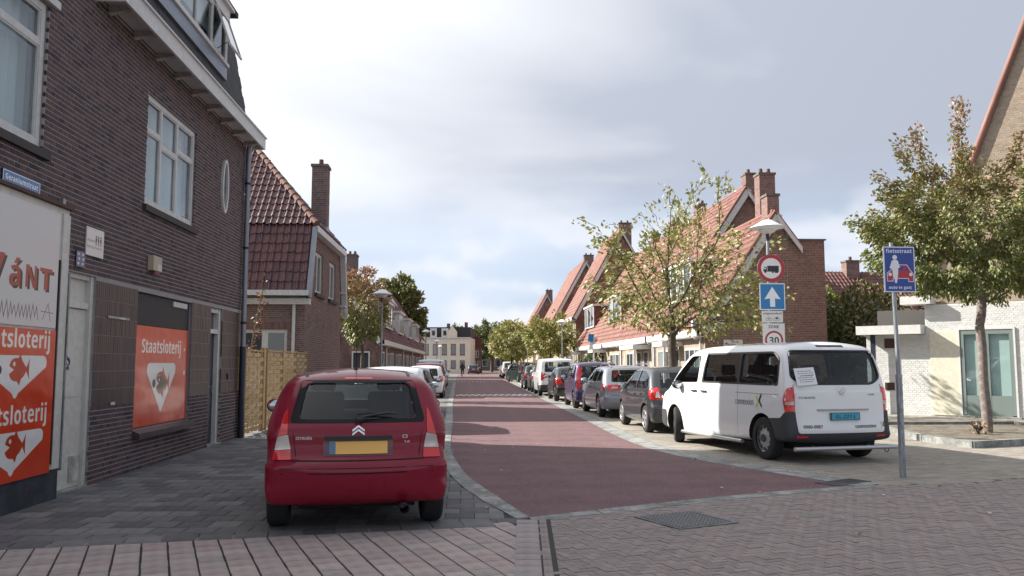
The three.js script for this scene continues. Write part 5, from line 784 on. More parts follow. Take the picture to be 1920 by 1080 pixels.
function seatSet(parent, rows, W, y, n = 2) { // rows: t of the seat backs
  rows.forEach((t, ri) => { const k = Array.isArray(t) ? t[1] : n, tt = Array.isArray(t) ? t[0] : t; for (let i = 0; i < k; i++) { const x = k === 2 ? (i ? 1 : -1) * W * 0.215 : (i - (k - 1) / 2) * W * 0.27; const b = new RoundedBoxGeometry(k === 2 ? 0.46 : 0.42, 0.56, 0.13, 3, 0.05); b.rotateX(-0.18); b.translate(x, y + 0.1, -tt); const h = new RoundedBoxGeometry(0.27, 0.19, 0.1, 3, 0.045); h.translate(x, y + 0.49, -tt + 0.07); const p = bar([x - 0.06, y + 0.34, -tt + 0.05], [x - 0.06, y + 0.44, -tt + 0.07], 0.008, 6), q = bar([x + 0.06, y + 0.34, -tt + 0.05], [x + 0.06, y + 0.44, -tt + 0.07], 0.008, 6); part('seat', [b, h, p, q], M.seat, parent); } });
}
function mirror(parent, x, y, z, m) { const s = Math.sign(x); const g = new THREE.SphereGeometry(1, 16, 12); g.scale(0.115, 0.085, 0.075); g.translate(x + s * 0.1, y, z); const a = bar([x - s * 0.05, y - 0.05, z - 0.02], [x + s * 0.05, y - 0.02, z], 0.022, 6); const o = part('mirror', [g, a], m, parent); const f = new THREE.SphereGeometry(1, 16, 8, 0, 6.3, 0, 1.2); f.scale(0.1, 0.02, 0.07); f.rotateX(Math.PI / 2); f.translate(x + s * 0.1, y, z + 0.062); part('mirror_glass', f, M.chromeGlass, o); }
M.chromeGlass = mat(C(0.5, 0.56, 0.58), 0.05, { metalness: 0.9 });
function makeCar(sp, name, label, mats, opt = {}) {
  const t = thing(name, label, opt.category ?? 'car', [0, 0, 0], 0, opt.group), B = new Body(sp), b = B.build(mats);
  const body = new THREE.Mesh(b.geometry, b.material); body.name = 'body'; t.add(body);
  const gl = opt.glass ?? M.carGlass;
  for (const p of sp.sideWin) for (const v of ['left', 'right']) part('side_window', B.patch(p, v, -0.012, { skirt: 0, edge: 0.2, round: 0.05 }), gl, t);
  if (sp.rearWin) part('rear_window', B.patch(sp.rearWin, 'rear', -0.012, { skirt: 0, edge: 0.15, round: 0.06 }), gl, t);
  if (sp.frontWin) part('windscreen', B.patch(sp.frontWin, 'front', -0.012, { skirt: 0, edge: 0.2, round: 0.06 }), M.carGlass, t);
  for (const w of sp.sideTrim ?? []) for (const v of ['left', 'right']) part('side_trim', B.patch(w, v, 0.002, { skirt: 0.004, edge: 0.3, round: 0.005 }), M.trim, t);
  sp.axles.forEach((ax, i) => { for (const s of [-1, 1]) wheel(t, s * (sp.W / 2 - 0.115), sp.r, -ax, { style: sp.wheel ?? 'cap', steer: i ? (opt.steer ?? 0) : 0 }); });
  part('underbody', [box(-sp.W / 2 + 0.3, sp.W / 2 - 0.3, 0.2, 0.34, -sp.L + 0.35, -0.35), bar([-sp.W / 2 + 0.2, sp.r, -sp.axles[0]], [sp.W / 2 - 0.2, sp.r, -sp.axles[0]], 0.04, 8)], M.underbody, t);
  seatSet(t, sp.seats, sp.W, sp.belt - 0.12); part('dashboard', (() => { const g = new RoundedBoxGeometry(sp.W - 0.35, 0.16, 0.4, 2, 0.05); g.translate(0, sp.belt - 0.06, -sp.cowl + 0.15); return g; })(), M.cabin, t);
  { const g = new THREE.TorusGeometry(0.18, 0.014, 6, 20); g.rotateX(-0.5); g.translate(-sp.W * 0.21, sp.belt - 0.0, -sp.cowl + 0.42); part('steering_wheel', g, M.cabin, t); }
  for (const s of [-1, 1]) mirror(t, s * (sp.W / 2 - 0.03), sp.belt + 0.08, -(sp.cowl - 0.35), opt.mirrorM ?? mats.paint);
  for (const L of sp.lamps ?? []) { for (const s of [-1, 1]) { const flip = (P) => P.map(([x, y]) => [x * s, y]); const gs = []; if (L.rear) gs.push(B.patch(s < 0 ? L.rear.map(([x, y]) => [-x, y]) : L.rear, 'rear', 0.006, { edge: 0.08, round: L.round ?? 0.03 })); if (L.side) gs.push(B.patch(L.side, s < 0 ? 'left' : 'right', 0.006, { edge: 0.08, round: L.round ?? 0.03 })); part(L.name ?? 'tail_light', gs, L.m, t); } }
  for (const s of [-1, 1]) if (sp.head) part('headlight', B.patch(sp.head.map(([x, y]) => [x * s, y]), 'front', 0.006, { edge: 0.1 }), M.lampClear, t);
  for (const l of sp.lines ?? []) { const [v, a, c, w = 0.007, lo = 0.0012] = l, dx = c[0] - a[0], dy = c[1] - a[1], q = Math.hypot(dx, dy), nx = -dy / q * w / 2, ny = dx / q * w / 2, P = [[a[0] + nx, a[1] + ny], [c[0] + nx, c[1] + ny], [c[0] - nx, c[1] - ny], [a[0] - nx, a[1] - ny]]; for (const vv of v === 'side' ? ['left', 'right'] : [v]) part('panel_gap', B.patch(P, vv, lo, { skirt: 0, edge: 0.1, round: 0.0005 }), M.gap, t); }
  for (const h of sp.handles ?? []) for (const v of ['left', 'right']) part('door_handle', B.patch([[h[0] - 0.1, h[1] - 0.012], [h[0] + 0.1, h[1] - 0.012], [h[0] + 0.1, h[1] + 0.016], [h[0] - 0.1, h[1] + 0.016]], v, 0.028, { edge: 0.1, skirt: 0.03, round: 0.01 }), opt.handleM ?? mats.paint, t);
  for (const q of sp.panels ?? []) { let k = csg.evaluate(brush(bodyGeo(sp, q.off ?? 0.012), q.m), brush(cutter(roundPoly(q.poly, q.round ?? 0.03), q.view ?? 'side', q.a ?? -1.6, q.b ?? 1.6), q.m), INTERSECTION); k.updateMatrixWorld(true); for (const ax of sp.axles) for (const s of [-1, 1]) { const g = new THREE.CylinderGeometry(sp.r + 0.05, sp.r + 0.05, 0.4, 28); g.rotateZ(Math.PI / 2); g.translate(s * (sp.W / 2 - 0.06), sp.r + 0.005, -ax); k = csg.evaluate(k, brush(g, M.underbody), SUBTRACTION); k.updateMatrixWorld(true); } const o = new THREE.Mesh(k.geometry, k.material); o.name = q.name ?? 'bumper'; t.add(o); }
  if (sp.plate) { const [x, y, w, h] = sp.plate; const P = [[x - w / 2, y - h / 2], [x + w / 2, y - h / 2], [x + w / 2, y + h / 2], [x - w / 2, y + h / 2]]; part('number_plate', B.patch(P, 'rear', 0.012, { edge: 0.2, round: 0.008 }), opt.plateM ?? M.plateYellow, t); }
  t.B = undefined; delete t.B; return { t, B };
}
// place: rear centre on the ground at (x, d), heading turned left by a
function place(o, x, d, a = 0, y = 0.014) { o.position.set(x, y, -d); o.rotation.y = a; return o; }
// hatchback template used for several cars
const hatch = (o = {}) => { const { L = 4.0, H = 1.48, W = 1.72, k = 0 } = o; const b = 0.93; return { L, W, H, belt: b, tumble: 0.19, tr: 0.9, ar: 0.10, tf: 1.0, af: 0.16, r: 0.305, axles: [0.66, 0.66 + L * 0.625], floor: 0.72, cowl: L * 0.735, seats: [[L * 0.30, 3], L * 0.50], wheel: 'cap',
  sil: [[0.12, 0.26], [0.02, 0.42], [0, 0.58], [0.05, 0.68], [0.07, 0.93], [0.12, 1.0], [0.42 + k, H - 0.13], [0.58 + k, H - 0.035], [1.3, H], [1.95, H - 0.02], [L * 0.60, H - 0.12], [L * 0.755, 1.0], [L * 0.88, 0.90], [L - 0.1, 0.72], [L, 0.52], [L - 0.06, 0.3], [L - 0.3, 0.22], [0.35, 0.22]],
  sideWin: [[[0.42, 1.0], [0.55, 1.26], [0.9, H - 0.12], [1.42, H - 0.1], [1.42, 0.98]], [[1.50, 0.98], [1.50, H - 0.10], [2.0, H - 0.12], [L * 0.605, H - 0.19], [L * 0.70, 1.0]]],
  rearWin: [[-0.60, 1.0], [-0.54, H - 0.15], [0.54, H - 0.15], [0.60, 1.0]], frontWin: [[-0.62, 1.06], [-0.52, H - 0.13], [0.52, H - 0.13], [0.62, 1.06]],
  lamps: [{ rear: [[0.50, 0.70], [0.76, 0.68], [0.74, 0.98], [0.66, 1.0]], side: [[0.02, 0.72], [0.02, 1.0], [0.2, 1.06], [0.30, 0.86], [0.22, 0.72]], m: M.lampRed }], head: [[0.42, 0.66], [0.72, 0.68], [0.68, 0.82], [0.48, 0.8]],
  lines: [['side', [1.46, 0.95], [1.46, 0.32]], ['side', [L * 0.665, 0.97], [L * 0.655, 0.32]], ['rear', [-0.66, 0.655], [0.66, 0.655], 0.012]], handles: [[1.62, 0.84], [0.95, 0.86]], plate: [0, 0.78, 0.5, 0.11], ...o.more }; };
const wagon = (o = {}) => { const { L = 4.85, H = 1.50, W = 1.84 } = o, b = 0.95; return { L, W, H, belt: b, tumble: 0.21, tr: 0.8, ar: 0.09, tf: 1.2, af: 0.15, r: 0.325, axles: [1.05, 3.92], floor: 0.74, cowl: 3.45, seats: [[1.75, 3], 2.65], wheel: 'alloy',
  sil: [[0.12, 0.28], [0.02, 0.45], [0, 0.6], [0.05, 0.7], [0.09, 0.95], [0.16, 1.02], [0.52, H - 0.1], [0.7, H - 0.04], [1.4, H], [2.3, H - 0.01], [2.75, H - 0.08], [3.55, 1.03], [4.3, 0.92], [L - 0.1, 0.76], [L, 0.55], [L - 0.07, 0.32], [L - 0.3, 0.22], [0.35, 0.24]],
  sideWin: [[[0.55, 1.06], [0.72, H - 0.16], [1.22, H - 0.11], [1.30, 1.02]], [[1.38, 1.02], [1.32, H - 0.11], [2.12, H - 0.1], [2.12, 1.01]], [[2.20, 1.01], [2.20, H - 0.10], [2.70, H - 0.16], [3.30, 1.03]]],
  rearWin: [[-0.66, 1.03], [-0.58, H - 0.13], [0.58, H - 0.13], [0.66, 1.03]], frontWin: [[-0.66, 1.1], [-0.56, H - 0.12], [0.56, H - 0.12], [0.66, 1.1]],
  lamps: [{ rear: [[0.42, 0.80], [0.78, 0.76], [0.80, 0.95], [0.46, 0.97]], side: [[0.02, 0.78], [0.02, 0.96], [0.34, 0.98], [0.40, 0.9], [0.30, 0.78]], m: M.lampRed }], head: [[0.46, 0.68], [0.78, 0.7], [0.74, 0.86], [0.5, 0.84]],
  lines: [['side', [1.34, 1.0], [1.42, 0.62]], ['side', [2.16, 0.98], [2.16, 0.34]], ['side', [3.22, 1.0], [3.2, 0.34]], ['rear', [-0.7, 0.66], [0.7, 0.66], 0.012]], handles: [[2.34, 0.88], [1.55, 0.89]], plate: [0, 0.80, 0.5, 0.11], ...o.more }; };
const mpv = (o = {}) => { const { L = 3.75, H = 1.62, W = 1.66 } = o, b = 0.98; return { L, W, H, belt: b, tumble: 0.15, tr: 0.6, ar: 0.07, tf: 0.9, af: 0.14, r: 0.295, axles: [0.6, 0.6 + L * 0.635], floor: 0.76, cowl: L * 0.78, seats: [[1.0, 3], 1.9], wheel: 'cap',
  sil: [[0.1, 0.28], [0.02, 0.42], [0, 0.6], [0.04, 0.72], [0.06, 1.0], [0.10, 1.08], [0.24, H - 0.12], [0.36, H - 0.03], [1.1, H], [1.9, H - 0.02], [L * 0.62, H - 0.12], [L * 0.80, 1.06], [L * 0.92, 0.95], [L - 0.08, 0.78], [L, 0.55], [L - 0.06, 0.3], [L - 0.3, 0.22], [0.3, 0.22]],
  sideWin: [[[0.28, 1.05], [0.36, H - 0.15], [0.62, H - 0.13], [0.66, 1.03]], [[0.74, 1.03], [0.72, H - 0.12], [1.36, H - 0.12], [1.36, 1.02]], [[1.44, 1.02], [1.44, H - 0.12], [2.15, H - 0.16], [L * 0.73, 1.04]]],
  rearWin: [[-0.58, 1.06], [-0.54, H - 0.14], [0.54, H - 0.14], [0.58, 1.06]], frontWin: [[-0.6, 1.12], [-0.54, H - 0.13], [0.54, H - 0.13], [0.6, 1.12]],
  lamps: [{ rear: [[0.64, 0.70], [0.76, 0.70], [0.68, H - 0.18], [0.60, H - 0.16]], side: [[0.03, 0.72], [0.05, 1.0], [0.22, H - 0.2], [0.28, H - 0.2], [0.17, 1.0], [0.16, 0.72]], m: M.lampRed, round: 0.02 }], head: [[0.42, 0.7], [0.7, 0.72], [0.66, 0.9], [0.48, 0.88]],
  lines: [['side', [1.40, 0.99], [1.40, 0.32]], ['side', [L * 0.70, 1.0], [L * 0.69, 0.32]], ['rear', [-0.64, 0.66], [0.64, 0.66], 0.012]], handles: [[1.56, 0.9], [0.85, 0.92]], plate: [0, 0.84, 0.5, 0.11], ...o.more }; };
const smallVan = (o = {}) => { const { L = 4.4, H = 1.83, W = 1.79 } = o, b = 1.08; return { ...mpv({ L, H, W }), belt: b, floor: 0.86, tumble: 0.12, r: 0.31, axles: [0.85, 3.5], cowl: 3.5, seats: [2.4],
  sil: [[0.1, 0.3], [0.02, 0.45], [0, 0.62], [0.03, 0.8], [0.05, 1.1], [0.10, 1.3], [0.2, H - 0.14], [0.3, H - 0.04], [0.9, H], [2.2, H - 0.01], [2.75, H - 0.1], [3.6, 1.16], [4.05, 1.02], [4.32, 0.8], [4.4, 0.56], [4.34, 0.32], [4.1, 0.24], [0.3, 0.26]],
  sideWin: [[[2.05, 1.14], [2.05, H - 0.16], [2.6, H - 0.2], [3.35, 1.16]]], rearWin: [[-0.64, 1.16], [-0.60, H - 0.18], [0.60, H - 0.18], [0.64, 1.16]], frontWin: [[-0.66, 1.24], [-0.58, H - 0.16], [0.58, H - 0.16], [0.66, 1.24]],
  lamps: [{ rear: [[0.74, 0.75], [0.83, 0.75], [0.80, 1.15], [0.73, 1.15]], side: [[0.02, 0.75], [0.02, 1.15], [0.12, 1.15], [0.14, 0.75]], m: M.lampRed, round: 0.02 }], head: [[0.46, 0.72], [0.76, 0.75], [0.7, 0.95], [0.5, 0.92]], lines: [['side', [2.0, 1.08], [2.0, 0.34]], ['side', [3.3, 1.1], [3.25, 0.34]], ['rear', [0, 1.1], [0, 0.5], 0.012]], handles: [[2.15, 0.98]], plate: [0, 0.72, 0.5, 0.11], panels: [{ name: 'bumper', poly: [[-0.1, 0.2], [0.42, 0.2], [0.42, 0.52], [-0.1, 0.56]], m: M.bumperGrey }], ...o.more }; };
// ---------------------------------------------------------------- red hatchback
{
  const R = phys(C(0.215, 0.002, 0.020), 0.42, { clearcoat: 0.6, clearcoatRoughness: 0.05, specularIntensity: 0.4 }), sp = { L: 3.85, W: 1.68, H: 1.49, belt: 0.97, tumble: 0.21, tr: 0.85, ar: 0.05, tf: 1.0, af: 0.15, r: 0.30, axles: [0.66, 3.12], floor: 0.74, cowl: 2.85, seats: [1.85], wheel: 'cap', crown: 0.045, bow: 0.10, R: 0.12, Rend: 0.13,
    sil: [[0.17, 0.27], [0.06, 0.34], [0.01, 0.47], [0.0, 0.60], [0.035, 0.665], [0.085, 0.70], [0.11, 0.94], [0.15, 1.01], [0.42, 1.37], [0.52, 1.43], [0.75, 1.475], [1.3, 1.495], [1.9, 1.48], [2.3, 1.40], [3.0, 1.03], [3.45, 0.90], [3.74, 0.70], [3.85, 0.52], [3.79, 0.30], [3.6, 0.24], [0.42, 0.26]],
    sideWin: [[[0.50, 1.05], [0.66, 1.32], [0.95, 1.385], [1.38, 1.395], [1.38, 1.02]], [[1.46, 1.02], [1.46, 1.395], [1.95, 1.38], [2.35, 1.27], [2.85, 1.04]]],
    rearWin: [[-0.545, 1.03], [-0.48, 1.355], [0.48, 1.355], [0.545, 1.03]], frontWin: [[-0.6, 1.10], [-0.52, 1.36], [0.52, 1.36], [0.6, 1.10]],
    lamps: [], head: [[0.42, 0.66], [0.72, 0.7], [0.66, 0.92], [0.46, 0.86]], lines: [['side', [1.42, 1.0], [1.42, 0.3]], ['side', [2.72, 1.0], [2.7, 0.3]], ['rear', [-0.60, 0.663], [0.60, 0.663], 0.012], ['rear', [-0.79, 0.555], [0.79, 0.555], 0.012, 0.0185], ['rear', [-0.79, 0.60], [0.79, 0.60], 0.006, 0.0185], ['rear', [-0.56, 0.70], [-0.60, 0.99], 0.006], ['rear', [0.56, 0.70], [0.60, 0.99], 0.006], ['rear', [-0.5, 0.335], [0.46, 0.335], 0.008, 0.0185]], handles: [[1.6, 0.9], [0.95, 0.92]],
    panels: [{ name: 'bumper', off: 0.016, poly: [[-0.2, 0.15], [0.38, 0.15], [0.38, 0.20], [0.55, 0.56], [0.52, 0.625], [-0.2, 0.655]], m: R, round: 0.02 }] };
  const { t, B } = makeCar(sp, 'red_hatchback', 'dark red hatchback with yellow number plate parked on the grey walk beside the road', { paint: R });
  place(t, -0.965, 7.66, 0.145);
  // black surround of the rear glass, dark roof strips
  part('glass_surround', B.patch([[-0.625, 0.995], [-0.535, 1.385], [0.535, 1.385], [0.625, 0.995]], 'rear', 0.003, { holes: [[[-0.545, 1.03], [-0.48, 1.355], [0.48, 1.355], [0.545, 1.03]]], edge: 0.1, skirt: 0.006, round: 0.05 }), phys(C(0.006, 0.007, 0.009), 0.35, { specularIntensity: 0.5 }), t);
  for (const s of [-1, 1]) {
    const f = (P) => P.map(([x, y]) => [x * s, y]);
    part('tail_light', B.patch(f([[0.635, 0.90], [0.725, 0.88], [0.665, 1.10], [0.645, 1.13]]), 'rear', 0.010, { edge: 0.06, round: 0.012 }), M.lampRed, t);
    part('indicator_light', B.patch(f([[0.605, 0.765], [0.752, 0.755], [0.727, 0.876], [0.633, 0.896]]), 'rear', 0.010, { edge: 0.06, round: 0.008 }), M.lampClear, t);
    part('reflector_light', B.patch(f([[0.60, 0.675], [0.765, 0.672], [0.753, 0.751], [0.604, 0.761]]), 'rear', 0.010, { edge: 0.06, round: 0.008 }), M.lampRed, t);
    part('roof_strip', B.patch(f([[0.475, 0.62], [0.505, 0.62], [0.53, 1.9], [0.50, 1.9]]), 'top', 0.004, { edge: 0.15, skirt: 0.006, round: 0.004 }), M.trim, t);
  }
  // plate recess bar, plate with blue field
  part('handle_bar', B.patch([[-0.305, 0.845], [0.305, 0.845], [0.305, 0.878], [-0.305, 0.878]], 'rear', 0.030, { edge: 0.12, skirt: 0.035, round: 0.006 }), M.trim, t);
  part('plate_recess', B.patch([[-0.315, 0.70], [0.315, 0.70], [0.315, 0.845], [-0.315, 0.845]], 'rear', 0.003, { edge: 0.12, skirt: 0.004, round: 0.02 }), paint(0.09, 0.003, 0.010), t);
  part('number_plate', B.patch([[-0.262, 0.72], [0.265, 0.72], [0.265, 0.832], [-0.262, 0.832]], 'rear', 0.014, { edge: 0.2, round: 0.006 }), mat(C(0.86, 0.50, 0.13), 0.45), t);
  part('plate_band', B.patch([[-0.262, 0.722], [-0.205, 0.722], [-0.205, 0.830], [-0.262, 0.830]], 'rear', 0.0155, { edge: 0.2, round: 0.003, skirt: 0.002 }), mat(C(0.10, 0.22, 0.36), 0.5), t);
  // chevrons and lettering as raised metal
  for (const y of [0.905, 0.938]) part('chevron', [B.patch([[-0.055, y], [0, y + 0.04], [0, y + 0.020], [-0.055, y - 0.020]], 'rear', 0.010, { edge: 0.1, skirt: 0.008, round: 0.001 }), B.patch([[0.055, y], [0, y + 0.04], [0, y + 0.020], [0.055, y - 0.020]], 'rear', 0.010, { edge: 0.1, skirt: 0.008, round: 0.001 })], M.chrome, t);
  const letters = (s, x0, x1, y, h) => { const c = canvasTex(Math.round(96 * (x1 - x0) / h), 96, (g, w, hh) => { g.clearRect(0, 0, w, hh); g.fillStyle = '#e9e9ea'; g.font = 'bold 92px sans-serif'; g.textBaseline = 'middle'; g.fillText(s, 2, 50, w - 4); }); const g = new THREE.PlaneGeometry(x1 - x0, h, 6, 1), p = g.attributes.position, ray = new THREE.Ray(); for (let i = 0; i < p.count; i++) { const X = p.getX(i) + (x0 + x1) / 2, Y = p.getY(i) + y; ray.set(V3(X, Y, 3), V3(0, 0, -1)); const h_ = B.bvh.raycastFirst(ray, THREE.DoubleSide); p.setXYZ(i, X, Y, (h_ ? h_.point.z : 0) + 0.006); } part('lettering', g, mat(C(0.85, 0.85, 0.87), 0.25, { map: c, metalness: 0.5, alphaTest: 0.5, transparent: false }), t); };
  letters('CITROËN', -0.565, -0.355, 0.862, 0.036); letters('C3', 0.40, 0.515, 0.868, 0.046); letters('1.4i', 0.42, 0.53, 0.82, 0.032);
  // wiper, antenna, exhaust, number light shelf
  part('rear_wiper', [tube([[0, 1.035, -0.10], [0.06, 1.055, -0.125], [0.28, 1.085, -0.165]], 0.012, 6), tube([[-0.02, 1.075, -0.17], [0.15, 1.085, -0.175], [0.36, 1.075, -0.175]], 0.010, 6), (() => { const g = new THREE.SphereGeometry(0.032, 10, 8); g.scale(1.2, 0.8, 0.6); g.translate(0, 1.03, -0.105); return g; })()], M.trim, t);
  part('aerial', [bar([-0.02, 1.46, -0.85], [-0.02, 1.96, -0.55], 0.0055, 6, 0.003), (() => { const g = new THREE.SphereGeometry(0.035, 10, 8); g.scale(0.8, 0.8, 1.2); g.translate(-0.02, 1.475, -0.86); return g; })()], M.trim, t);
  part('exhaust', (() => { const g = new THREE.CylinderGeometry(0.042, 0.042, 0.3, 14, 1, true); g.rotateX(Math.PI / 2); g.translate(0.42, 0.225, -0.14); return g; })(), M.rimDark, t);
  part('high_brake_light', B.patch([[-0.13, 1.395], [0.13, 1.395], [0.13, 1.41], [-0.13, 1.41]], 'rear', 0.004, { round: 0.003, skirt: 0.004 }), M.lampRed, t);
  part('parcel_shelf', box(-0.56, 0.56, 0.955, 0.97, -0.85, -0.25), M.cabin, t);
}
// ---------------------------------------------------------------- white minibus
{
  const Wm = paint(0.74, 0.75, 0.76), sp = { L: 4.90, W: 1.91, H: 1.91, belt: 1.06, tumble: 0.15, tr: 0.5, ar: 0.045, tf: 1.3, af: 0.14, r: 0.345, axles: [0.80, 4.00], floor: 0.90, cowl: 4.02, seats: [[0.85, 3], [1.75, 3], 2.85], wheel: 'cap', crown: 0.05, bow: 0.075, R: 0.15, Rend: 0.12, mid: 0.72,
    sil: [[0.08, 0.33], [0.015, 0.42], [0, 0.52], [0.02, 0.64], [0.035, 0.85], [0.05, 1.12], [0.075, 1.25], [0.20, 1.70], [0.30, 1.835], [0.48, 1.895], [0.8, 1.91], [2.4, 1.915], [3.15, 1.88], [3.52, 1.78], [4.22, 1.22], [4.36, 1.14], [4.74, 0.98], [4.86, 0.78], [4.90, 0.56], [4.84, 0.34], [4.66, 0.26], [0.4, 0.30]],
    sideWin: [[[0.36, 1.27], [0.40, 1.60], [0.54, 1.715, 0.12], [1.50, 1.715], [1.50, 1.225], [0.40, 1.225]], [[1.57, 1.225], [1.57, 1.715], [2.74, 1.715], [2.80, 1.225]], [[3.0, 1.20], [2.97, 1.70], [3.34, 1.69], [3.98, 1.24], [3.96, 1.18]]],
    rearWin: [[-0.80, 1.33, 0.08], [-0.745, 1.74, 0.09], [0.745, 1.74, 0.09], [0.80, 1.33, 0.08], [0.62, 1.235, 0.1], [-0.62, 1.235, 0.1]], frontWin: [[-0.74, 1.28], [-0.62, 1.76], [0.62, 1.76], [0.74, 1.28]],
    lamps: [{ name: 'tail_light', rear: [[0.80, 0.80], [0.93, 0.80], [0.90, 1.16], [0.79, 1.19]], side: [[0.0, 0.74], [0.02, 1.16], [0.16, 1.16], [0.20, 1.0], [0.17, 0.74]], m: M.lampRed, round: 0.02 }], head: [[0.5, 0.75], [0.84, 0.78], [0.8, 1.0], [0.55, 0.92]],
    lines: [['side', [1.53, 1.18], [1.55, 0.36], 0.006], ['side', [2.90, 1.74], [2.92, 0.34], 0.009], ['side', [3.95, 1.14], [3.86, 0.36], 0.008], ['rear', [-0.83, 0.62], [-0.79, 1.22], 0.010], ['rear', [0.83, 0.62], [0.79, 1.22], 0.010], ['rear', [-0.8, 0.50], [0.8, 0.50], 0.012], ['side', [0.30, 1.06], [1.6, 1.06], 0.006]], handles: [[3.1, 1.04], [2.72, 1.04]],
    sideTrim: [], panels: [{ name: 'rear_bumper', off: 0.014, poly: [[-0.2, 0.2], [0.62, 0.2], [0.62, 0.68], [0.26, 0.70], [0.16, 0.80], [-0.2, 0.80]], m: M.bumperGrey, round: 0.04 }, { name: 'front_bumper', off: 0.010, poly: [[4.5, 0.2], [5.1, 0.2], [5.1, 0.62], [4.44, 0.62], [4.4, 0.45]], m: M.bumperGrey, round: 0.04 }] };
  const { t, B } = makeCar(sp, 'white_minibus', 'white minibus with dark bumper and light blue number plate behind the sign pole', { paint: Wm }, { category: 'van', steer: -0.42, glass: M.carGlassVan, mirrorM: M.trim, handleM: M.trim });
  place(t, 5.90, 12.73, 0.205);
  // tailgate skin stands clear of the bumper
  { let k = csg.evaluate(brush(bodyGeo(sp, 0.020), Wm), brush(cutter(roundPoly([[-0.775, 0.47, 0.05], [0.775, 0.47, 0.05], [0.80, 0.80], [0.79, 1.10], [-0.79, 1.10], [-0.80, 0.80]], 0.05), 'rear', -0.35, 0.5), Wm), INTERSECTION); const o = new THREE.Mesh(k.geometry, k.material); o.name = 'tailgate'; t.add(o); }
  part('glass_surround', B.patch([[-0.83, 1.32, 0.08], [-0.77, 1.765, 0.09], [0.77, 1.765, 0.09], [0.83, 1.32, 0.08], [0.64, 1.21, 0.1], [-0.64, 1.21, 0.1]], 'rear', 0.002, { holes: [sp.rearWin], edge: 0.12, skirt: 0.004, round: 0.06 }), M.trim, t);
  for (const s of ['left', 'right']) { part('window_band', B.patch([[0.33, 1.195], [0.35, 1.62], [0.52, 1.745, 0.12], [2.78, 1.745], [2.85, 1.195]], s, 0.0015, { holes: [sp.sideWin[0], sp.sideWin[1]], edge: 0.3, skirt: 0.003, round: 0.05 }), M.trim, t); }
  part('brake_light_bar', B.patch([[-0.25, 1.815], [0.25, 1.815], [0.25, 1.845], [-0.25, 1.845]], 'rear', 0.006, { round: 0.01, edge: 0.1 }), M.trim, t);
  for (const s of [-1, 1]) { part('reverse_light', B.patch([[0.81 * s, 0.905], [0.925 * s, 0.905], [0.92 * s, 0.955], [0.805 * s, 0.96]], 'rear', 0.012, { round: 0.006, edge: 0.08 }), M.lampClear, t); part('bumper_reflector', B.patch([[0.62 * s, 0.40], [0.80 * s, 0.40], [0.80 * s, 0.43], [0.62 * s, 0.43]], 'rear', 0.022, { round: 0.004, edge: 0.08 }), M.lampRed, t); }
  const decal = (name, w, h, view, cx, cy, off, draw, px = 1024) => { const c = canvasTex(px, Math.round(px * h / w), (g, W, H) => { g.clearRect(0, 0, W, H); draw(g, W, H); }); const g = new THREE.PlaneGeometry(w, h, 8, 4), p = g.attributes.position, ray = new THREE.Ray(); for (let i = 0; i < p.count; i++) { const a = p.getX(i), b = p.getY(i) + cy; if (view === 'rear') { ray.set(V3(cx + a, b, 3), V3(0, 0, -1)); const q = B.bvh.raycastFirst(ray, THREE.DoubleSide); p.setXYZ(i, cx + a, b, q.point.z + off); } else { ray.set(V3(-3, b, -cx + a), V3(1, 0, 0)); const q = B.bvh.raycastFirst(ray, THREE.DoubleSide); p.setXYZ(i, q.point.x - off, b, -cx + a); } } g.computeVertexNormals(); part(name, g, mat(C(0.9, 0.9, 0.9), 0.4, { map: c, alphaTest: 0.35 }), t); };
  const logo = (g, x, y, s, dark) => { g.lineWidth = s * 0.2; g.lineCap = 'round'; g.strokeStyle = '#c8d36a'; g.beginPath(); g.moveTo(x - s * 0.35, y - s * 0.4); g.lineTo(x - s * 0.05, y + s * 0.05); g.lineTo(x - s * 0.35, y + s * 0.5); g.stroke(); g.strokeStyle = dark; g.beginPath(); g.moveTo(x + s * 0.42, y - s * 0.5); g.lineTo(x + s * 0.1, y - s * 0.02); g.lineTo(x + s * 0.45, y + s * 0.45); g.stroke(); };
  decal('side_lettering', 0.86, 0.30, 'left', 1.18, 0.93, 0.004, (g, W, H) => { g.fillStyle = '#2b2f3a'; g.font = `${H * 0.46}px sans-serif`; g.textBaseline = 'middle'; g.fillText('connexxion', 4, H * 0.56, W * 0.68); logo(g, W * 0.86, H * 0.46, H * 0.62, '#23283a'); });
  decal('rear_lettering', 0.62, 0.15, 'rear', 0.50, 0.585, 0.026, (g, W, H) => { g.fillStyle = '#3a3f49'; g.font = `bold ${H * 0.5}px sans-serif`; g.textBaseline = 'middle'; g.fillText('connexxion', 4, H * 0.6, W * 0.72); logo(g, W * 0.9, H * 0.5, H * 0.6, '#23283a'); });
  decal('phone_lettering', 0.44, 0.08, 'rear', -0.48, 0.575, 0.026, (g, W, H) => { g.fillStyle = '#33373f'; g.font = `bold ${H * 0.85}px sans-serif`; g.textBaseline = 'middle'; g.fillText('0900-0987', 4, H * 0.55, W - 8); });
  decal('model_lettering', 0.36, 0.05, 'rear', -0.56, 1.02, 0.026, (g, W, H) => { g.fillStyle = '#6f737a'; g.font = `bold ${H * 0.9}px sans-serif`; g.textBaseline = 'middle'; g.fillText('111 BLUETEC', 2, H * 0.55, W - 4); }); decal('model_lettering', 0.22, 0.04, 'rear', 0.60, 1.06, 0.026, (g, W, H) => { g.fillStyle = '#80848a'; g.font = `bold ${H * 0.9}px sans-serif`; g.textBaseline = 'middle'; g.fillText('TOURER', 2, H * 0.55, W - 4); });
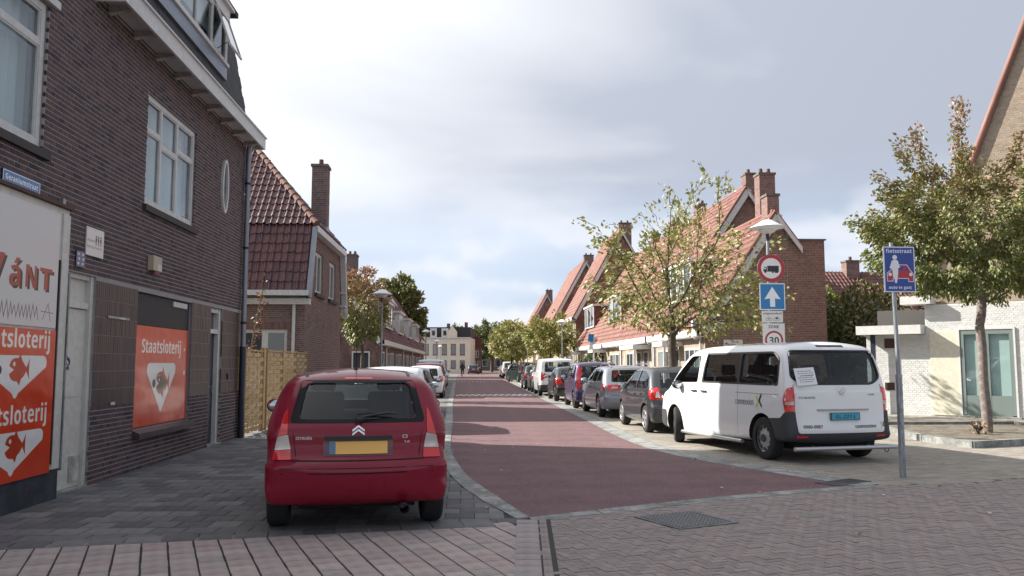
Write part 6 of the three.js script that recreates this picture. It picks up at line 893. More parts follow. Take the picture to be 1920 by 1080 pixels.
  part('star_badge', [(() => { const g = new THREE.TorusGeometry(0.052, 0.007, 8, 24); g.translate(0, 1.12, -0.012); return g; })(), ...[0, 1, 2].map((i) => { const b = new THREE.BoxGeometry(0.011, 0.05, 0.008); b.translate(0, 0.025, 0); b.rotateZ(i * 2.094); b.translate(0, 1.12, -0.012); return b; })], M.chrome, t);
  part('plate_shelf', B.patch([[-0.45, 0.815], [0.48, 0.815], [0.48, 0.84], [-0.45, 0.84]], 'rear', 0.036, { round: 0.01, skirt: 0.02 }), mat(C(0.35, 0.33, 0.34), 0.4, { metalness: 0.4 }), t);
  { const c = canvasTex(512, 128, (g, w, h) => { g.fillStyle = '#3f9fb8'; g.fillRect(0, 0, w, h); g.strokeStyle = '#1f4c5a'; g.lineWidth = 8; g.strokeRect(4, 4, w - 8, h - 8); g.fillStyle = '#16323c'; g.font = 'bold 92px sans-serif'; g.textAlign = 'center'; g.textBaseline = 'middle'; g.fillText('GL-227-L', w / 2, h / 2 + 4, w - 60); }); part('number_plate', box(-0.24, 0.28, 0.668, 0.785, -0.02, 0.024), mat(C(0.05, 0.16, 0.2), 0.5), t); const g = new THREE.PlaneGeometry(0.515, 0.112); g.translate(0.02, 0.7265, 0.026); part('plate_print', g, mat(C(0.95, 0.95, 0.95), 0.45, { map: c }), t); }
  { const c = canvasTex(256, 200, (g, w, h) => { g.fillStyle = '#e6e6ea'; g.fillRect(0, 0, w, h); g.fillStyle = '#4a4c58'; const r = rng(8); for (let i = 0; i < 6; i++) { let x = 30 + r() * 40; while (x < 215) { const k = 8 + r() * 26; g.fillRect(x, 36 + i * 24, k, 7 + (i === 2 ? 4 : 0)); x += k + 7; } } }); const g = new THREE.PlaneGeometry(0.36, 0.28); g.rotateX(-0.26); g.rotateZ(0.06); g.translate(-0.58, 1.345, -0.115); part('paper_notice', g, mat(C(0.95, 0.95, 0.95), 0.8, { map: c }), t); }
  part('rear_step', [bar([-0.90, 0.24, 0.02], [0.93, 0.24, 0.02], 0.034, 10), bar([-0.5, 0.26, -0.1], [-0.5, 0.24, 0.02], 0.02, 6), bar([0.5, 0.26, -0.1], [0.5, 0.24, 0.02], 0.02, 6)], M.rim, t);
  for (const s of [-1, 1]) part('side_step', [bar([s * 0.93, 0.24, -1.45], [s * 0.93, 0.24, -3.7], 0.035, 10), bar([s * 0.7, 0.28, -1.8], [s * 0.93, 0.24, -1.8], 0.02, 6), bar([s * 0.7, 0.28, -3.3], [s * 0.93, 0.24, -3.3], 0.02, 6)], M.rim, t);
  part('tow_eye', (() => { const g = new THREE.TorusGeometry(0.035, 0.008, 6, 14); g.translate(0.74, 0.2, 0.03); return g; })(), M.rimDark, t);
}
// ---------------------------------------------------------------- cars along the right
const darkGrey = metallic(0.035, 0.038, 0.045), black = metallic(0.012, 0.013, 0.016), silver = metallic(0.24, 0.26, 0.30), purple = metallic(0.060, 0.040, 0.105), whiteP = paint(0.72, 0.73, 0.73), greenD = metallic(0.012, 0.035, 0.034), redP = paint(0.30, 0.012, 0.016), blueP = metallic(0.03, 0.05, 0.10), mid = metallic(0.09, 0.095, 0.10);
const GR = 'cars parked along the right kerb', GL = 'cars parked along the left walk';
const corsa = makeCar(hatch({ H: 1.49, W: 1.74, more: { wheel: 'alloy', lamps: [{ rear: [[0.56, 0.78], [0.78, 0.74], [0.76, 1.0], [0.66, 1.03]], side: [[0.02, 0.76], [0.04, 1.0], [0.2, 1.1], [0.32, 0.92], [0.24, 0.76]], m: M.lampRed }] } }), 'parked_car', 'dark grey hatchback with pale alloy wheels in front of the white minibus', { paint: darkGrey }, { group: GR });
place(corsa.t, 4.93, 18.12, 0.02);
for (const s of [-1, 1]) part('reverse_light', corsa.B.patch([[0.62 * s, 0.80], [0.72 * s, 0.80], [0.70 * s, 0.93], [0.65 * s, 0.93]], 'rear', 0.012, { round: 0.01 }), M.lampClear, corsa.t);
const benz = makeCar(wagon(), 'parked_car', 'silver grey estate car with roof rails and wide tail lights under the thin tree', { paint: silver }, { group: GR }); place(benz.t, 4.82, 23.35, 0.01);
for (const s of [-1, 1]) { part('roof_rail', tube([[s * 0.56, 1.44, -0.75], [s * 0.58, 1.53, -1.0], [s * 0.58, 1.545, -1.8], [s * 0.56, 1.52, -2.4], [s * 0.55, 1.44, -2.6]], 0.018, 6), M.chrome, benz.t); part('reverse_light', benz.B.patch([[0.5 * s, 0.86], [0.68 * s, 0.85], [0.68 * s, 0.895], [0.5 * s, 0.90]], 'rear', 0.012, { round: 0.008 }), M.lampClear, benz.t); }
const purp = makeCar(mpv(), 'parked_car', 'dark purple tall hatchback with upright full height tail lights', { paint: purple }, { group: GR }); place(purp.t, 4.6, 28.55);
for (const s of [-1, 1]) part('roof_rail', tube([[s * 0.58, 1.57, -0.5], [s * 0.59, 1.65, -0.7], [s * 0.59, 1.66, -1.6], [s * 0.58, 1.58, -1.9]], 0.016, 6), M.trim, purp.t);
const seat = makeCar(hatch({ H: 1.45, W: 1.70, L: 3.95, k: 0.06 }), 'parked_car', 'black hatchback parked between the purple car and the white van', { paint: black }, { group: GR }); place(seat.t, 4.55, 34.1);
const vanW = makeCar(smallVan(), 'parked_van', 'small white panel van with dark rear window parked before the row of dark cars', { paint: whiteP }, { group: GR, category: 'van' }); place(vanW.t, 4.45, 39.9);
function copyCar(src, label, group, body, x, d, a = 0) { const o = src.clone(); o.name = numbered(src.name.replace(/_\d{3}$/, '')); o.userData = { ...src.userData, label, group }; scene.add(o); const old = src.children.find((c) => c.name === 'body').material[0]; o.traverse((m) => { if (!m.isMesh) return; if (Array.isArray(m.material)) m.material = m.material.map((q) => q === old ? body : q); else if (m.material === old) m.material = body; }); place(o, x, d, a); return o; }
copyCar(seat.t, 'charcoal hatchback with bright red lights beyond the small white van', GR, mid, 4.45, 45.3); copyCar(corsa.t, 'black hatchback just before the clipped street trees', GR, black, 4.45, 50.6);
const suv = makeCar(mpv({ L: 4.3, H: 1.72, W: 1.8 }), 'parked_car', 'dark green tall car standing askew beside a young street tree trunk', { paint: greenD }, { group: GR }); place(suv.t, 5.4, 70.5, 0.25);
copyCar(benz.t, 'silver estate car beyond the dark green tall car', GR, silver, 4.9, 79); copyCar(vanW.t, 'white van parked two places beyond the dark green tall car', GR, whiteP, 4.9, 90); copyCar(seat.t, 'pale hatchback last of the cars along the tan row', GR, whiteP, 5.0, 100); copyCar(corsa.t, 'dark blue hatchback facing away at the end of the street', GR, blueP, 1.2, 128);
// ---------------------------------------------------------------- cars along the left
copyCar(seat.t, 'dark grey low hatchback directly in front of the red hatchback', GL, mid, -1.62, 13.1, 0.0); copyCar(corsa.t, 'white hatchback second in line ahead of the red hatchback', GL, whiteP, -1.72, 18.6); copyCar(seat.t, 'dark blue hatchback half hidden beyond the white hatchback ahead of the red one', GL, blueP, -1.85, 25.5); copyCar(corsa.t, 'white hatchback in the sunlit gap beyond the mansard house', GL, whiteP, -1.85, 37.8); copyCar(purp.t, 'red tall hatchback beyond the white hatchback in the sunlit gap', GL, redP, -1.95, 43.5); copyCar(vanW.t, 'pale blue panel van ahead of the red tall hatchback', GL, paint(0.45, 0.52, 0.56), -2.1, 50); copyCar(benz.t, 'dark estate car beyond the pale blue panel van', GL, black, -2.2, 58); copyCar(seat.t, 'silver hatchback last in the line beyond the dark estate car', GL, silver, -2.3, 66);
// ================================================================ trees and shrubs
const leafGeo = (() => { const pos = [0, 0, 0, -0.28, 0.05, 0.42, 0, -0.03, 0.5, 0.28, 0.05, 0.42, 0, 0.02, 1], idx = [0, 2, 1, 0, 3, 2, 1, 2, 4, 2, 3, 4]; const g = new THREE.BufferGeometry(); g.setAttribute('position', new THREE.Float32BufferAttribute(pos, 3)); g.setIndex(idx); g.computeVertexNormals(); return g; })();
M.leaf = phys(C(1, 1, 1), 0.55, { transmission: 0.45, thickness: 0, side: THREE.DoubleSide });
function leaves(parent, pts, cols, size, seed, name = 'crown') { // pts: [Vector3, outward Vector3, tint]
  const r = rng(seed), im = new THREE.InstancedMesh(leafGeo, M.leaf, pts.length), q = new THREE.Quaternion(), q2 = new THREE.Quaternion(), m = new THREE.Matrix4(), c = new THREE.Color(), z = V3(0, 0, 1), d = V3(), s = V3();
  pts.forEach(([p, o, tint], i) => { d.set(r() - 0.5, r() - 0.75, r() - 0.5).multiplyScalar(1.4).add(o).normalize(); q.setFromUnitVectors(z, d); q2.setFromAxisAngle(z, r() * 6.28); q.multiply(q2); const k = size * (0.65 + r() * 0.75); s.set(k, k, k); m.compose(p, q, s); im.setMatrixAt(i, m); const a = cols[Math.min(cols.length - 1, Math.floor((tint ?? r()) * cols.length))]; c.setRGB(a[0], a[1], a[2]).multiplyScalar(0.95 + r() * 0.6); im.setColorAt(i, c); });
  im.name = name; im.userData.kind = 'stuff'; parent.add(im); return im;
}
// skeleton grown towards points scattered in the crown (space colonisation, coarse)
function grow(r, { trunkH, trunkR, top, attract, step = 0.22, lean = [0, 0], reach = 1.6, kill = 0.38, iters = 110 }) {
  const nodes = [{ p: V3(0, 0, 0), par: -1 }]; const n0 = Math.ceil(trunkH / step); for (let i = 1; i <= n0; i++) nodes.push({ p: V3(lean[0] * i / n0 + Math.sin(i * 0.9) * 0.012, trunkH * i / n0, lean[1] * i / n0), par: i - 1 });
  let pts = attract.slice(); const near = pts.map(() => -1), nd = pts.map(() => 1e9); let done = 0;
  for (let it = 0; it < iters && pts.length; it++) {
    for (; done < nodes.length; done++) for (let i = 0; i < pts.length; i++) { const d = pts[i].distanceToSquared(nodes[done].p); if (d < nd[i]) { nd[i] = d; near[i] = done; } }
    const pull = new Map(); for (let i = 0; i < pts.length; i++) if (nd[i] < (reach + it * 0.02) ** 2) { const v = pull.get(near[i]) ?? V3(); v.add(pts[i].clone().sub(nodes[near[i]].p).normalize()); pull.set(near[i], v); }
    if (![...pull.keys()].some((k) => (nodes[k].n ?? 0) < 3)) { reach += 0.5; if (reach > 6) break; continue; }
    for (const [k, v] of pull) { nodes[k].n = (nodes[k].n ?? 0) + 1; if (nodes[k].n > 3) continue; const dir = v.normalize().add(V3((r() - 0.5) * 0.25, 0.10, (r() - 0.5) * 0.25)).normalize(); nodes.push({ p: nodes[k].p.clone().addScaledVector(dir, step), par: k }); }
    const keep = []; for (let i = 0; i < pts.length; i++) if (nd[i] > kill * kill) keep.push(i); pts = keep.map((i) => pts[i]); const a = keep.map((i) => near[i]), b = keep.map((i) => nd[i]); near.length = 0; nd.length = 0; near.push(...a); nd.push(...b);
  }
  const w = nodes.map(() => 0), kids = nodes.map(() => 0); for (let i = nodes.length - 1; i > 0; i--) { if (!kids[i]) w[i] = 1; w[nodes[i].par] += w[i]; kids[nodes[i].par]++; }
  const W = w[1] || 2, ex = Math.log(0.0065 / trunkR) / Math.log(1 / Math.max(W, 2)); nodes.forEach((n, i) => { n.r = Math.max(0.0045, trunkR * Math.pow(Math.max(w[i], 1) / W, ex) * (i <= n0 ? lerp(1.12, 0.95, i / n0) : 1)); n.tip = !kids[i]; }); return { nodes, n0 };
}
function woodGeo(nodes, from, to, seg = 6, min = 0) { const g = []; for (let i = from; i < to; i++) { const n = nodes[i]; if (n.par < 0 || n.r < min) continue; const a = nodes[n.par]; g.push(bar(a.p.toArray(), n.p.toArray(), Math.min(a.r, n.r * 1.25), n.r > 0.03 ? seg + 3 : seg - 1, n.r)); } return merge(g); }
function makeTree(name, label, pos, { seed, step, trunkH, trunkR, shape, count, leafN, leafS, cols, spread = 0.28, trunkM = M.trunk, tint, lean, droop = 0, kill, group, maxTwig = 1e9 }) {
  const r = rng(seed), t = thing(name, label, 'tree', pos, 0, group), at = []; while (at.length < count) { const p = shape(r); if (p) at.push(p); }
  const { nodes, n0 } = grow(r, { trunkH, trunkR, attract: at, lean, kill, step });
  part('trunk', woodGeo(nodes, 1, n0 + 1, 9), trunkM, t); part('branches', woodGeo(nodes, n0 + 1, nodes.length, 5), trunkM, t);
  const tips = nodes.filter((n, i) => i > n0 && n.r < 0.022), L = [], cen = V3(); at.forEach((p) => cen.add(p)); cen.multiplyScalar(1 / at.length);
  for (let i = 0; i < leafN; i++) { const n = tips[Math.floor(r() * tips.length)], a = nodes[n.par].p, p = a.clone().lerp(n.p, r()).add(V3((r() + r() - 1) * spread, (r() + r() - 1) * spread - droop * r(), (r() + r() - 1) * spread)), o = p.clone().sub(cen).normalize(); L.push([p, o, tint ? tint(p, r) : undefined]); }
  leaves(t, L, cols, leafS, seed + 1); return t;
}
const ell = (c, s, f) => (r) => { const p = V3(r() * 2 - 1, r() * 2 - 1, r() * 2 - 1); const l = p.length(); if (l > 1) return null; p.set(c[0] + p.x * s[0], c[1] + p.y * s[1], c[2] + p.z * s[2]); return f && !f(p) ? null : p; };
const green = [[0.075, 0.100, 0.024], [0.095, 0.122, 0.030], [0.120, 0.145, 0.038], [0.15, 0.165, 0.048], [0.17, 0.145, 0.045]], yellowish = [[0.17, 0.195, 0.045], [0.22, 0.24, 0.060], [0.28, 0.285, 0.080], [0.34, 0.32, 0.11], [0.38, 0.31, 0.12]], reddish = [[0.14, 0.165, 0.040], [0.18, 0.20, 0.052], [0.22, 0.215, 0.064], [0.26, 0.185, 0.075], [0.29, 0.165, 0.092], [0.32, 0.19, 0.13]];
// big tree on the right: broad crown with upright shoots, redder towards the shoot tips
{
  const shoots = [[-2.3, 5.6, 0.2, 0.32], [-1.2, 6.9, -0.2, 0.42], [-0.35, 7.4, 0.1, 0.34], [0.9, 6.6, 0.3, 0.5], [1.9, 6.6, -0.3, 0.5], [-3.0, 4.6, 0.3, 0.3], [-1.9, 6.3, 0.4, 0.35], [0.2, 6.5, -0.8, 0.5], [2.8, 6.2, 0.2, 0.45]];
  const shape = (r) => { const k = r(); if (k < 0.72) { const p = ell([0.15, 4.25, 0], [2.75, 1.75, 2.2])(r); return p && p.y > 2.75 + Math.abs(p.x + 0.1) * 0.28 ? p : null; } const s = shoots[Math.floor(r() * shoots.length)], h = r(), base = V3(s[0] * 0.75, 4.4, s[2]), p = base.lerp(V3(s[0], s[1], s[2]), h); return p.add(V3((r() - 0.5) * 2 * s[3] * (1.1 - h), 0, (r() - 0.5) * 2 * s[3] * (1.1 - h))); };
  makeTree('street_tree', 'broad street tree with reddish upright shoots in the low planter by the white shop', [11.35, 0.05, -17.6], { seed: 301, trunkH: 2.35, trunkR: 0.098, shape, count: 950, leafN: 52000, leafS: 0.085, cols: reddish, spread: 0.2, trunkM: M.paleTrunk, tint: (p, r) => clamp((p.y - 3.2) / 5.2 + (r() - 0.5) * 0.75, 0, 0.999), lean: [-0.05, 0], kill: 0.3 });
}
// thin see-through tree on the right kerb
{
  const arms = [[-2.2, 5.4], [-1.4, 5.4], [-0.6, 5.5], [1.0, 7.0], [0.9, 6.3], [2.0, 5.2], [2.9, 4.6], [3.2, 4.0], [-1.8, 4.1], [-1.6, 3.5], [2.6, 3.1], [-1.2, 4.7], [1.5, 5.9], [1.4, 3.2], [2.3, 4.0], [0.2, 5.6], [0.3, 4.6], [-0.9, 3.4], [3.0, 3.3], [0.9, 4.2], [1.7, 4.6], [-0.4, 6.1]];
  const shape = (r) => { const a = arms[Math.floor(r() * arms.length)], h = Math.pow(r(), 0.5), z = (hash2(Math.round(a[0] * 10), Math.round(a[1] * 10), 3) - 0.5) * 4.2; return V3(0, 2.6, 0).lerp(V3(a[0], a[1], z), h).add(V3((r() - 0.5) * 1.3, (r() - 0.5) * 1.0, (r() - 0.5) * 1.4)); };
  makeTree('street_tree', 'thin street tree with sparse yellow green leaves standing between the parked cars', [6.0, 0, -23.9], { seed: 311, trunkH: 2.3, trunkR: 0.125, shape, count: 1000, step: 0.17, leafN: 7000, leafS: 0.13, cols: yellowish, spread: 0.2, droop: 0.12, lean: [0.02, 0], kill: 0.2 });
}
const oval = (h0, h1, w, seed) => (r) => { const p = ell([0, (h0 + h1) / 2, 0], [w, (h1 - h0) / 2, w])(r); return p && (vnoise(p.x * 1.6 + 9, p.y * 1.6 + p.z, seed) > 0.34) ? p : null; };
M.paleTrunk = M.paleTrunk ?? M.trunk;
makeTree('street_tree', 'slim street tree with reddish top beside the mansard house', [-4.35, 0, -35.2], { seed: 321, trunkH: 2.2, trunkR: 0.07, shape: oval(2.3, 5.7, 1.25, 4), count: 330, leafN: 5200, leafS: 0.15, cols: reddish, spread: 0.26, tint: (p, r) => clamp((p.y - 2.4) / 3.6 + (r() - 0.5) * 0.7, 0, 0.999) });
const G3 = 'clipped street trees along the far right kerb';
[[6.3, 62, 5.4, 2.0, 331], [4.15, 75, 5.5, 2.3, 332], [5.6, 90, 6.0, 2.4, 333], [5.4, 108, 6.0, 2.4, 334]].forEach(([x, d, h, w, s], i) => makeTree('street_tree', ['round yellow green street tree before the first tall gable', 'round yellow green street tree with bare trunk by the green car', 'round yellow green street tree past the second tall gable', 'farthest round street tree of the clipped line'][i], [x, 0, -d], { seed: s, trunkH: 1.9, trunkR: 0.09, shape: oval(1.9, h, w, s), count: 300, leafN: 4600, leafS: 0.24, cols: yellowish, spread: 0.34, group: G3 }));
// big background trees
function bigTree(label, x, d, h, w, seed, cols = green, n = 6500) { return makeTree('park_tree', label, [x, 0, -d], { seed, trunkH: h * 0.25, trunkR: 0.3, shape: oval(h * 0.22, h, w, seed), count: 260, leafN: n, leafS: 0.5, cols, spread: 0.75, kill: 0.8, group: 'tall trees beyond the houses' }); }
bigTree('tall green tree rising behind the dark brick row with dormers', -8.0, 101, 12.2, 3.3, 341, green.slice(2), 11000); bigTree('second tall green tree behind the dark brick row with dormers', -10.2, 104, 12.0, 3.0, 342);
bigTree('large dark green tree at the end of the street', 5.2, 165, 10.4, 4.4, 343); bigTree('large tree beyond the end of the street beside the brown house', 2.2, 172, 9.4, 3.6, 344); bigTree('dark tree closing the street behind the parked cars', 9.5, 170, 9.5, 5, 345); bigTree('distant tree behind the cream terrace', -2, 175, 10, 4, 346); bigTree('far tree above the last roofs of the tan row', 14, 150, 9, 4, 347);
// dark shrubs behind the white shop, climbing plant
function shrub(name, label, pos, s, n, cols, leafS, seed, cat = 'shrub') { const r = rng(seed), t = thing(name, label, cat, pos), L = [], stems = []; for (let i = 0; i < 9; i++) { const a = r() * 6.28, e = V3(Math.cos(a) * s[0] * 0.6, s[1] * (0.55 + r() * 0.3), Math.sin(a) * s[2] * 0.6); stems.push(tube([[0, 0, 0], [e.x * 0.4, e.y * 0.5, e.z * 0.4], e.toArray()], 0.02, 5, 6)); } part('stems', stems, M.trunk, t); while (L.length < n) { const p = V3(r() * 2 - 1, r() * 2 - 1, r() * 2 - 1); const l = p.length(); if (l > 1 || l < 0.45) continue; const k = 0.8 + 0.35 * vnoise(p.x * 3 + 7, p.y * 3 + p.z * 2, seed); const o = p.clone().normalize(); p.set(p.x * s[0] * k, s[1] / 2 + p.y * s[1] / 2 * k, p.z * s[2] * k); if (p.y < 0.02) continue; L.push([p, o]); } leaves(t, L, cols, leafS, seed + 1, 'foliage'); return t; }
shrub('garden_shrub', 'large dark evergreen shrub behind the white canopy', [15.3, 0, -31], [2.2, 4.6, 1.8], 6000, green, 0.2, 401); shrub('garden_shrub', 'grey green shrub against the red tiled house', [15.2, 0, -34.5], [1.6, 4.9, 1.5], 3500, yellowish.slice(0, 3), 0.2, 402); shrub('garden_shrub', 'dark shrub under the brick gable wall behind the minibus', [13.6, 0, -30.5], [1.4, 3.4, 1.2], 2600, green.slice(0, 3), 0.2, 403);
shrub('clipped_shrub', 'narrow dark conifer beside the downpipe of the tan row', [8.0, 0, -51.5], [0.9, 2.45, 0.9], 3000, green.slice(0, 2), 0.12, 404);
shrub('garden_shrub', 'low hedge plant in front of the dark brick row end', [-4.6, 0, -40.8], [1.3, 1.3, 0.6], 1400, yellowish, 0.12, 405);
{ // planter with soil, weeds
  const t = thing('planter', 'low concrete edged planter around the broad street tree', 'planter', [0, 0, 0]);
  const o = [[9.15, 16.25], [9.35, 14.95], [13.6, 16.4], [13.6, 20.0], [9.9, 20.0]].map(([x, d]) => [x, d]), g = prism(o, 0.075); g.rotateX(-Math.PI / 2); part('soil', metreUV(g), M.soil, t);
  for (let i = 0; i < 5; i++) { const a = V3(o[i][0], 0, -o[i][1]), b = V3(o[(i + 1) % 5][0], 0, -o[(i + 1) % 5][1]), L = a.distanceTo(b), k = part('kerb_stone', box(-L / 2 - 0.04, L / 2 + 0.04, 0, 0.14 + i * 0.001, -0.06, 0.06), M.kerb, t); k.position.copy(a.clone().add(b).multiplyScalar(0.5)); k.rotation.y = Math.atan2(-(b.z - a.z), b.x - a.x); }
}
shrub('weed_tuft', 'small weed tuft at the foot of the planter tree', [10.9, 0.07, -17.2], [0.2, 0.26, 0.16], 60, reddish.slice(2), 0.08, 406, 'weed');
{ // thin dry sapling by the fence
  const t = thing('dry_sapling', 'thin dry sapling with red leaves leaning over the wooden fence', 'plant', [-5.0, 0, -19.2]), st = [], L = [], r = rng(77); for (let i = 0; i < 4; i++) { const e = [0.1 + i * 0.14, 2.5 + i * 0.35, -0.3 + i * 0.25]; st.push(tube([[0, 0, 0], [0.05, 1.2, 0.02 * i], [e[0] * 0.6, e[1] * 0.75, e[2] * 0.6], e], 0.007, 5)); for (let k = 0; k < 26; k++) { const h = 0.6 + 0.4 * r(); L.push([V3(e[0] * h + (r() - 0.5) * 0.16, e[1] * h + (r() - 0.5) * 0.25, e[2] * h + (r() - 0.5) * 0.16), V3(0, 0.3, 0)]); } } part('stems', st, M.trunk, t); leaves(t, L, [[0.22, 0.06, 0.03], [0.26, 0.12, 0.05], [0.16, 0.10, 0.03]], 0.09, 78, 'foliage');
}
// ================================================================ lamps, signs, flag, people
function lampPost(label, x, d, h, group, R = 0.37) {
  const t = thing('street_lamp', label, 'street lamp', [x, 0, -d], 0, group);
  part('pole', [bar([0, 0, 0], [0, 1.1, 0], 0.062, 12), bar([0, 1.1, 0], [0, h - 0.42, 0], 0.042, 12, 0.036)], M.galv, t); part('collar', bar([0, h - 0.42, 0], [0, h - 0.2, 0], 0.036, 12), M.blackPaint, t);
  const pr = [[0.05, 0.0], [0.15, 0.02], [R * 0.8, 0.05], [R, 0.06], [R * 0.97, 0.085], [R * 0.55, 0.17], [R * 0.25, 0.235], [0, 0.25]].map(([a, b]) => new THREE.Vector2(a, b)); const g = new THREE.LatheGeometry(pr, 36); g.translate(0, h - 0.2, 0); part('lamp_shade', g, M.lampShade, t);
  const b = new THREE.SphereGeometry(1, 24, 12); b.scale(R * 0.52, 0.11, R * 0.52); b.translate(0, h - 0.16, 0); part('diffuser', b, M.diffuser, t); return t;
}
M.lampShade = mat(C(0.72, 0.73, 0.74), 0.35); M.diffuser = phys(C(0.66, 0.64, 0.56), 0.25, { clearcoat: 0.6 }); M.signBack = mat(C(0.35, 0.36, 0.38), 0.45, { metalness: 0.6 });
const GLp = 'street lamps with wide shallow shades'; lampPost('street lamp with wide white shade and four traffic signs on its pole', 6.5, 17.35, 4.62); lampPost('street lamp beside the slim tree by the mansard house', -3.05, 30.2, 4.22, GLp); lampPost('street lamp farther along by the white dormers of the dark brick row', -3.15, 66, 4.25, GLp); lampPost('street lamp by the steep gabled house near the cream terrace', -3.2, 92, 4.2, GLp, 0.4); lampPost('street lamp on the pavement before the end of the low tan row', 5.9, 50.5, 4.25, GLp); lampPost('street lamp among the clipped street trees', 5.3, 71, 4.0, GLp); lampPost('street lamp past the last clipped street trees', 5.6, 98, 4.2, GLp); lampPost('last street lamp before the cream terrace', -3.6, 118, 4.2, GLp);
function sign(name, label, x, y, d, w, h, draw, { round = false, turn = 0, px = 384, border = 0 } = {}) { // flat plate facing the crossing
  const t = thing(name, label, 'sign', [x, y, -d], turn), g = round ? new THREE.CylinderGeometry(w / 2, w / 2, 0.014, 44) : new RoundedBoxGeometry(w, h, 0.014, 3, 0.007); if (round) g.rotateX(Math.PI / 2); part('plate', g, M.signBack, t);
  const c = canvasTex(px, Math.round(px * h / w), draw), f = round ? new THREE.CircleGeometry(w / 2 - 0.003, 44) : new THREE.PlaneGeometry(w - 0.008, h - 0.008); f.translate(0, 0, 0.0085); part('print', f, M.plate(c, { roughness: 0.4 }), t); part('clamp', [box(-0.05, 0.05, -0.04, 0.0, -0.05, -0.008)], M.galv, t); return t;
}
{
  const X = 6.53, D = 17.28;
  sign('no_truck_sign', 'round white sign with red ring and black lorry on the lamp pole', X, 3.60, D, 0.60, 0.60, (g, w) => { g.fillStyle = '#b3202c'; g.fillRect(0, 0, w, w); g.fillStyle = '#ecebe8'; g.beginPath(); g.arc(w / 2, w / 2, w * 0.37, 0, 7); g.fill(); g.fillStyle = '#15161a'; g.fillRect(w * 0.36, w * 0.41, w * 0.42, w * 0.19); g.beginPath(); g.moveTo(w * 0.22, w * 0.62); g.lineTo(w * 0.22, w * 0.52); g.lineTo(w * 0.25, w * 0.45); g.lineTo(w * 0.34, w * 0.45); g.lineTo(w * 0.34, w * 0.62); g.fill(); g.fillRect(w * 0.22, w * 0.59, w * 0.56, w * 0.035); for (const x of [0.285, 0.56, 0.66, 0.72]) { g.beginPath(); g.arc(w * x, w * 0.64, w * 0.035, 0, 7); g.fill(); } g.fillStyle = '#ecebe8'; g.fillRect(w * 0.245, w * 0.48, w * 0.06, w * 0.055); }, { round: true });
  sign('one_way_sign', 'square blue sign with white upward arrow on the lamp pole', X + 0.01, 2.99, D, 0.56, 0.58, (g, w, h) => { g.fillStyle = '#e9eef2'; g.fillRect(0, 0, w, h); g.fillStyle = '#1d79b8'; g.fillRect(w * 0.035, w * 0.035, w * 0.93, h - w * 0.07); g.fillStyle = '#eef1f3'; g.beginPath(); g.moveTo(w * 0.5, h * 0.13); g.lineTo(w * 0.82, h * 0.6); g.lineTo(w * 0.6, h * 0.57); g.lineTo(w * 0.6, h * 0.88); g.lineTo(w * 0.40, h * 0.88); g.lineTo(w * 0.40, h * 0.57); g.lineTo(w * 0.18, h * 0.6); g.closePath(); g.fill(); });
  sign('supplementary_sign', 'small white plate with cycle symbols under the blue arrow sign', X + 0.0, 2.56, D, 0.46, 0.25, (g, w, h) => { g.fillStyle = '#e3e2de'; g.fillRect(0, 0, w, h); g.fillStyle = '#1c1d20'; g.font = `bold ${h * 0.26}px sans-serif`; g.textAlign = 'center'; g.fillText('uitgezonderd', w / 2, h * 0.3, w * 0.9); g.strokeStyle = '#26272b'; g.lineWidth = w * 0.013; for (const x of [0.24, 0.40, 0.62, 0.78]) { g.beginPath(); g.arc(w * x, h * 0.74, h * 0.13, 0, 7); g.stroke(); } g.beginPath(); g.moveTo(w * 0.24, h * 0.74); g.lineTo(w * 0.31, h * 0.52); g.lineTo(w * 0.40, h * 0.74); g.moveTo(w * 0.62, h * 0.74); g.lineTo(w * 0.70, h * 0.5); g.lineTo(w * 0.78, h * 0.74); g.stroke(); g.fillRect(w * 0.64, h * 0.56, w * 0.13, h * 0.12); });
  sign('speed_zone_sign', 'white zone sign with red ringed 30 on the lamp pole behind the minibus', X + 0.02, 2.12, D, 0.48, 0.60, (g, w, h) => { g.fillStyle = '#e6e5e2'; g.fillRect(0, 0, w, h); g.fillStyle = '#17181b'; g.textAlign = 'center'; g.font = `bold ${h * 0.15}px sans-serif`; g.fillText('ZONE', w / 2, h * 0.17, w * 0.55); g.fillStyle = '#b3202c'; g.beginPath(); g.arc(w / 2, h * 0.60, w * 0.42, 0, 7); g.fill(); g.fillStyle = '#ecebe8'; g.beginPath(); g.arc(w / 2, h * 0.60, w * 0.33, 0, 7); g.fill(); g.fillStyle = '#17181b'; g.font = `bold ${h * 0.34}px sans-serif`; g.textBaseline = 'middle'; g.fillText('30', w / 2, h * 0.615); });
  const p = thing('sign_post', 'slim galvanised post with sleeve carrying the blue cycle street sign', 'post', [5.95, 0, -11.12]); part('sleeve', bar([0, 0, 0], [0, 1.38, 0], 0.043, 14), M.galv, p); part('pole', bar([0, 1.38, 0], [-0.03, 3.24, 0], 0.028, 12), M.galv, p); part('sleeve_cap', bar([0, 1.37, 0], [0, 1.41, 0], 0.047, 14), M.signBack, p);
  sign('cycle_street_sign', 'tall blue sign with white cyclist before a red car on the slim post', 6.0, 2.86, 11.08, 0.45, 0.64, (g, w, h) => {
    g.fillStyle = '#dfe6ee'; g.fillRect(0, 0, w, h); g.fillStyle = '#1c3f97'; g.fillRect(w * 0.03, w * 0.03, w * 0.94, h - w * 0.06); g.fillStyle = '#e8ecf2'; g.textAlign = 'center'; g.font = `bold ${w * 0.17}px sans-serif`; g.fillText('fietsstraat', w / 2, h * 0.135, w * 0.84); g.font = `bold ${w * 0.13}px sans-serif`; g.fillText('auto te gast', w / 2, h * 0.93, w * 0.84);
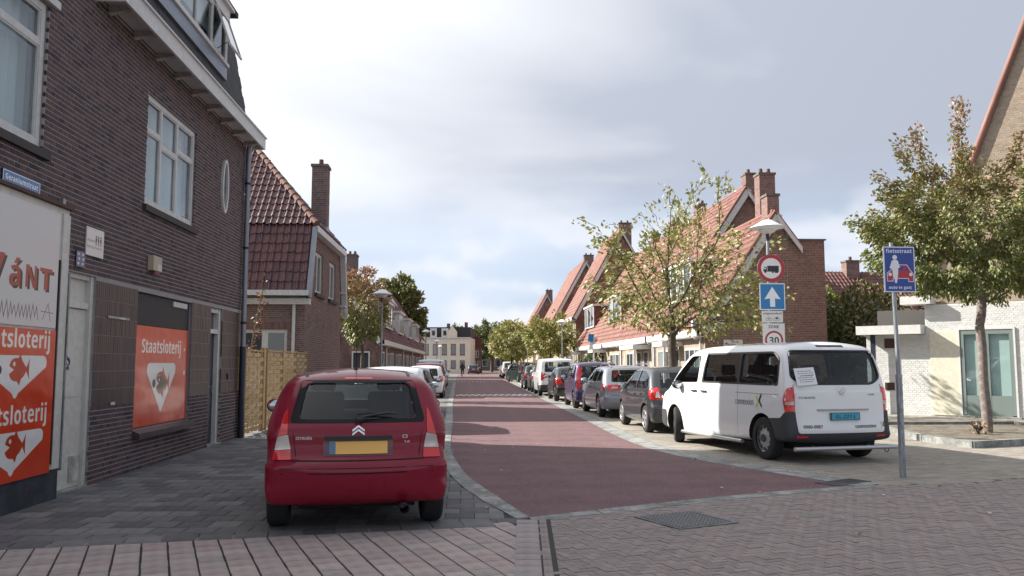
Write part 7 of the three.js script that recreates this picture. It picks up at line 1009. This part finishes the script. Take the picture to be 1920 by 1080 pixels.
    g.fillStyle = '#b5202c'; g.strokeStyle = '#e8ecf2'; g.lineWidth = w * 0.02; g.beginPath(); g.moveTo(w * 0.10, h * 0.76); g.lineTo(w * 0.10, h * 0.58); g.lineTo(w * 0.22, h * 0.52); g.lineTo(w * 0.40, h * 0.40); g.lineTo(w * 0.74, h * 0.40); g.lineTo(w * 0.86, h * 0.53); g.lineTo(w * 0.94, h * 0.60); g.lineTo(w * 0.94, h * 0.77); g.lineTo(w * 0.78, h * 0.77); g.lineTo(w * 0.78, h * 0.70); g.lineTo(w * 0.28, h * 0.70); g.lineTo(w * 0.28, h * 0.76); g.closePath(); g.fill(); g.stroke(); g.fillStyle = '#1c3f97'; g.beginPath(); g.moveTo(w * 0.44, h * 0.52); g.lineTo(w * 0.50, h * 0.43); g.lineTo(w * 0.70, h * 0.43); g.lineTo(w * 0.79, h * 0.52); g.closePath(); g.fill(); g.fillStyle = '#b5202c'; g.beginPath(); g.arc(w * 0.66, h * 0.475, w * 0.05, 0, 7); g.fill(); g.fillStyle = '#e8ecf2'; for (const x of [0.19, 0.86]) { g.beginPath(); g.arc(w * x, h * 0.61, w * 0.055, 0, 7); g.fill(); }
    g.fillStyle = '#eceff3'; g.beginPath(); g.arc(w * 0.36, h * 0.235, w * 0.075, 0, 7); g.fill(); g.beginPath(); g.moveTo(w * 0.26, h * 0.31); g.quadraticCurveTo(w * 0.36, h * 0.27, w * 0.46, h * 0.31); g.lineTo(w * 0.52, h * 0.46); g.lineTo(w * 0.46, h * 0.47); g.lineTo(w * 0.45, h * 0.6); g.lineTo(w * 0.42, h * 0.72); g.lineTo(w * 0.40, h * 0.80); g.lineTo(w * 0.34, h * 0.80); g.lineTo(w * 0.33, h * 0.70); g.lineTo(w * 0.28, h * 0.66); g.lineTo(w * 0.27, h * 0.5); g.lineTo(w * 0.18, h * 0.47); g.closePath(); g.fill();
  });
}
{ // drooping flag and its pole on the tan row
  const t = thing('wall_flag', 'limp white and blue flag on a slanting pole on the tan row', 'flag', [8.2, 1.0, -53.5]); part('pole', bar([0.1, -0.2, 0], [-0.25, 2.5, 0.3], 0.02, 6), M.white, t); const g = new THREE.PlaneGeometry(0.42, 1.5, 6, 8), p = g.attributes.position; for (let i = 0; i < p.count; i++) p.setZ(i, 0.06 * Math.sin(p.getX(i) * 16 + p.getY(i))); g.rotateZ(-0.14); g.translate(-0.02, 1.6, 0.28); g.computeVertexNormals(); part('cloth', g, mat(C(0.62, 0.63, 0.65), 0.9, { side: THREE.DoubleSide }), t); const b = new THREE.PlaneGeometry(0.36, 0.5, 4, 4); b.rotateZ(-0.14); b.translate(-0.12, 2.25, 0.36); part('blue_stripe', b, mat(C(0.03, 0.18, 0.42), 0.9, { side: THREE.DoubleSide }), t);
}
{ // distant cyclist seen from behind
  const d = 96, x = -0.35; const bk = thing('bicycle', 'dark bicycle ridden away along the edge of the red road', 'bicycle', [x, 0.012, -d]); for (const z of [0, -1.05]) { const g = new THREE.TorusGeometry(0.33, 0.022, 8, 28); g.rotateY(Math.PI / 2); g.translate(0, 0.35, z); part('wheel', g, M.tyre, bk); } part('frame', [bar([0, 0.35, 0], [0, 0.9, -0.15], 0.018, 6), bar([0, 0.35, 0], [0, 0.32, -0.45], 0.014, 6), bar([0, 0.32, -0.45], [0, 0.85, -0.85], 0.02, 6), bar([0, 0.32, -0.45], [0, 0.9, -0.15], 0.018, 6), bar([0, 1.05, -0.85], [0, 0.35, -1.05], 0.018, 6), bar([-0.28, 1.05, -0.75], [0.28, 1.05, -0.75], 0.014, 6)], M.darkMetal, bk); { const g = new RoundedBoxGeometry(0.16, 0.06, 0.25, 2, 0.025); g.translate(0, 0.93, -0.13); part('saddle', g, M.blackPaint, bk); }
  const t = thing('person', 'person in dark coat riding a bicycle away down the street', 'person', [x, 0.012, -d]);
  const J = [[[0, 0.98, -0.12], 0.15, [0, 1.25, -0.2], 0.15], [[0, 1.25, -0.2], 0.16, [0, 1.44, -0.26], 0.13], [[0, 1.44, -0.26], 0.06, [0, 1.56, -0.28], 0.055], [[0, 1.66, -0.30], 0.105, [0, 1.70, -0.30], 0.095], [[-0.09, 0.96, -0.14], 0.09, [-0.12, 0.72, -0.5], 0.065], [[-0.12, 0.72, -0.5], 0.06, [-0.12, 0.28, -0.42], 0.045], [[-0.12, 0.26, -0.42], 0.04, [-0.12, 0.22, -0.56], 0.035], [[0.09, 0.96, -0.14], 0.09, [0.12, 0.82, -0.54], 0.065], [[0.12, 0.82, -0.54], 0.06, [0.12, 0.45, -0.50], 0.045], [[0.12, 0.43, -0.5], 0.04, [0.12, 0.40, -0.62], 0.035], [[-0.18, 1.42, -0.26], 0.06, [-0.27, 1.2, -0.45], 0.045], [[-0.27, 1.2, -0.45], 0.043, [-0.27, 1.07, -0.72], 0.035], [[0.18, 1.42, -0.26], 0.06, [0.27, 1.2, -0.45], 0.045], [[0.27, 1.2, -0.45], 0.043, [0.27, 1.07, -0.72], 0.035]];
  const N = 56, mc = new MarchingCubes(N, M.coat, false, false, 60000), S = 1.0, cy = 0.98, cz = -0.32, P = V3(), A = V3(), B = V3(); mc.isolation = 0;
  for (let k = 0; k < N; k++) for (let j = 0; j < N; j++) for (let i = 0; i < N; i++) { P.set((i / N * 2 - 1) * S, (j / N * 2 - 1) * S + cy, (k / N * 2 - 1) * S + cz); let dmin = 1; for (const [a, ra, b, rb] of J) { A.set(...a); B.set(...b).sub(A); const h = clamp(P.clone().sub(A).dot(B) / B.lengthSq()); const q = P.distanceTo(A.addScaledVector(B, h)) - lerp(ra, rb, h), kk = 0.05, u = clamp(0.5 + 0.5 * (q - dmin) / kk); dmin = lerp(q, dmin, u) - kk * u * (1 - u); } mc.field[i + j * N + k * N * N] = -dmin; }
  mc.update(); const n = mc.count, g = new THREE.BufferGeometry(); const pos = mc.positionArray.slice(0, n * 3); for (let i = 0; i < pos.length; i += 3) { pos[i] = pos[i] * S; pos[i + 1] = pos[i + 1] * S + cy; pos[i + 2] = pos[i + 2] * S + cz; } g.setAttribute('position', new THREE.BufferAttribute(pos, 3)); g.computeVertexNormals(); part('body', g, M.coat, t); { const hg = new THREE.SphereGeometry(0.115, 14, 10, 0, 6.3, 0, 1.9); hg.translate(0, 1.69, -0.285); part('hair', hg, M.trunk, t); }
}
scene.traverse((m) => { if (m.isMesh) { m.castShadow = true; m.receiveShadow = true; } });
renderer.render(scene, camera);
